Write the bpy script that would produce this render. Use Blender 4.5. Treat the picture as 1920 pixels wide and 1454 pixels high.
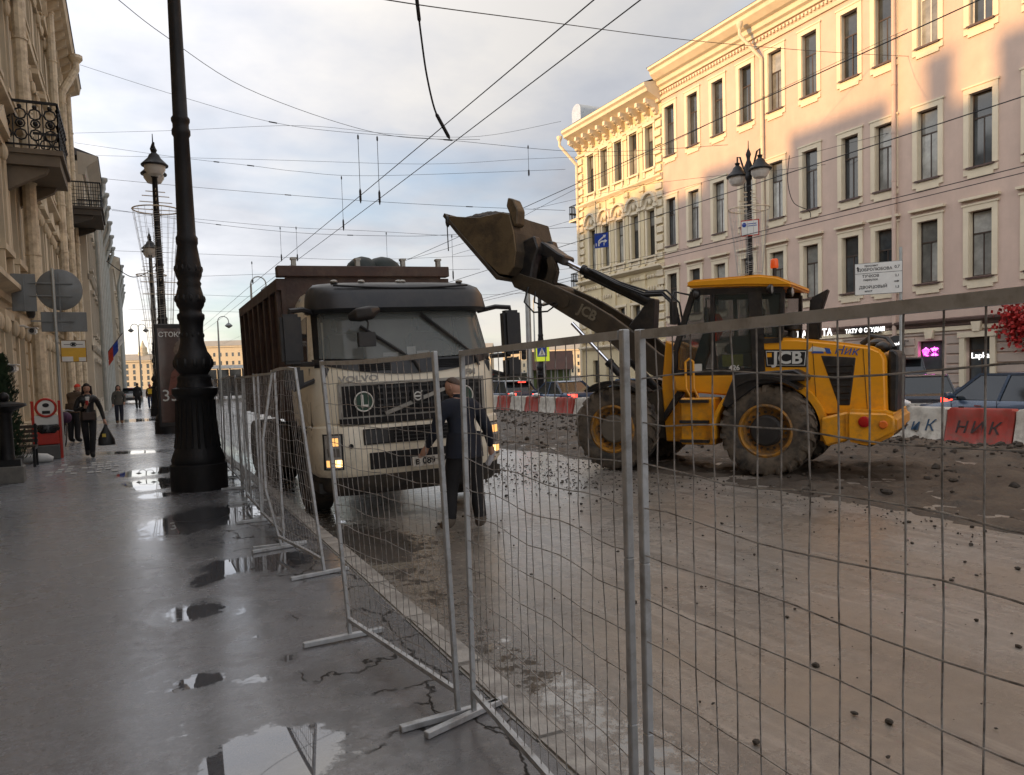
import bpy, bmesh, math, random
from mathutils import Vector as V, Matrix, noise as mn
random.seed(7)
for o in list(bpy.data.objects): bpy.data.objects.remove(o)
SC = bpy.context.scene
COL = SC.collection
R = math.radians
# ------------------------------------------------------------------ camera
FPX, CX, CY, CAMH = 1443.0, 960.0, 783.0, 1.65
YAW, PITCH, ROLL = R(26.2), R(-3.21), R(-1.75)
CM = Matrix.Rotation(-YAW, 3, 'Z') @ Matrix.Rotation(math.pi/2 + PITCH, 3, 'X') @ Matrix.Rotation(ROLL, 3, 'Z')
cam = bpy.data.cameras.new('camera')
cam.sensor_width = 36; cam.lens = FPX/1920*36; cam.shift_y = (CY-727)/1920
cam.clip_start = 0.05; cam.clip_end = 3000
co = bpy.data.objects.new('camera', cam); COL.objects.link(co)
co.matrix_world = Matrix.Translation((0, 0, CAMH)) @ CM.to_4x4()
SC.camera = co
# ------------------------------------------------------------------ sky and sun
SUN_EL, SUN_AZ = R(12.1), R(-90)        # the sun stands low over the left-hand roofs (azimuth from +Y, clockwise)
w = bpy.data.worlds.new('World'); SC.world = w; w.use_nodes = True
nt = w.node_tree; nt.nodes.clear()
def N(t, **k):
    n = nt.nodes.new(t)
    for a, b in k.items(): setattr(n, a, b)
    return n
L = nt.links.new
sky = N('ShaderNodeTexSky', sky_type='NISHITA', sun_disc=False)
sky.sun_elevation = SUN_EL; sky.sun_rotation = SUN_AZ; sky.air_density = 1.0; sky.dust_density = 1.0
tc = N('ShaderNodeTexCoord'); sp = N('ShaderNodeSeparateXYZ'); L(tc.outputs['Generated'], sp.inputs[0])
zz = N('ShaderNodeMath', operation='MAXIMUM'); L(sp.outputs['Z'], zz.inputs[0]); zz.inputs[1].default_value = 0.0
za = N('ShaderNodeMath', operation='ADD'); L(zz.outputs[0], za.inputs[0]); za.inputs[1].default_value = 0.18
dx = N('ShaderNodeMath', operation='DIVIDE'); L(sp.outputs['X'], dx.inputs[0]); L(za.outputs[0], dx.inputs[1])
dy = N('ShaderNodeMath', operation='DIVIDE'); L(sp.outputs['Y'], dy.inputs[0]); L(za.outputs[0], dy.inputs[1])
cb = N('ShaderNodeCombineXYZ'); L(dx.outputs[0], cb.inputs[0]); L(dy.outputs[0], cb.inputs[1])
def cloudnoise(scale, off, detail):
    mp = N('ShaderNodeMapping'); mp.inputs['Location'].default_value = off; L(cb.outputs[0], mp.inputs[0])
    n = N('ShaderNodeTexNoise'); n.inputs['Scale'].default_value = scale; n.inputs['Detail'].default_value = detail
    n.inputs['Roughness'].default_value = 0.55; L(mp.outputs[0], n.inputs['Vector']); return n
def ramp(src, stops):
    r = N('ShaderNodeValToRGB'); e = r.color_ramp.elements
    while len(e) < len(stops): e.new(0.5)
    for i, (p, c) in enumerate(stops): e[i].position = p; e[i].color = (*c, 1)
    L(src, r.inputs[0]); return r
n1 = cloudnoise(0.62, (3.1, 1.7, 0), 5); n2 = cloudnoise(0.85, (7.3, 4.2, 2.0), 7)
cover = ramp(n1.outputs['Fac'], [(0.30, (0.25,)*3), (0.46, (0.94,)*3)])
tone = ramp(n2.outputs['Fac'], [(0.36, (3.0, 3.15, 3.6)), (0.47, (4.9, 4.95, 5.25)), (0.60, (7.6, 7.1, 6.4))])
low = ramp(zz.outputs[0], [(0.02, (8.4, 7.5, 6.3)), (0.12, (6.5, 6.5, 6.7)), (0.3, (5.6, 5.6, 5.9))])
mixt = N('ShaderNodeMix', data_type='RGBA'); mixt.inputs[0].default_value = 0.34
L(tone.outputs[0], mixt.inputs[6]); L(low.outputs[0], mixt.inputs[7])
mx = N('ShaderNodeMix', data_type='RGBA'); L(cover.outputs[0], mx.inputs[0])
skg = N('ShaderNodeMix', data_type='RGBA', blend_type='MULTIPLY'); skg.inputs[0].default_value = 1
L(sky.outputs[0], skg.inputs[6]); skg.inputs[7].default_value = (1.35, 1.45, 1.6, 1)
L(skg.outputs[2], mx.inputs[6])
# clouds scatter forward: they brighten smoothly towards the side of the sky where the sun stands
vn = N('ShaderNodeVectorMath', operation='DOT_PRODUCT'); L(tc.outputs['Generated'], vn.inputs[0])
vn.inputs[1].default_value = (math.sin(SUN_AZ)*math.cos(SUN_EL), math.cos(SUN_AZ)*math.cos(SUN_EL), math.sin(SUN_EL))
lobe = N('ShaderNodeMapRange'); lobe.interpolation_type = 'SMOOTHSTEP'; L(vn.outputs['Value'], lobe.inputs[0])
for i_, v_ in enumerate((-0.6, 1.0, 0.66, 2.25)): lobe.inputs[i_+1].default_value = v_
sc_ = N('ShaderNodeVectorMath', operation='SCALE'); L(mixt.outputs[2], sc_.inputs[0]); L(lobe.outputs[0], sc_.inputs['Scale'])
L(sc_.outputs[0], mx.inputs[7])
bg = N('ShaderNodeBackground'); L(mx.outputs[2], bg.inputs[0]); bg.inputs[1].default_value = 0.063
wo = N('ShaderNodeOutputWorld'); L(bg.outputs[0], wo.inputs[0])
sl = bpy.data.lights.new('sun', 'SUN'); sl.energy = 2.3; sl.angle = R(1.4); sl.color = (1.0, 0.58, 0.24)
so = bpy.data.objects.new('sun', sl); COL.objects.link(so)
sdir = V((math.sin(SUN_AZ)*math.cos(SUN_EL), math.cos(SUN_AZ)*math.cos(SUN_EL), math.sin(SUN_EL)))
so.rotation_euler = sdir.to_track_quat('Z', 'Y').to_euler(); so.location = sdir*200
vs = SC.view_settings; vs.view_transform = 'Standard'; vs.look = 'None'; vs.exposure = 1.36; vs.gamma = 1
SC.render.resolution_x = 1024; SC.render.resolution_y = 775
# ------------------------------------------------------------------ helpers
def ray(px, py): return CM @ V(((px-CX)/FPX, -(py-CY)/FPX, -1))
def on_z(px, py, z=0.0):
    d = ray(px, py); t = (z-CAMH)/d.z; return V((0, 0, CAMH)) + d*t
def on_x(px, py, x):
    d = ray(px, py); return V((0, 0, CAMH)) + d*(x/d.x)
def on_plane(px, py, p, n):
    d = ray(px, py); c = V((0, 0, CAMH)); return c + d*((V(p)-c).dot(V(n))/d.dot(V(n)))
class MB:
    def __init__(s): s.v = []; s.f = []; s.mi = []; s.cur = 0
    def add(s, vs, fs):
        b = len(s.v); s.v += [tuple(v) for v in vs]; s.f += [tuple(i+b for i in f) for f in fs]; s.mi += [s.cur]*len(fs); return s
    def box(s, x0, x1, y0, y1, z0, z1, m=None):
        vs = [V((x, y, z)) for z in (z0, z1) for y in (y0, y1) for x in (x0, x1)]
        if m: vs = [m @ v for v in vs]
        return s.add(vs, [(0,2,3,1),(4,5,7,6),(0,1,5,4),(2,6,7,3),(0,4,6,2),(1,3,7,5)])
    def bar(s, p0, p1, w, h=None, up=(0,0,1)):
        h = h or w; p0 = V(p0); p1 = V(p1); d = (p1-p0).normalized(); u = V(up)
        if abs(d.dot(u)) > .98: u = V((1,0,0)) if abs(d.x) < .9 else V((0,1,0))
        a = d.cross(u).normalized()*w/2; b = d.cross(a).normalized()*h/2
        vs = [p+q for p in (p0, p1) for q in (a+b, a-b, -a-b, -a+b)]
        return s.add(vs, [(0,1,2,3),(7,6,5,4),(0,4,5,1),(1,5,6,2),(2,6,7,3),(3,7,4,0)])
    def cyl(s, p0, p1, r0, r1=None, n=12, caps=True):
        return s.loft([(p0, r0), (p1, r0 if r1 is None else r1)], n, caps)
    def loft(s, st, n=12, caps=True):           # st = [(point, radius)]
        P = [V(p) for p, r in st]; rings = []; a = None
        for i, (p, r) in enumerate(st):
            d = (P[min(i+1, len(P)-1)]-P[max(i-1, 0)])
            if d.length < 1e-9: d = V((0,0,1))
            d.normalize()
            if a is None: a = d.orthogonal().normalized()
            else:
                a = a - d*a.dot(d)
                a = a.normalized() if a.length > 1e-6 else d.orthogonal().normalized()
            b = d.cross(a); rings.append([P[i]+(a*math.cos(t)+b*math.sin(t))*r for t in [2*math.pi*k/n for k in range(n)]])
        return s.rings(rings, caps)
    def rings(s, rings, caps=True, closed=True):
        n = len(rings[0]); vs = [q for r in rings for q in r]; fs = []
        for i in range(len(rings)-1):
            for k in range(n if closed else n-1): fs.append((i*n+k, i*n+(k+1)%n, (i+1)*n+(k+1)%n, (i+1)*n+k))
        if caps: fs.append(tuple(range(n-1, -1, -1))); fs.append(tuple((len(rings)-1)*n+k for k in range(n)))
        return s.add(vs, fs)
    def tube(s, pts, r, n=6, caps=True): return s.loft([(p, r) for p in pts], n, caps)
    def lathe(s, prof, c=(0,0,0), n=24, ax=None, caps=True):
        c = V(c); m = ax or Matrix.Identity(3)
        return s.rings([[c + m @ V((r*math.cos(2*math.pi*k/n), r*math.sin(2*math.pi*k/n), z)) for k in range(n)] for r, z in prof], caps)
    def prism(s, poly, f0, f1):                  # poly of (a, b); f maps (a, b) -> point
        A = [f0(*q) for q in poly]; B = [f1(*q) for q in poly]; n = len(poly)
        return s.add(A+B, [tuple(range(n)), tuple(range(2*n-1, n-1, -1))] + [(k, k+n, (k+1)%n+n, (k+1)%n) for k in range(n)])
    def ball(s, c, r, n=10, m=7):
        r = (r, r, r) if not hasattr(r, '__len__') else r; c = V(c)
        return s.rings([[c+V((r[0]*math.sin(p)*math.cos(2*math.pi*k/n), r[1]*math.sin(p)*math.sin(2*math.pi*k/n), -r[2]*math.cos(p))) for k in range(n)] for p in [math.pi*(.02+.96*j/m) for j in range(m+1)]])
    def grid(s, fn, nu, nv):
        vs = [fn(i/nu, j/nv) for j in range(nv+1) for i in range(nu+1)]
        return s.add(vs, [(j*(nu+1)+i, j*(nu+1)+i+1, (j+1)*(nu+1)+i+1, (j+1)*(nu+1)+i) for j in range(nv) for i in range(nu)])
    def mesh(s, name, mats, smooth=35, bevel=0, seg=1, fix=True):
        me = bpy.data.meshes.new(name); me.from_pydata(s.v, [], s.f)
        for m in (mats if isinstance(mats, (list, tuple)) else [mats]): me.materials.append(m)
        if any(s.mi): me.polygons.foreach_set('material_index', s.mi)
        if fix or bevel:
            bm = bmesh.new(); bm.from_mesh(me)
            if bevel:
                bmesh.ops.recalc_face_normals(bm, faces=bm.faces)
                es = [e for e in bm.edges if len(e.link_faces) == 2 and e.calc_face_angle(0) > R(28)]
                bmesh.ops.bevel(bm, geom=es, offset=bevel, segments=seg, affect='EDGES', clamp_overlap=True)
            bmesh.ops.recalc_face_normals(bm, faces=bm.faces); bm.to_mesh(me); bm.free()
        if smooth:
            me.shade_smooth(); me.set_sharp_from_angle(angle=R(smooth))
        return me
    def build(s, name, mats, parent=None, **k):
        return link(name, s.mesh(name, mats, **k), parent)
def link(name, data, parent=None, loc=None, rot=None):
    o = bpy.data.objects.new(name, data); COL.objects.link(o)
    if parent: o.parent = parent
    if loc is not None: o.location = loc
    if rot is not None: o.rotation_euler = rot
    return o
def tag(o, label=None, cat=None, group=None, kind=None):
    if label: o['label'] = label
    if cat: o['category'] = cat
    if group: o['group'] = group
    if kind: o['kind'] = kind
    return o
def thing(name, label, cat, loc=(0,0,0), rz=0, group=None):
    return tag(link(name, None, None, loc, (0, 0, rz)), label, cat, group)
def copy_tree(o, parent=None, loc=None, rz=None, label=None):
    c = o.copy(); COL.objects.link(c); c.parent = parent
    if loc is not None: c.location = loc
    if rz is not None: c.rotation_euler = (0, 0, rz)
    if label: c['label'] = label
    for ch in list(o.children): copy_tree(ch, c)
    return c
FONT = None
def text_mesh(s, size, depth=0.004, mat=None, bold=0.0, name='lettering', align='CENTER', sx=1.0, shear=0.0):
    cu = bpy.data.curves.new(name, 'FONT'); cu.body = s; cu.size = size; cu.extrude = depth/2; cu.offset = bold; cu.shear = shear
    cu.align_x = align; cu.align_y = 'CENTER'; cu.resolution_u = 3
    t = bpy.data.objects.new('tmp_text', cu); COL.objects.link(t)
    bpy.context.view_layer.update()
    me = bpy.data.meshes.new_from_object(t.evaluated_get(bpy.context.evaluated_depsgraph_get()))
    me.name = name; me.materials.clear()
    if mat: me.materials.append(mat)
    if sx != 1.0:
        for v in me.vertices: v.co.x *= sx
    bpy.data.objects.remove(t); bpy.data.curves.remove(cu)
    return me
def lettering(s, size, mat, parent, loc, right, up, name='lettering', **k):
    me = text_mesh(s, size, mat=mat, name=name, **k)
    r = V(right).normalized(); u = V(up); u = (u-r*u.dot(r)).normalized(); n = r.cross(u)
    m = Matrix((r, u, n)).transposed().to_4x4(); m.translation = V(loc)
    o = link(name, me, parent); o.matrix_local = m
    return o
# ------------------------------------------------------------------ materials
def mat(name, col, rough=0.6, metal=0.0, var=0.12, scale=6.0, bump=0.0, bscale=60.0, dirt=None, dscale=2.5, damt=0.5, dlo=.45, dhi=.62, emit=0, ecol=None, coat=0, alpha=1, trans=0, ior=1.45, spec=.5, grad=None, streak=False, rnd=0):
    m = bpy.data.materials.new(name); m.use_nodes = True; t = m.node_tree; b = t.nodes['Principled BSDF']
    def n(ty, **k):
        q = t.nodes.new(ty)
        for a, c in k.items(): setattr(q, a, c)
        return q
    l = t.links.new
    b.inputs['Roughness'].default_value = rough; b.inputs['Metallic'].default_value = metal
    b.inputs['Coat Weight'].default_value = coat; b.inputs['Coat Roughness'].default_value = .08
    b.inputs['Transmission Weight'].default_value = trans; b.inputs['IOR'].default_value = ior
    b.inputs['Alpha'].default_value = alpha; b.inputs['Specular IOR Level'].default_value = spec
    c = n('ShaderNodeTexCoord'); src = c.outputs['Object']
    col = (*col, 1)
    if var > 0:
        x = n('ShaderNodeTexNoise'); x.inputs['Scale'].default_value = scale; x.inputs['Detail'].default_value = 6; x.inputs['Roughness'].default_value = .6
        l(src, x.inputs['Vector'])
        r = n('ShaderNodeMapRange'); r.inputs[1].default_value = .3; r.inputs[2].default_value = .7; r.inputs[3].default_value = 1-var; r.inputs[4].default_value = 1+var
        l(x.outputs['Fac'], r.inputs[0])
        h = n('ShaderNodeMix', data_type='RGBA', blend_type='MULTIPLY'); h.inputs[0].default_value = 1; h.inputs[6].default_value = col
        l(r.outputs[0], h.inputs[7]); out = h.outputs[2]
        rr = n('ShaderNodeMapRange'); rr.inputs[1].default_value = .3; rr.inputs[2].default_value = .7; rr.inputs[3].default_value = max(.02, rough-.1); rr.inputs[4].default_value = min(1, rough+.1)
        l(x.outputs['Fac'], rr.inputs[0]); l(rr.outputs[0], b.inputs['Roughness'])
    else:
        g = n('ShaderNodeRGB'); g.outputs[0].default_value = col; out = g.outputs[0]
    if rnd:
        oi = n('ShaderNodeObjectInfo'); r = n('ShaderNodeMapRange'); r.inputs[3].default_value = 1-rnd; r.inputs[4].default_value = 1+rnd; l(oi.outputs['Random'], r.inputs[0])
        h = n('ShaderNodeMix', data_type='RGBA', blend_type='MULTIPLY'); h.inputs[0].default_value = 1; l(out, h.inputs[6]); l(r.outputs[0], h.inputs[7]); out = h.outputs[2]
    if dirt:
        x = n('ShaderNodeTexNoise'); x.inputs['Scale'].default_value = dscale; x.inputs['Detail'].default_value = 8; x.inputs['Roughness'].default_value = .68
        if streak:
            mp = n('ShaderNodeMapping'); mp.inputs['Scale'].default_value = (1, 1, .18); l(src, mp.inputs[0]); l(mp.outputs[0], x.inputs['Vector'])
        else: l(src, x.inputs['Vector'])
        r = n('ShaderNodeMapRange'); r.inputs[1].default_value = dlo; r.inputs[2].default_value = dhi; r.inputs[3].default_value = 0; r.inputs[4].default_value = damt
        l(x.outputs['Fac'], r.inputs[0]); fac = r.outputs[0]
        if grad:                                   # splashed mud: heavier near the ground (object z from .. to)
            sz = n('ShaderNodeSeparateXYZ'); l(src, sz.inputs[0])
            gr = n('ShaderNodeMapRange'); gr.inputs[1].default_value = grad[0]; gr.inputs[2].default_value = grad[1]; gr.inputs[3].default_value = 1; gr.inputs[4].default_value = grad[2] if len(grad) > 2 else 0
            l(sz.outputs[2], gr.inputs[0]); mm = n('ShaderNodeMath', operation='MULTIPLY'); l(fac, mm.inputs[0]); l(gr.outputs[0], mm.inputs[1]); fac = mm.outputs[0]
        h = n('ShaderNodeMix', data_type='RGBA'); l(fac, h.inputs[0]); l(out, h.inputs[6]); h.inputs[7].default_value = (*dirt, 1); out = h.outputs[2]
    l(out, b.inputs['Base Color'])
    if bump > 0:
        x = n('ShaderNodeTexNoise'); x.inputs['Scale'].default_value = bscale; x.inputs['Detail'].default_value = 5; l(src, x.inputs['Vector'])
        q = n('ShaderNodeBump'); q.inputs['Strength'].default_value = bump; q.inputs['Distance'].default_value = .02
        l(x.outputs['Fac'], q.inputs['Height']); l(q.outputs[0], b.inputs['Normal'])
    if emit:
        b.inputs['Emission Color'].default_value = (*(ecol or col[:3]), 1); b.inputs['Emission Strength'].default_value = emit
    return m
MUD = (.085, .066, .047)
M = {}
M['steel'] = mat('galvanised_steel', (.40, .41, .42), .42, .75, .18, 14, dirt=(.12,.10,.08), dscale=9, damt=.5)
M['black'] = mat('black_plastic', (.018, .018, .02), .45, 0, .2, 8, dirt=(.06,.05,.04), damt=.35)
M['iron'] = mat('black_iron_paint', (.009, .009, .0105), .5, 0, .25, 9, bump=.25, bscale=30, dirt=(.028,.026,.025), damt=.4, spec=.35)
M['rubber'] = mat('tyre_rubber', (.02, .02, .02), .75, 0, .2, 8, bump=.2, bscale=30, dirt=(.09,.07,.05), dscale=3, damt=.7)
M['glass'] = mat('dark_glass', (.015, .02, .022), .05, 0, 0, spec=.7)
M['chrome'] = mat('chrome', (.75, .75, .76), .12, 1, .05)
M['white'] = mat('white_paint', (.75, .75, .73), .45, 0, .06, 8, dirt=(.25,.22,.19), damt=.35)
M['dark'] = mat('dark_interior', (.01, .01, .011), .8, 0, .1)
M['red_lamp'] = mat('red_tail_lamp', (.5, .01, .008), .2, 0, 0, emit=2.2, ecol=(1, .05, .03))
M['red_lens'] = mat('red_lens', (.4, .01, .01), .2, 0, 0)
M['orange_lens'] = mat('orange_lens', (.7, .16, .02), .25, 0, 0)
M['skin'] = mat('skin', (.42, .24, .17), .55, 0, .06, 20)
# ================================================================== the ground
ROADZ, KERBX = -0.13, 1.84
g = MB(); g.add([(-1500,-300,-.45),(1500,-300,-.45),(1500,1500,-.45),(-1500,1500,-.45)], [(0,1,2,3)])
tag(g.build('ground', mat('far_ground', (.09,.09,.09), .8, scale=.3), smooth=0), kind='structure')

def asphalt(name, col, rough_dry, rough_wet, attr=True, tint=None, cracks=False, coat_r=.2, tracks=False):
    m = bpy.data.materials.new(name); m.use_nodes = True; t = m.node_tree; b = t.nodes['Principled BSDF']; l = t.links.new
    def n(ty, **k):
        q = t.nodes.new(ty)
        for a, c in k.items(): setattr(q, a, c)
        return q
    def noise(s, d=5, r=.6, vec=None):
        x = n('ShaderNodeTexNoise'); x.inputs['Scale'].default_value = s; x.inputs['Detail'].default_value = d; x.inputs['Roughness'].default_value = r
        l(vec or tc.outputs['Object'], x.inputs['Vector']); return x.outputs['Fac']
    def mr(src, a, b_, c, d):
        x = n('ShaderNodeMapRange'); x.interpolation_type = 'SMOOTHSTEP'
        for i, q in enumerate((a, b_, c, d)): x.inputs[i+1].default_value = q
        l(src, x.inputs[0]); return x.outputs[0]
    def mix(f, a, c, blend='MIX'):
        x = n('ShaderNodeMix', data_type='RGBA', blend_type=blend)
        for i, q in ((0, f), (6, a), (7, c)):
            if isinstance(q, (tuple, float, int)): x.inputs[i].default_value = q if i == 0 else (*q, 1)
            else: l(q, x.inputs[i])
        return x.outputs[2]
    def fmath(op, a, c):
        x = n('ShaderNodeMath', operation=op)
        for i, q in enumerate((a, c)):
            if isinstance(q, (float, int)): x.inputs[i].default_value = q
            else: l(q, x.inputs[i])
        return x.outputs[0]
    tc = n('ShaderNodeTexCoord')
    fine = noise(190, 3, .7); mid = noise(2.2, 6, .6); big = noise(.55, 5, .55)
    colr = mix(mr(fine, .3, .75, 0, 1), tuple(c*.65 for c in col), tuple(c*1.5 for c in col))
    g1 = noise(36, 5, .8); g2 = noise(13, 6, .7)
    colr = mix(mr(g1, .38, .66, 0, .62), colr, tuple(c*.42 for c in col))
    colr = mix(mr(g1, .58, .74, 0, .5), colr, tuple(min(.6, c*1.9) for c in col))
    colr = mix(mr(g2, .42, .68, 0, .5), colr, tuple(c*.5 for c in col))
    colr = mix(mr(mid, .35, .7, 0, .5), colr, tuple(c*.6 for c in col))
    if tracks:
        mp2 = n('ShaderNodeMapping'); mp2.inputs['Scale'].default_value = (1.0, .09, 1); mp2.inputs['Rotation'].default_value = (0, 0, R(12)); l(tc.outputs['Object'], mp2.inputs[0])
        tr = noise(5.5, 7, .62, mp2.outputs[0]); colr = mix(mr(tr, .45, .60, 0, .8), colr, tuple(c*.42 for c in col)); tr2 = noise(16, 5, .6, mp2.outputs[0]); colr = mix(mr(tr2, .5, .66, 0, .45), colr, tuple(min(.5, c*1.45) for c in col))
    if tint: colr = mix(mr(big, .42, .62, 0, .8), colr, tint)
    at = n('ShaderNodeAttribute', attribute_name='wet')
    wet = fmath('ADD', at.outputs['Fac'], mr(noise(9, 5, .65), .3, .7, -.16, .16))
    wet = fmath('ADD', wet, mr(noise(42, 4, .7), .3, .7, -.07, .07))
    pud = mr(wet, .42, .60, 0, 1); damp = mr(wet, .02, .45, 0, 1)
    colr = mix(fmath('MULTIPLY', damp, .72), colr, tuple(c*.28 for c in col))
    if cracks:
        sx = n('ShaderNodeSeparateXYZ'); l(tc.outputs['Object'], sx.inputs[0])
        mp = n('ShaderNodeMapping'); mp.inputs['Scale'].default_value = (1, .7, 1); l(tc.outputs['Object'], mp.inputs[0])
        wv = n('ShaderNodeTexNoise'); wv.inputs['Scale'].default_value = 5; wv.inputs['Detail'].default_value = 6; l(mp.outputs[0], wv.inputs['Vector'])
        ad = n('ShaderNodeMix', data_type='RGBA', blend_type='ADD'); ad.inputs[0].default_value = .35; l(mp.outputs[0], ad.inputs[6]); l(wv.outputs['Color'], ad.inputs[7])
        vo = n('ShaderNodeTexVoronoi', feature='DISTANCE_TO_EDGE'); vo.inputs['Scale'].default_value = 2.1; l(ad.outputs[2], vo.inputs['Vector'])
        zone = mr(fmath('ADD', sx.outputs[0], mr(noise(1.3, 4), .3, .7, -.35, .35)), .92, 1.12, 0, 1)
        ck = fmath('MULTIPLY', mr(vo.outputs[0], .008, .03, 1, 0), zone)
        colr = mix(fmath('MULTIPLY', zone, .7), colr, tuple(c*.38 for c in col))
        colr = mix(ck, colr, (.008,.007,.006))
    l(colr, b.inputs['Base Color'])
    ro = mr(mid, .3, .7, rough_wet, rough_dry)
    x = n('ShaderNodeMix', data_type='FLOAT'); l(damp, x.inputs[0]); l(ro, x.inputs[2]); x.inputs[3].default_value = rough_wet*.8
    y = n('ShaderNodeMix', data_type='FLOAT'); l(pud, y.inputs[0]); l(x.outputs[0], y.inputs[2]); y.inputs[3].default_value = .015
    if cracks:
        y2 = n('ShaderNodeMix', data_type='FLOAT'); l(ck, y2.inputs[0]); l(y.outputs[0], y2.inputs[2]); y2.inputs[3].default_value = .9; y = y2
    l(y.outputs[0], b.inputs['Roughness'])
    bu = n('ShaderNodeBump'); bu.inputs['Distance'].default_value = .011
    hgt = fmath('ADD', fmath('ADD', fine, fmath('MULTIPLY', g1, 2.2)), fmath('ADD', fmath('MULTIPLY', mid, 2.5), fmath('MULTIPLY', g2, 1.6)))
    if cracks: hgt = fmath('SUBTRACT', hgt, fmath('MULTIPLY', ck, 2.0))
    l(hgt, bu.inputs['Height'])
    st = n('ShaderNodeMix', data_type='FLOAT'); l(pud, st.inputs[0]); st.inputs[2].default_value = .55; st.inputs[3].default_value = 0.0; l(st.outputs[0], bu.inputs['Strength'])
    l(bu.outputs[0], b.inputs['Normal']); b.inputs['Specular IOR Level'].default_value = .7
    cw = mr(wet, -.3, .3, .35, 1)
    if cracks: cw = fmath('MULTIPLY', cw, fmath('SUBTRACT', 1.0, ck))
    l(cw, b.inputs['Coat Weight']); b.inputs['Coat IOR'].default_value = 1.45
    cr_ = n('ShaderNodeMix', data_type='FLOAT'); l(pud, cr_.inputs[0]); cr_.inputs[2].default_value = coat_r; cr_.inputs[3].default_value = .012; l(cr_.outputs[0], b.inputs['Coat Roughness'])
    return m
def EDGE(y): return 1.47+.0225*min(y, 11)          # the kerb line drifts slightly away from the fence
def wet_sheet(name, xs, ys, zf, material, wetf, xmap=lambda x, y: x):
    nx, ny = len(xs), len(ys)
    vs = [(xmap(x, y), y, zf(x, y)) for y in ys for x in xs]
    me = bpy.data.meshes.new(name); me.from_pydata(vs, [], [(j*nx+i, j*nx+i+1, (j+1)*nx+i+1, (j+1)*nx+i) for j in range(ny-1) for i in range(nx-1)])
    at = me.attributes.new('wet', 'FLOAT', 'POINT'); at.data.foreach_set('value', [wetf(v[0], v[1]) for v in vs])
    me.materials.append(material); me.shade_smooth()
    return tag(link(name, me), kind='structure')
def steps(a, b, d): 
    k = max(1, round((b-a)/d)); return [a+(b-a)*i/k for i in range(k+1)]
# puddles: (pixel x, y, half width, half height) laid on the pavement plane
PUD = [(385,978,95,28,1), (520,1055,75,20,1), (440,1062,60,15,1), (395,1085,28,17,1), (365,1148,60,20,1), (455,1150,50,28,.62), (475,1195,28,22,.6), (380,1276,38,12,1), (470,1275,60,12,.55),
       (520,1420,130,58,1), (470,1452,110,40,1), (300,905,55,10,1), (275,886,40,8,1), (285,915,28,6,1), (290,930,30,5,.9), (250,848,60,4,.8), (340,1290,90,26,.5), (540,1235,16,8,.7), (330,1375,120,30,.42), (440,1010,130,30,.55), (620,1352,60,12,.5), (655,1420,60,20,.5), (300,1010,90,10,.5), (235,790,45,4,.8)]
BL = []
for px, py, rx, ry, wt in PUD:
    c = on_z(px, py); a = on_z(px-rx, py); b_ = on_z(px+rx, py); f = on_z(px, py-ry); e = on_z(px, py+ry)
    BL.append((c.x, (f.y+e.y)/2, (b_-a).length/2, abs(f.y-e.y)/2+.03, wt))
cr, sr = math.cos(YAW), math.sin(YAW)
def wetf(x, y):
    s = 0
    for cx_, cy_, rx, ry, wt in BL:
        ux = (x-cx_); uy = (y-cy_)
        # blob axes: across = camera right, along = street
        a = ux*cr - uy*sr
        if abs(a) > rx*1.6 or abs(uy) > ry*3+rx: continue
        d = (a/rx)**2 + ((uy*cr+ux*sr)/max(ry*cr, .04))**2
        if d < 2.2: s = max(s, wt*(1-d*.5))
    return s + .28*mn.noise((x*.9, y*.6, 3.3)) - .02
ys = steps(-4, 2.5, .25) + steps(2.5, 15, .045)[1:] + steps(15, 32, .12)[1:] + steps(32, 125, 1.0)[1:]
pave_m = asphalt('wet_pavement', (.25, .258, .282), .36, .17, cracks=True)  # blue tint of the base stands in for sky reflected by wet asphalt
wet_sheet('pavement', steps(-4.2, -2.0, .3) + steps(-2.0, 1.69, .045)[1:], ys, lambda x, y: .012*mn.noise((x*.5, y*.4, 0)) if y < 40 else 0, pave_m, wetf, lambda x, y: x if x < -1.9 else -1.9+(x+1.9)*(EDGE(y)+.006+1.9)/(1.69+1.9))
road_m = asphalt('muddy_wet_road', (.335, .30, .26), .42, .2, tint=(.22, .18, .138), coat_r=.3, tracks=True)
def roadwet(x, y):
    d = abs(x-EDGE(y)-.5)
    return .62*max(0, 1-d/.75) + .32*mn.noise((x*.7, y*.55, 9.1)) + .2*math.exp(-((x-5.4)**2/2.2+(y-10.5)**2/7)) + .3*math.exp(-((x-3.2)**2/1.2+(y-7.6)**2/1.0))
wet_sheet('road', steps(KERBX-.02, 8.6, .1) + steps(8.6, 21.0, .6)[1:], steps(-5, 16, .1) + steps(16, 130, 1.2)[1:], lambda x, y: ROADZ + .012*mn.noise((x*.35, y*.3, 5)), road_m, roadwet, lambda x, y: x if x > 3 else 3-(3-x)*(3-EDGE(y)-.13)/(3-KERBX+.02))
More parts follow.
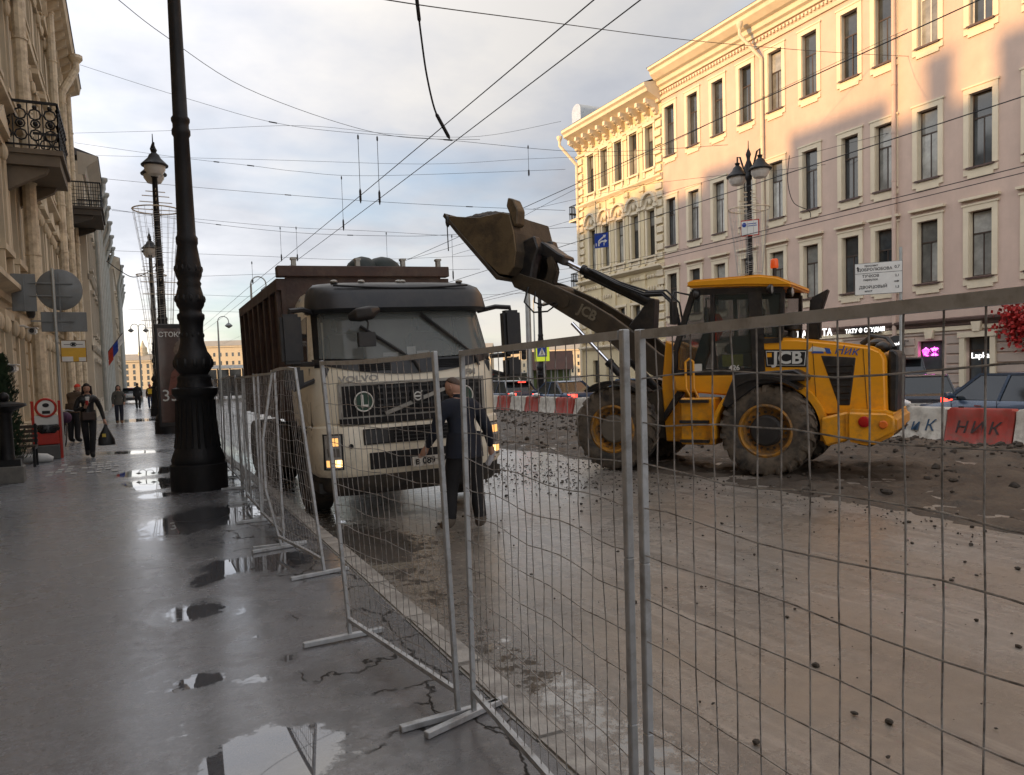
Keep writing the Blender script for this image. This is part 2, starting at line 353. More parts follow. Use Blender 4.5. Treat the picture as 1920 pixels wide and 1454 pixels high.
# dug-up earth strip between the road and the barriers
def dirtz(x, y):
    e = min(1, max(0, (x-7.75-.35*mn.noise((y*.5, 2.2, 0)))/.5)); b_ = min(1, max(0, (15.9-x)/.6))
    h = .06 + .05*mn.fractal((x*1.2, y*1.2, 1), 1.0, 2.0, 4) + .06*mn.fractal((x*4, y*4, 7), .9, 2.1, 3)
    h += .17*math.exp(-((x-14.3)/.75)**2)*(1+.5*mn.noise((y*.8, 0, 4))) + .13*math.exp(-((x-11.6)**2/.8))*(.6+.6*mn.noise((y*.5, 3, 0)))*(1 if y > 12 else .4)
    h += .02*math.sin(x*7+y*2)*max(0, mn.noise((x*.4, y*.4, 8)))
    return ROADZ - .03 + h*e*b_*1.0 - .05*(1-e)
dm = MB(); X0, X1, Y0, Y1 = 7.1, 16.0, 2.0, 46.0
xs = steps(X0, X1, .075); yy = steps(Y0, 20, .075) + steps(20, Y1, .3)[1:]
nx = len(xs)
dm.add([(x, y, dirtz(x, y)) for y in yy for x in xs], [(j*nx+i, j*nx+i+1, (j+1)*nx+i+1, (j+1)*nx+i) for j in range(len(yy)-1) for i in range(nx-1)])
tag(dm.build('dug_earth', mat('wet_earth', (.045, .034, .024), .62, 0, .45, 3.5, bump=.9, bscale=26, dirt=(.10,.078,.056), dscale=1.1, damt=.6), smooth=60, fix=False), kind='structure')
# kerb of granite stones
kb = MB()
for ya, yb_ in zip((-4, 0, 4, 8, 11), (0, 4, 8, 11, 125)): kb.rings([[V((EDGE(y)+o, y, z)) for o, z in ((.03,-.4),(.14,-.4),(.14,-.03),(.03,-.03))] for y in (ya, yb_)])
kerb = tag(kb.build('kerb', mat('kerb_bed', (.05,.045,.04), .8), smooth=0), kind='structure')
kst = MB(); kst.box(-.085, .085, .006, .994, -.36, .012)
kst_me = kst.mesh('kerb_stone', mat('kerb_granite', (.34,.325,.30), .5, 0, .25, 9, bump=.3, bscale=50, dirt=(.07,.055,.045), dscale=3, damt=.7), bevel=.014, seg=2)
for i in range(66):
    y = -3+i; link('kerb_stone', kst_me, kerb, (EDGE(y+.5)+.09+random.uniform(-.006,.006), y, random.uniform(-.006,.006)), (0,0,(-.0225 if y < 11 else 0)+random.uniform(-.004,.004)))
# far pavement beyond the parked cars
fp = MB(); fp.box(20.7, 28.6, -12, 125, -.4, .0)
tag(fp.build('far_pavement', mat('far_pavement', (.12,.115,.11), .5, scale=1.5), smooth=0), kind='structure')
fk = MB(); fk.box(20.5, 20.69, -12, 125, -.4, .01)
tag(fk.build('far_kerb', mat('far_kerb', (.22,.21,.2), .6, scale=3), smooth=0), kind='structure')
# gravel and clods dropped on the road
gv = MB()
def clod(c, r):
    q = MB(); q.ball((0,0,0), (random.uniform(.7,1.3), random.uniform(.7,1.3), random.uniform(.45,.8)), 6, 4); k = random.random()*50
    gv.add([V(c)+V(v)*r*(1+.5*mn.noise(V(v)*1.1+V((k,k,k)))) for v in q.v], q.f)
for i in range(2200):
    t = random.random()
    if t < .62: x = random.gauss(6.3, 1.0); y = random.gauss(11.6, 1.5)
    elif t < .72: x = random.uniform(2.3, 8.2); y = random.uniform(1.2, 9)
    else: x = random.gauss(8.0, .45); y = random.uniform(2, 18)
    if x < 2.1 or y < .8 or (2.0 < x < 4.6 and y > 9.2): continue
    clod((x, y, ROADZ+.012), min(.024, random.expovariate(1/.006)+.004))
tag(gv.build('gravel', mat('gravel_clods', (.05,.04,.03), .7, 0, .4, 20), smooth=0, fix=False), 'dark clods of earth and gravel spilled over the road', 'gravel', kind='stuff')

# worn pale paint squares on the pavement
c_ = on_z(152, 880); tp_ = MB()
for i in range(9):
    for j in range(5):
        if random.random() < .55: x = c_.x-.55+i*.14+random.uniform(-.02,.02); y = c_.y-1.0+j*.5; tp_.box(x, x+.1, y, y+.22, .004, .014)
tag(tp_.build('worn_paint', mat('worn_white_paint', (.45,.44,.42), .5, 0, .3, 9), smooth=0), 'worn pale paint squares on the pavement near the bin', 'marking', kind='stuff')

gv = MB()
for i in range(2600):
    if i % 3: x = random.gauss(14.2, .45); y = random.uniform(4, 34)
    elif i % 2: x = random.uniform(8.2, 14); y = random.uniform(4, 30)
    else: x = random.gauss(11.6, .5); y = random.uniform(12, 32)
    clod((x, y, dirtz(x, y)+.01), min(.085, random.expovariate(1/.022)+.012))
tag(gv.build('earth_clods', mat('earth_clods', (.04,.03,.021), .75, 0, .4, 12, bump=.4, bscale=30), smooth=0, fix=False), 'dark lumps of dug earth heaped along the barriers', 'earth', kind='stuff')
# ================================================================== buildings
def plaster(name, col, stain, amt=.4, sc=.5, streak=True, bump=.15):
    return mat(name, col, .85, 0, .09, 1.3, bump=bump, bscale=25, dirt=stain, dscale=sc, damt=amt, streak=streak, dlo=.42, dhi=.7)
M['pink'] = plaster('pink_plaster', (.55, .415, .335), (.40,.30,.245), .55)
M['cream'] = plaster('cream_trim', (.66, .575, .42), (.48,.40,.29), .35)
M['yellow'] = plaster('yellow_plaster', (.64, .54, .34), (.46,.38,.25), .4)
M['roofmetal'] = mat('roof_metal', (.10,.10,.11), .5, .4, .2, 2)
M['pane'] = mat('window_pane', (.045,.052,.056), .04, 0, .5, .8, spec=.8, rnd=.6)
M['pane2'] = mat('window_pane_sky_and_blind', (.27,.27,.245), .1, 0, .45, 1.1, spec=.7, rnd=.55)  # pale colour stands in for reflected sky, besides blinds behind the glass
M['wframe'] = mat('brown_window_frame', (.05,.032,.022), .5, 0, .2, 6)
M['wframew'] = mat('white_window_frame', (.6,.58,.53), .5, 0, .1, 6)
M['sill'] = mat('brown_metal_sill', (.09,.055,.045), .45, .2, .2, 5)
def facade(u0, u1, z0, z1, holes, depth=.28, thick=.5):
    """front wall in local x/z with outward -y; holes = (u0,u1,z0,z1); reveals included"""
    us = sorted({u0, u1} | {h[0] for h in holes} | {h[1] for h in holes}); zs = sorted({z0, z1} | {h[2] for h in holes} | {h[3] for h in holes})
    mb = MB()
    for i in range(len(us)-1):
        k0 = None
        for j in range(len(zs)-1):
            a, b_, c, d = us[i], us[i+1], zs[j], zs[j+1]
            inside = any(h[0] <= a+1e-5 and b_ <= h[1]+1e-5 and h[2] <= c+1e-5 and d <= h[3]+1e-5 for h in holes)
            if not inside: mb.add([(a,0,c),(b_,0,c),(b_,0,d),(a,0,d)], [(0,1,2,3)])
    for a, b_, c, d in holes:
        mb.add([(a,0,c),(a,depth,c),(a,depth,d),(a,0,d)], [(0,1,2,3)]); mb.add([(b_,0,c),(b_,0,d),(b_,depth,d),(b_,depth,c)], [(0,1,2,3)])
        mb.add([(a,0,d),(a,depth,d),(b_,depth,d),(b_,0,d)], [(0,1,2,3)]); mb.add([(a,0,c),(b_,0,c),(b_,depth,c),(a,depth,c)], [(0,1,2,3)])
    return mb
def window_frame(w, h, trans=.66, mull=True, t=.055):
    mb = MB(); 
    mb.box(-w/2, -w/2+t, .19, .25, 0, h); mb.box(w/2-t, w/2, .19, .25, 0, h); mb.box(-w/2+t, w/2-t, .19, .25, 0, t); mb.box(-w/2+t, w/2-t, .19, .25, h-t, h)
    if trans: mb.box(-w/2+t, w/2-t, .185, .247, h*trans-t/2, h*trans+t/2)
    if mull: mb.box(-t*.4, t*.4, .192, .249, t, h*trans-t/2 if trans else h-t)
    return mb
WCACHE = {}
def window(parent, u, z, w, h, frame='wframe', trans=.66, mull=True, surround=None, pale_pane=None):
    """window > pane (each light), sill, surround: frame is the window mesh itself"""
    key = (w, h, frame, trans, mull)
    if key not in WCACHE:
        t = .055
        lights = []
        if trans:
            lights.append((-w/2+t, w/2-t, h*trans+t/2, h-t)); top = h*trans-t/2
        else: top = h-t
        lights += [(-w/2+t, -t*.4, t, top), (t*.4, w/2-t, t, top)] if mull else [(-w/2+t, w/2-t, t, top)]
        pm = []
        for pn in ('pane', 'pane2'):
            ms = []
            for a, b_, c, d in lights:
                q = MB(); q.box(a+.001, b_-.001, .21, .225, c+.001, d-.001); ms.append(q.mesh('pane', M[pn], smooth=0))
            pm.append(ms)
        WCACHE[key] = (window_frame(w, h, trans, mull).mesh('window', M[frame], smooth=0), pm)
    fm, pm = WCACHE[key]
    o = link('window', fm, parent, (u, 0, z))
    for i in range(len(pm[0])):
        k = pale_pane if pale_pane is not None else (1 if random.random() < .5 else 0)
        p = link('pane', pm[k][i], o); p.rotation_euler = (random.uniform(-.006,.006), 0, random.uniform(-.008,.008))
    if surround:
        for nm, me in surround: link(nm, me, o)
    return o
def back_box(u0, u1, z1, depth=10, z0=-.3):
    mb = MB(); mb.add([(u0,.3,z0),(u1,.3,z0),(u1,depth,z0),(u0,depth,z0),(u0,.3,z1),(u1,.3,z1),(u1,depth,z1),(u0,depth,z1)], [(0,3,7,4),(1,5,6,2),(2,6,7,3),(0,1,5,4)])
    # side cheeks closing the wall thickness
    mb.add([(u0,0,z0),(u0,.3,z0),(u0,.3,z1),(u0,0,z1)], [(0,1,2,3)]); mb.add([(u1,0,z0),(u1,.3,z0),(u1,.3,z1),(u1,0,z1)], [(0,1,2,3)])
    return mb
def cornice(u0, u1, prof, ret=True):
    """prof = [(out, z)] closed polygon extruded along u"""
    mb = MB(); mb.prism(prof, lambda o, z: (u0, -o, z), lambda o, z: (u1, -o, z)); return mb
def pipe_down(parent, u, z0, z1, r, material, off=.12, head=None, name='downpipe'):
    pts = [(u, -off, z0), (u, -off, z1)]
    if head: pts += [(u, -off-.02, z1+.1), (u+head[0], -head[1], z1+head[2]), (u+head[0], -head[1], z1+head[2]+.35)]
    mb = MB(); mb.tube(pts, r, 10)
    z = z0+1.2
    while z < z1-.3:
        mb.cyl((u, -off, z), (u, -off, z+.05), r*1.18, n=10); z += 1.9
    if head: mb.lathe([(r*1.05, 0), (r*1.9, .18), (r*1.9, .32)], (u+head[0], -head[1], z1+head[2]+.3), 10)
    return mb.build(name, material, parent)

# ------------------------------------------------------------------ the long pink building
XF = 28.0; PB_Y = 36.3
pink = thing('townhouse', 'long pink plastered four storey building with cream window surrounds across the street', 'building', (XF, PB_Y, 0), R(-90))
WY = [35.6, 33.62, 31.63, 29.6, 27.65, 25.6, 23.45, 21.78, 19.87, 17.8, 15.75, 13.7, 11.7, 9.7]
WU = [PB_Y-y for y in WY]
rows = [(4.72, 2.38), (8.72, 2.62), (13.78, 2.72)]; WW = .86
holes = [(u-WW/2, u+WW/2, z, z+h) for z, h in rows for u in WU]
shop = [(17.85, .95, 0.02, 2.5), (14.2, 1.0, .02, 2.5)]           # street doors (world y, width, z0, z1)
shopw = [(19.75, 1.1, 1.3, 2.45), (22.3, 1.1, .95, 2.3), (24.0, 1.0, .95, 2.3), (25.6, 1.0, .95, 2.3), (27.6, 1.0, .95, 2.3), (29.7, 1.0, .95, 2.3), (31.6, 1.0, .95, 2.3), (33.6, 1.0, .95, 2.3)]
gh = [(PB_Y-y-w_/2, PB_Y-y+w_/2, z0, z1) for y, w_, z0, z1 in shop+shopw]
U1 = 48.0
facade(0, U1, -.3, 17.7, holes+gh).build('wall', M['pink'], pink, smooth=0)
back_box(0, U1, 17.7, 12).build('rear_wall', M['pink'], pink, smooth=0)
# cream surrounds (front architrave around the hole, ears, apron)
def surround_mesh(w, h, ears=True, hood=False, s=.205):
    mb = MB(); o = -.05
    mb.box(-w/2-s, -w/2, o, -.001, -.02, h); mb.box(w/2, w/2+s, o, -.001, -.02, h); mb.box(-w/2-s, w/2+s, o-.004, -.001, h+.001, h+s)
    mb.box(-w/2-s-.05, w/2+s+.05, o-.03, -.001, h+s+.001, h+s+.07)
    if hood: mb.box(-w/2-s-.1, w/2+s+.1, o-.13, -.001, h+s+.2, h+s+.29)
    mb.box(-w/2-s, w/2+s, o, -.001, -.30, -.09); mb.box(-w/2-s+.16, w/2+s-.16, o-.003, -.001, -.42, -.301)
    # lining of the reveal
    mb.box(-w/2-.002, -w/2+.018, -.004, .185, 0, h); mb.box(w/2-.018, w/2+.002, -.004, .185, 0, h)
    return mb
sill = MB(); sill.box(-WW/2-.07, WW/2+.07, -.12, .19, -.055, -.02); sill.box(-WW/2-.07, WW/2+.07, -.12, -.1, -.09, -.055)
sill_me = sill.mesh('sill', M['sill'], smooth=0)
for ri, (z, h) in enumerate(rows):
    sm = surround_mesh(WW, h, hood=ri == 0).mesh('surround', M['cream'], smooth=0)
    for i, u in enumerate(WU):
        fr = 'wframew' if (ri == 2 and i in (8, 9)) else 'wframe'
        window(pink, u, z, WW, h, fr, surround=[('surround', sm), ('sill', sill_me)], pale_pane=1 if (ri == 0 and i > 7 or random.random() < .55) else 0)
# cornice, frieze, string courses
C_ = [(-.2,17.55),(.12,17.55),(.16,17.7),(.3,17.78),(.36,17.98),(.52,18.05),(.78,18.3),(.82,18.48),(.95,18.56),(.95,18.7),(-.2,18.95)]
cornice(0, U1, C_).build('cornice', M['cream'], pink, smooth=20)
cornice(0, U1, [(-.05,17.02),(.09,17.02),(.13,17.14),(.06,17.2),(-.05,17.2)]).build('frieze_band', M['cream'], pink, smooth=20)
dn = MB()
for k in range(int(U1/.22)): dn.box(k*.22, k*.22+.11, -.11, 0, 17.32, 17.45)
tag(dn.build('dentil_row', M['cream'], pink, smooth=0), kind='stuff')
rf = MB(); rf.add([(-.1,-.98,18.7),(U1,-.98,18.7),(U1,6,21.2),(-.1,6,21.2),(U1,12.2,18.7),(-.1,12.2,18.7)], [(0,1,2,3),(3,2,4,5)]); rf.add([(-.1,-.98,18.7),(-.1,6,21.2),(-.1,12.2,18.7)], [(0,1,2)])
roof = rf.build('roof', M['roofmetal'], pink, smooth=0)
for u, y_, s in ((8.3, .7, .75), (20, 3, .9), (29, 3.5, 1)):
    ch = MB(); ch.box(u-s*.6, u+s*.6, y_-.4, y_+.5, 18.6, 19.55+s*.35); ch.box(u-s*.68, u+s*.68, y_-.47, y_+.57, 19.55+s*.35, 19.67+s*.35)
    c = ch.build('chimney', M['cream'], roof, smooth=0)
    cp = MB(); cp.lathe([(.22,0),(.22,.3),(.36,.34),(.36,.42),(.05,.6)], (u, y_, 19.67+s*.35), 14)
    cp.build('cowl', M['steel'], roof)
for u, hd in ((7.9, (-.55, .95, 1.25)), (15.05, None), (30, None)):
    pipe_down(pink, u, .1, 16.3 if hd else 18.2, .085, M['pink'] if not hd else M['cream'], .13, hd)
# ground floor: string course and rusticated courses between the openings
cornice(0, U1, [(-.05,2.98),(.1,2.98),(.1,3.06),(.22,3.16),(.22,3.24),(-.05,3.3)]).build('string_course', M['sill'], pink, smooth=0)
cornice(0, U1, [(-.05,2.8),(.08,2.8),(.08,2.95),(-.05,2.95)]).build('string_band', M['cream'], pink, smooth=0)
M['rust'] = plaster('rusticated_plaster', (.42,.345,.285), (.28,.22,.19), .4)
zc = .45
while zc < 2.7:
    z2 = min(zc+.33, 2.78)
    blk = sorted([(h[0]-.12, h[1]+.12) for h in gh if h[2]-.1 < z2 and h[3]+.12 > zc])
    u = .02
    for a, b_ in blk+[(U1-6, U1-6)]:
        if a-u > .15:
            q = MB(); q.box(u, a, -.05, -.001, zc, z2-.035); q.build('rusticated_course', M['rust'], pink, smooth=0, bevel=.008)
        u = max(u, b_)
    zc += .37
pl = MB(); pl.box(0, U1, -.1, -.001, -.2, .43); pl.build('plinth', mat('granite_plinth', (.2,.19,.18), .7, scale=4), pink, smooth=0, bevel=.01)
for y, w_, z0, z1 in shop:
    u = PB_Y-y
    fr = MB(); s = .2
    fr.box(u-w_/2-s, u-w_/2, -.13, -.001, .0, z1); fr.box(u+w_/2, u+w_/2+s, -.13, -.001, .0, z1); fr.box(u-w_/2-s-.06, u+w_/2+s+.06, -.16, -.001, z1+.001, z1+.2)
    fr.build('door_surround', M['cream'], pink, smooth=0)
    d = window(pink, u, z0, w_, z1-z0, 'wframe', trans=.8, mull=True, pale_pane=0); d.name = 'door'
    ks = MB(); ks.prism([(-.13,0),(.13,0),(.19,.36),(-.19,.36)], lambda a, z: (u+a, -.2, z1+.21+z), lambda a, z: (u+a, -.001, z1+.21+z)); ks.build('keystone', M['cream'], pink, smooth=0)
for y, w_, z0, z1 in shopw:
    u = PB_Y-y
    window(pink, u, z0, w_, z1-z0, 'wframe', trans=None, mull=False, pale_pane=0)
    ks = MB(); ks.prism([(-.13,0),(.13,0),(.2,.34),(-.2,.34)], lambda a, z: (u+a, -.16, z1+.08+z), lambda a, z: (u+a, -.001, z1+.08+z)); ks.build('keystone', M['cream'], pink, smooth=0)

# ------------------------------------------------------------------ the ornate yellow building beyond it
yel = thing('corner_house', 'ornate pale yellow building with arched window hoods and bracketed cornice', 'building', (XF, 45.6, 0), R(-90))
YL = 45.6-PB_Y-.01
yw = [45.6-y for y in (43.88, 42.25, 40.67, 39.06, 37.45)]
yrows = [(3.95, 1.65), (8.45, 2.6), (13.5, 2.4)]; yW = .78
yh = [(u-yW/2, u+yW/2, z, z+h) for z, h in yrows for u in yw] + [(u-.4, u+.4, .9, 2.4) for u in yw]
facade(0, YL, -.3, 17.2, yh).build('wall', M['yellow'], yel, smooth=0)
back_box(0, YL, 17.2, 12).build('rear_wall', M['yellow'], yel, smooth=0)
def arch_hood(w, s=.2):
    mb = MB(); r0, r1, n = w/2+.05, w/2+.36, 10
    for k in range(n):
        a, b_ = math.pi*k/n, math.pi*(k+1)/n
        for (ra, rb, o) in ((r1, r1-.14, -.3), (r1-.14, r0-.1, -.12)):
            q = [(math.cos(t)*r, .05+math.sin(t)*r) for t, r in ((a, ra), (b_, ra), (b_, rb), (a, rb))]
            mb.prism(q, lambda x, z: (x, o, z), lambda x, z: (x, -.001, z))
    mb.ball((0, -.08, .2), (.17, .14, .2)); mb.box(-r1-.04, -r0+.1, -.2, -.001, -.16, .05); mb.box(r0-.1, r1+.04, -.2, -.001, -.16, .05)
    return mb.mesh('arched_hood', M['cream'], smooth=30)
hood = arch_hood(yW)
for ri, (z, h) in enumerate(yrows):
    mb = MB(); s = .16
    mb.box(-yW/2-s, -yW/2, -.09, -.001, -.05, h+.05); mb.box(yW/2, yW/2+s, -.09, -.001, -.05, h+.05); mb.box(-yW/2-s-.05, yW/2+s+.05, -.13, -.001, h+.051, h+.2)
    mb.box(-yW/2-s-.08, yW/2+s+.08, -.2, .1, -.16, -.05)
    if ri:
        mb.box(-yW/2-s, yW/2+s, -.06, -.001, -.85, -.17); mb.box(-yW/2+.02, yW/2-.02, -.1, -.001, -.74, -.3); mb.ball((0, -.1, -.52), (.2, .05, .16))
        for sx in (-1, 1): mb.box(sx*(yW/2+.07)-.08, sx*(yW/2+.07)+.08, -.16, -.001, -.5, -.17)
    if ri == 2:
        mb.box(-.32, .32, -.12, -.001, h+.23, h+.5); mb.ball((0, -.12, h+.4), (.14, .09, .16))
    sm = mb.mesh('surround', M['cream'], smooth=30)
    for u in yw:
        o = window(yel, u, z, yW, h, 'wframe', surround=[('surround', sm)])
        if ri == 1: link('arched_hood', hood, o, (0, 0, h+.28))
for u in yw: window(yel, u, .9, .8, 1.5, 'wframe', trans=None, mull=False)
cornice(-.1, YL, [(-.2,16.95),(.2,16.95),(.24,17.1),(.42,17.2),(1.0,17.45),(1.05,17.62),(1.18,17.72),(1.18,17.9),(-.2,18.2)]).build('cornice', M['cream'], yel, smooth=20)
cornice(-.1, YL, [(-.05,16.1),(.12,16.1),(.16,16.25),(-.05,16.3)]).build('architrave', M['cream'], yel, smooth=20)
brk = MB()
brk.prism([(0,16.34),(.2,16.36),(.28,16.6),(.62,16.78),(.92,16.9),(.92,17.14),(0,17.08)], lambda o, z: (-.11, -o, z), lambda o, z: (.11, -o, z)); brk.ball((0,-.3,16.62), (.15,.12,.14)); brk.ball((0,-.7,16.88), (.14,.16,.1))
brk_me = brk.mesh('bracket', M['cream'], smooth=40)
for k in range(11): link('bracket', brk_me, yel, (.4+k*.85, 0, 0))
for z, o in ((12.7, .22), (7.55, .35), (3.1, .25)):
    cornice(-.1, YL, [(-.05,z),(.08,z),(o,z+.14),(o,z+.24),(-.05,z+.3)]).build('string_course', M['cream'], yel, smooth=20)
orn = MB()
for k in range(34): orn.ball((.2+k*.27, -.06, 7.2), (.1,.06,.12), 6, 4)
for k in range(34): orn.ball((.2+k*.27, -.05, 6.5), (.08,.05,.16), 6, 4)
tag(orn.build('ornament_row', M['cream'], yel), kind='stuff')
qn = MB(); qn.box(-.3, .3, -.12, -.001, 0, .36); qm = qn.mesh('quoin', M['cream'], bevel=.02)
for uq in (YL-.34, .34):
    z = 3.6
    while z < 16:
        if not 7.2 < z < 7.9: 
            q = link('quoin', qm, yel, (uq + (.08 if int(z*2) % 2 else -.0), 0, z)); q.scale.x = .9 if int(z*2) % 2 else 1.0
        z += .5
for z0, z1 in ((3.45, 7.4), (7.95, 12.6), (13.1, 16.05)):
    for a, b_ in zip(yw[:-1], yw[1:]):
        u = (a+b_)/2; p = MB(); p.box(u-.17, u+.17, -.1, -.001, z0, z1-.3); p.box(u-.24, u+.24, -.16, -.001, z1-.3, z1-.02); p.box(u-.22, u+.22, -.14, -.001, z0-.12, z0); p.build('pilaster', M['yellow'], yel, smooth=0)
rf = MB(); rf.add([(-.15,-1.2,17.9),(YL,-1.2,17.9),(YL,5,20.4),(-.15,5,20.4),(YL,12,17.9),(-.15,12,17.9)], [(0,1,2,3),(3,2,4,5)]); rf.add([(-.15,-1.2,17.9),(-.15,5,20.4),(-.15,12,17.9)], [(0,1,2)])
yroof = rf.build('roof', M['roofmetal'], yel, smooth=0)
dmr = MB(); dmr.rings([[V((1.2+.55*math.cos(t), y_, 18.5+.45*math.sin(t)+.35)) for t in [math.pi*k/8 for k in range(9)]] + [V((.65, y_, 18.2)), V((1.75, y_, 18.2))] for y_ in (-.75, 1.2)])
dmr.build('dormer', mat('zinc_dormer', (.5,.52,.52), .35, .6, .1), yroof)
pipe_down(yel, .12, .1, 15.6, .1, M['cream'], .16, (-.5, 1.15, 1.4))
for z in (12.0, 7.4):      # little iron balconies at the corner
    bl = MB(); bl.box(-1.0, -.02, -.2, 1.4, z, z+.16); b0 = bl.build('balcony', M['cream'], yel, smooth=0)
    rl = MB()
    for k in range(9): rl.bar((-.95, -.15+k*.18, z+.16), (-.95, -.15+k*.18, z+1.05), .035)
    for k in range(6): rl.bar((-.95+k*.18, -.15, z+.16), (-.95+k*.18, -.15, z+1.05), .035)
    rl.bar((-.97,-.17,z+1.07), (-.97,1.35,z+1.07), .05); rl.bar((-.97,-.17,z+1.07), (-.02,-.17,z+1.07), .05); rl.bar((-.97,-.17,z+.6), (-.97,1.35,z+.6), .12)
    rl.build('railing', M['iron'], b0, smooth=0)

# ------------------------------------------------------------------ left-hand tall building (seen at a glancing angle)
M['oldwall'] = plaster('stained_beige_plaster', (.54,.45,.315), (.25,.2,.14), .6, .7)
M['oldtrim'] = plaster('stained_beige_trim', (.61,.515,.37), (.28,.22,.155), .6, 1.1)
M['pipe_beige'] = mat('beige_pipe_paint', (.66,.56,.40), .5, 0, .12, 3, dirt=(.2,.13,.08), dscale=4, damt=.5)
XL = -2.62; LA0, LA1 = -14.0, 47.0
old = thing('tenement', 'stained beige tenement with moulded windows and iron balconies beside the pavement', 'building', (XL, LA0, 0), R(90))
ou = [y-LA0 for y in steps(16.2, 45.6, 2.45)]
orow = [(.9, 2.3), (5.0, 2.35), (9.2, 2.5), (13.2, 2.3)]; oW = 1.05
facade(0, LA1-LA0, -.3, 16.9, [(u-oW/2, u+oW/2, z, z+h) for z, h in orow for u in ou], .22).build('wall', M['oldwall'], old, smooth=0)
back_box(0, LA1-LA0, 16.9, 12).build('rear_wall', M['oldwall'], old, smooth=0)
for ri, (z, h) in enumerate(orow):
    mb = MB(); s = .18
    mb.box(-oW/2-s, -oW/2, -.14, -.001, -.1, h+.05); mb.box(oW/2, oW/2+s, -.14, -.001, -.1, h+.05); mb.box(-oW/2-s-.08, oW/2+s+.08, -.2, -.001, h+.06, h+.24)
    mb.box(-oW/2-s-.1, oW/2+s+.1, -.3, .1, -.24, -.101)
    if ri in (1, 3): mb.prism([(-oW/2-.34,h+.25),(oW/2+.34,h+.25),(oW/2+.34,h+.34),(0,h+.78),(-oW/2-.34,h+.34)], lambda a, q: (a, -.34, q), lambda a, q: (a, -.001, q))
    if ri == 2: mb.box(-oW/2-.34, oW/2+.34, -.4, -.001, h+.3, h+.46)
    for sx in (-1, 1): 
        mb.box(sx*(oW/2+.16)-.09, sx*(oW/2+.16)+.09, -.26, -.001, -.75, -.25); mb.ball((sx*(oW/2+.17), -.2, h-.1), (.12,.1,.2))
    mb.box(-oW/2-.05, oW/2+.05, -.07, -.001, -.8, -.26)
    sm = mb.mesh('surround', M['oldtrim'], smooth=30)
    for u in ou: window(old, u, z, oW, h, 'wframe', surround=[('surround', sm)])
for k in range(len(ou)-1):
    u = (ou[k]+ou[k+1])/2
    for z0, z1 in ((4.1, 8.1), (8.6, 15.6)):
        p = MB(); p.box(u-.24, u+.24, -.16, -.001, z0+.2, z1-.4); p.box(u-.32, u+.32, -.24, -.001, z1-.4, z1); p.box(u-.32, u+.32, -.24, -.001, z0, z0+.2); p.build('pilaster', M['oldtrim'], old, smooth=0)
for z, o in ((3.75, .42), (8.2, .4), (12.4, .3)):
    cornice(0, LA1-LA0, [(-.05,z),(.1,z),(.14,z+.12),(o,z+.22),(o,z+.33),(-.05,z+.42)]).build('string_course', M['oldtrim'], old, smooth=20)
cornice(0, LA1-LA0+.3, [(-.2,15.9),(.16,15.9),(.2,16.3),(.4,16.5),(.42,16.9),(.95,17.1),(1.02,17.4),(-.2,17.75)]).build('cornice', M['oldtrim'], old, smooth=20)
bk = MB(); bk.prism([(0,16.0),(.26,16.02),(.3,16.5),(.8,16.8),(.8,17.04),(0,17.0)], lambda o, z: (-.13,-o,z), lambda o, z: (.13,-o,z)); bkm = bk.mesh('bracket', M['oldtrim'], smooth=0)
for k in range(32): link('bracket', bkm, old, (29.5+k*.98, 0, 0))
rf = MB(); rf.add([(0,-1.06,17.42),(LA1-LA0+.3,-1.06,17.42),(LA1-LA0+.3,5.5,19.0),(0,5.5,19.0),(LA1-LA0+.3,12,17.2),(0,12,17.2)], [(0,1,2,3),(3,2,4,5)]); rf.add([(LA1-LA0+.3,-1.06,17.42),(LA1-LA0+.3,12,17.2),(LA1-LA0+.3,5.5,19.0)], [(0,1,2)])
oroof = rf.build('roof', M['roofmetal'], old, smooth=0)
for u, w_, hh in ((15, 3.0, .8), (22.5, 4.0, .6), (30.6, 1.3, 1.5), (33.4, 1.2, 1.7), (38.2, 5.2, .75), (45.5, 2.6, .5), (52.0, 4.2, .6), (57.6, 1.6, .9)):  # unseen chimneys, widened to shape the shadow edge cast on the facade opposite
    ch = MB(); ch.box(u-w_/2, u+w_/2, 4.7, 5.5, 17.8, 19+hh); ch.box(u-w_/2-.08, u+w_/2+.08, 4.62, 5.58, 19+hh, 19.15+hh); ch.build('chimney', M['oldtrim'], oroof, smooth=0)
for u, rr, hd in ((24.6-LA0, .17, None), (36.5-LA0, .17, None), (41.6-LA0, .17, (.3, 1.05, 1.3)), (46.3-LA0, .17, None)):
    pipe_down(old, u, .25, 15.2 if hd else 17.0, rr, M['pipe_beige'], .42, hd)
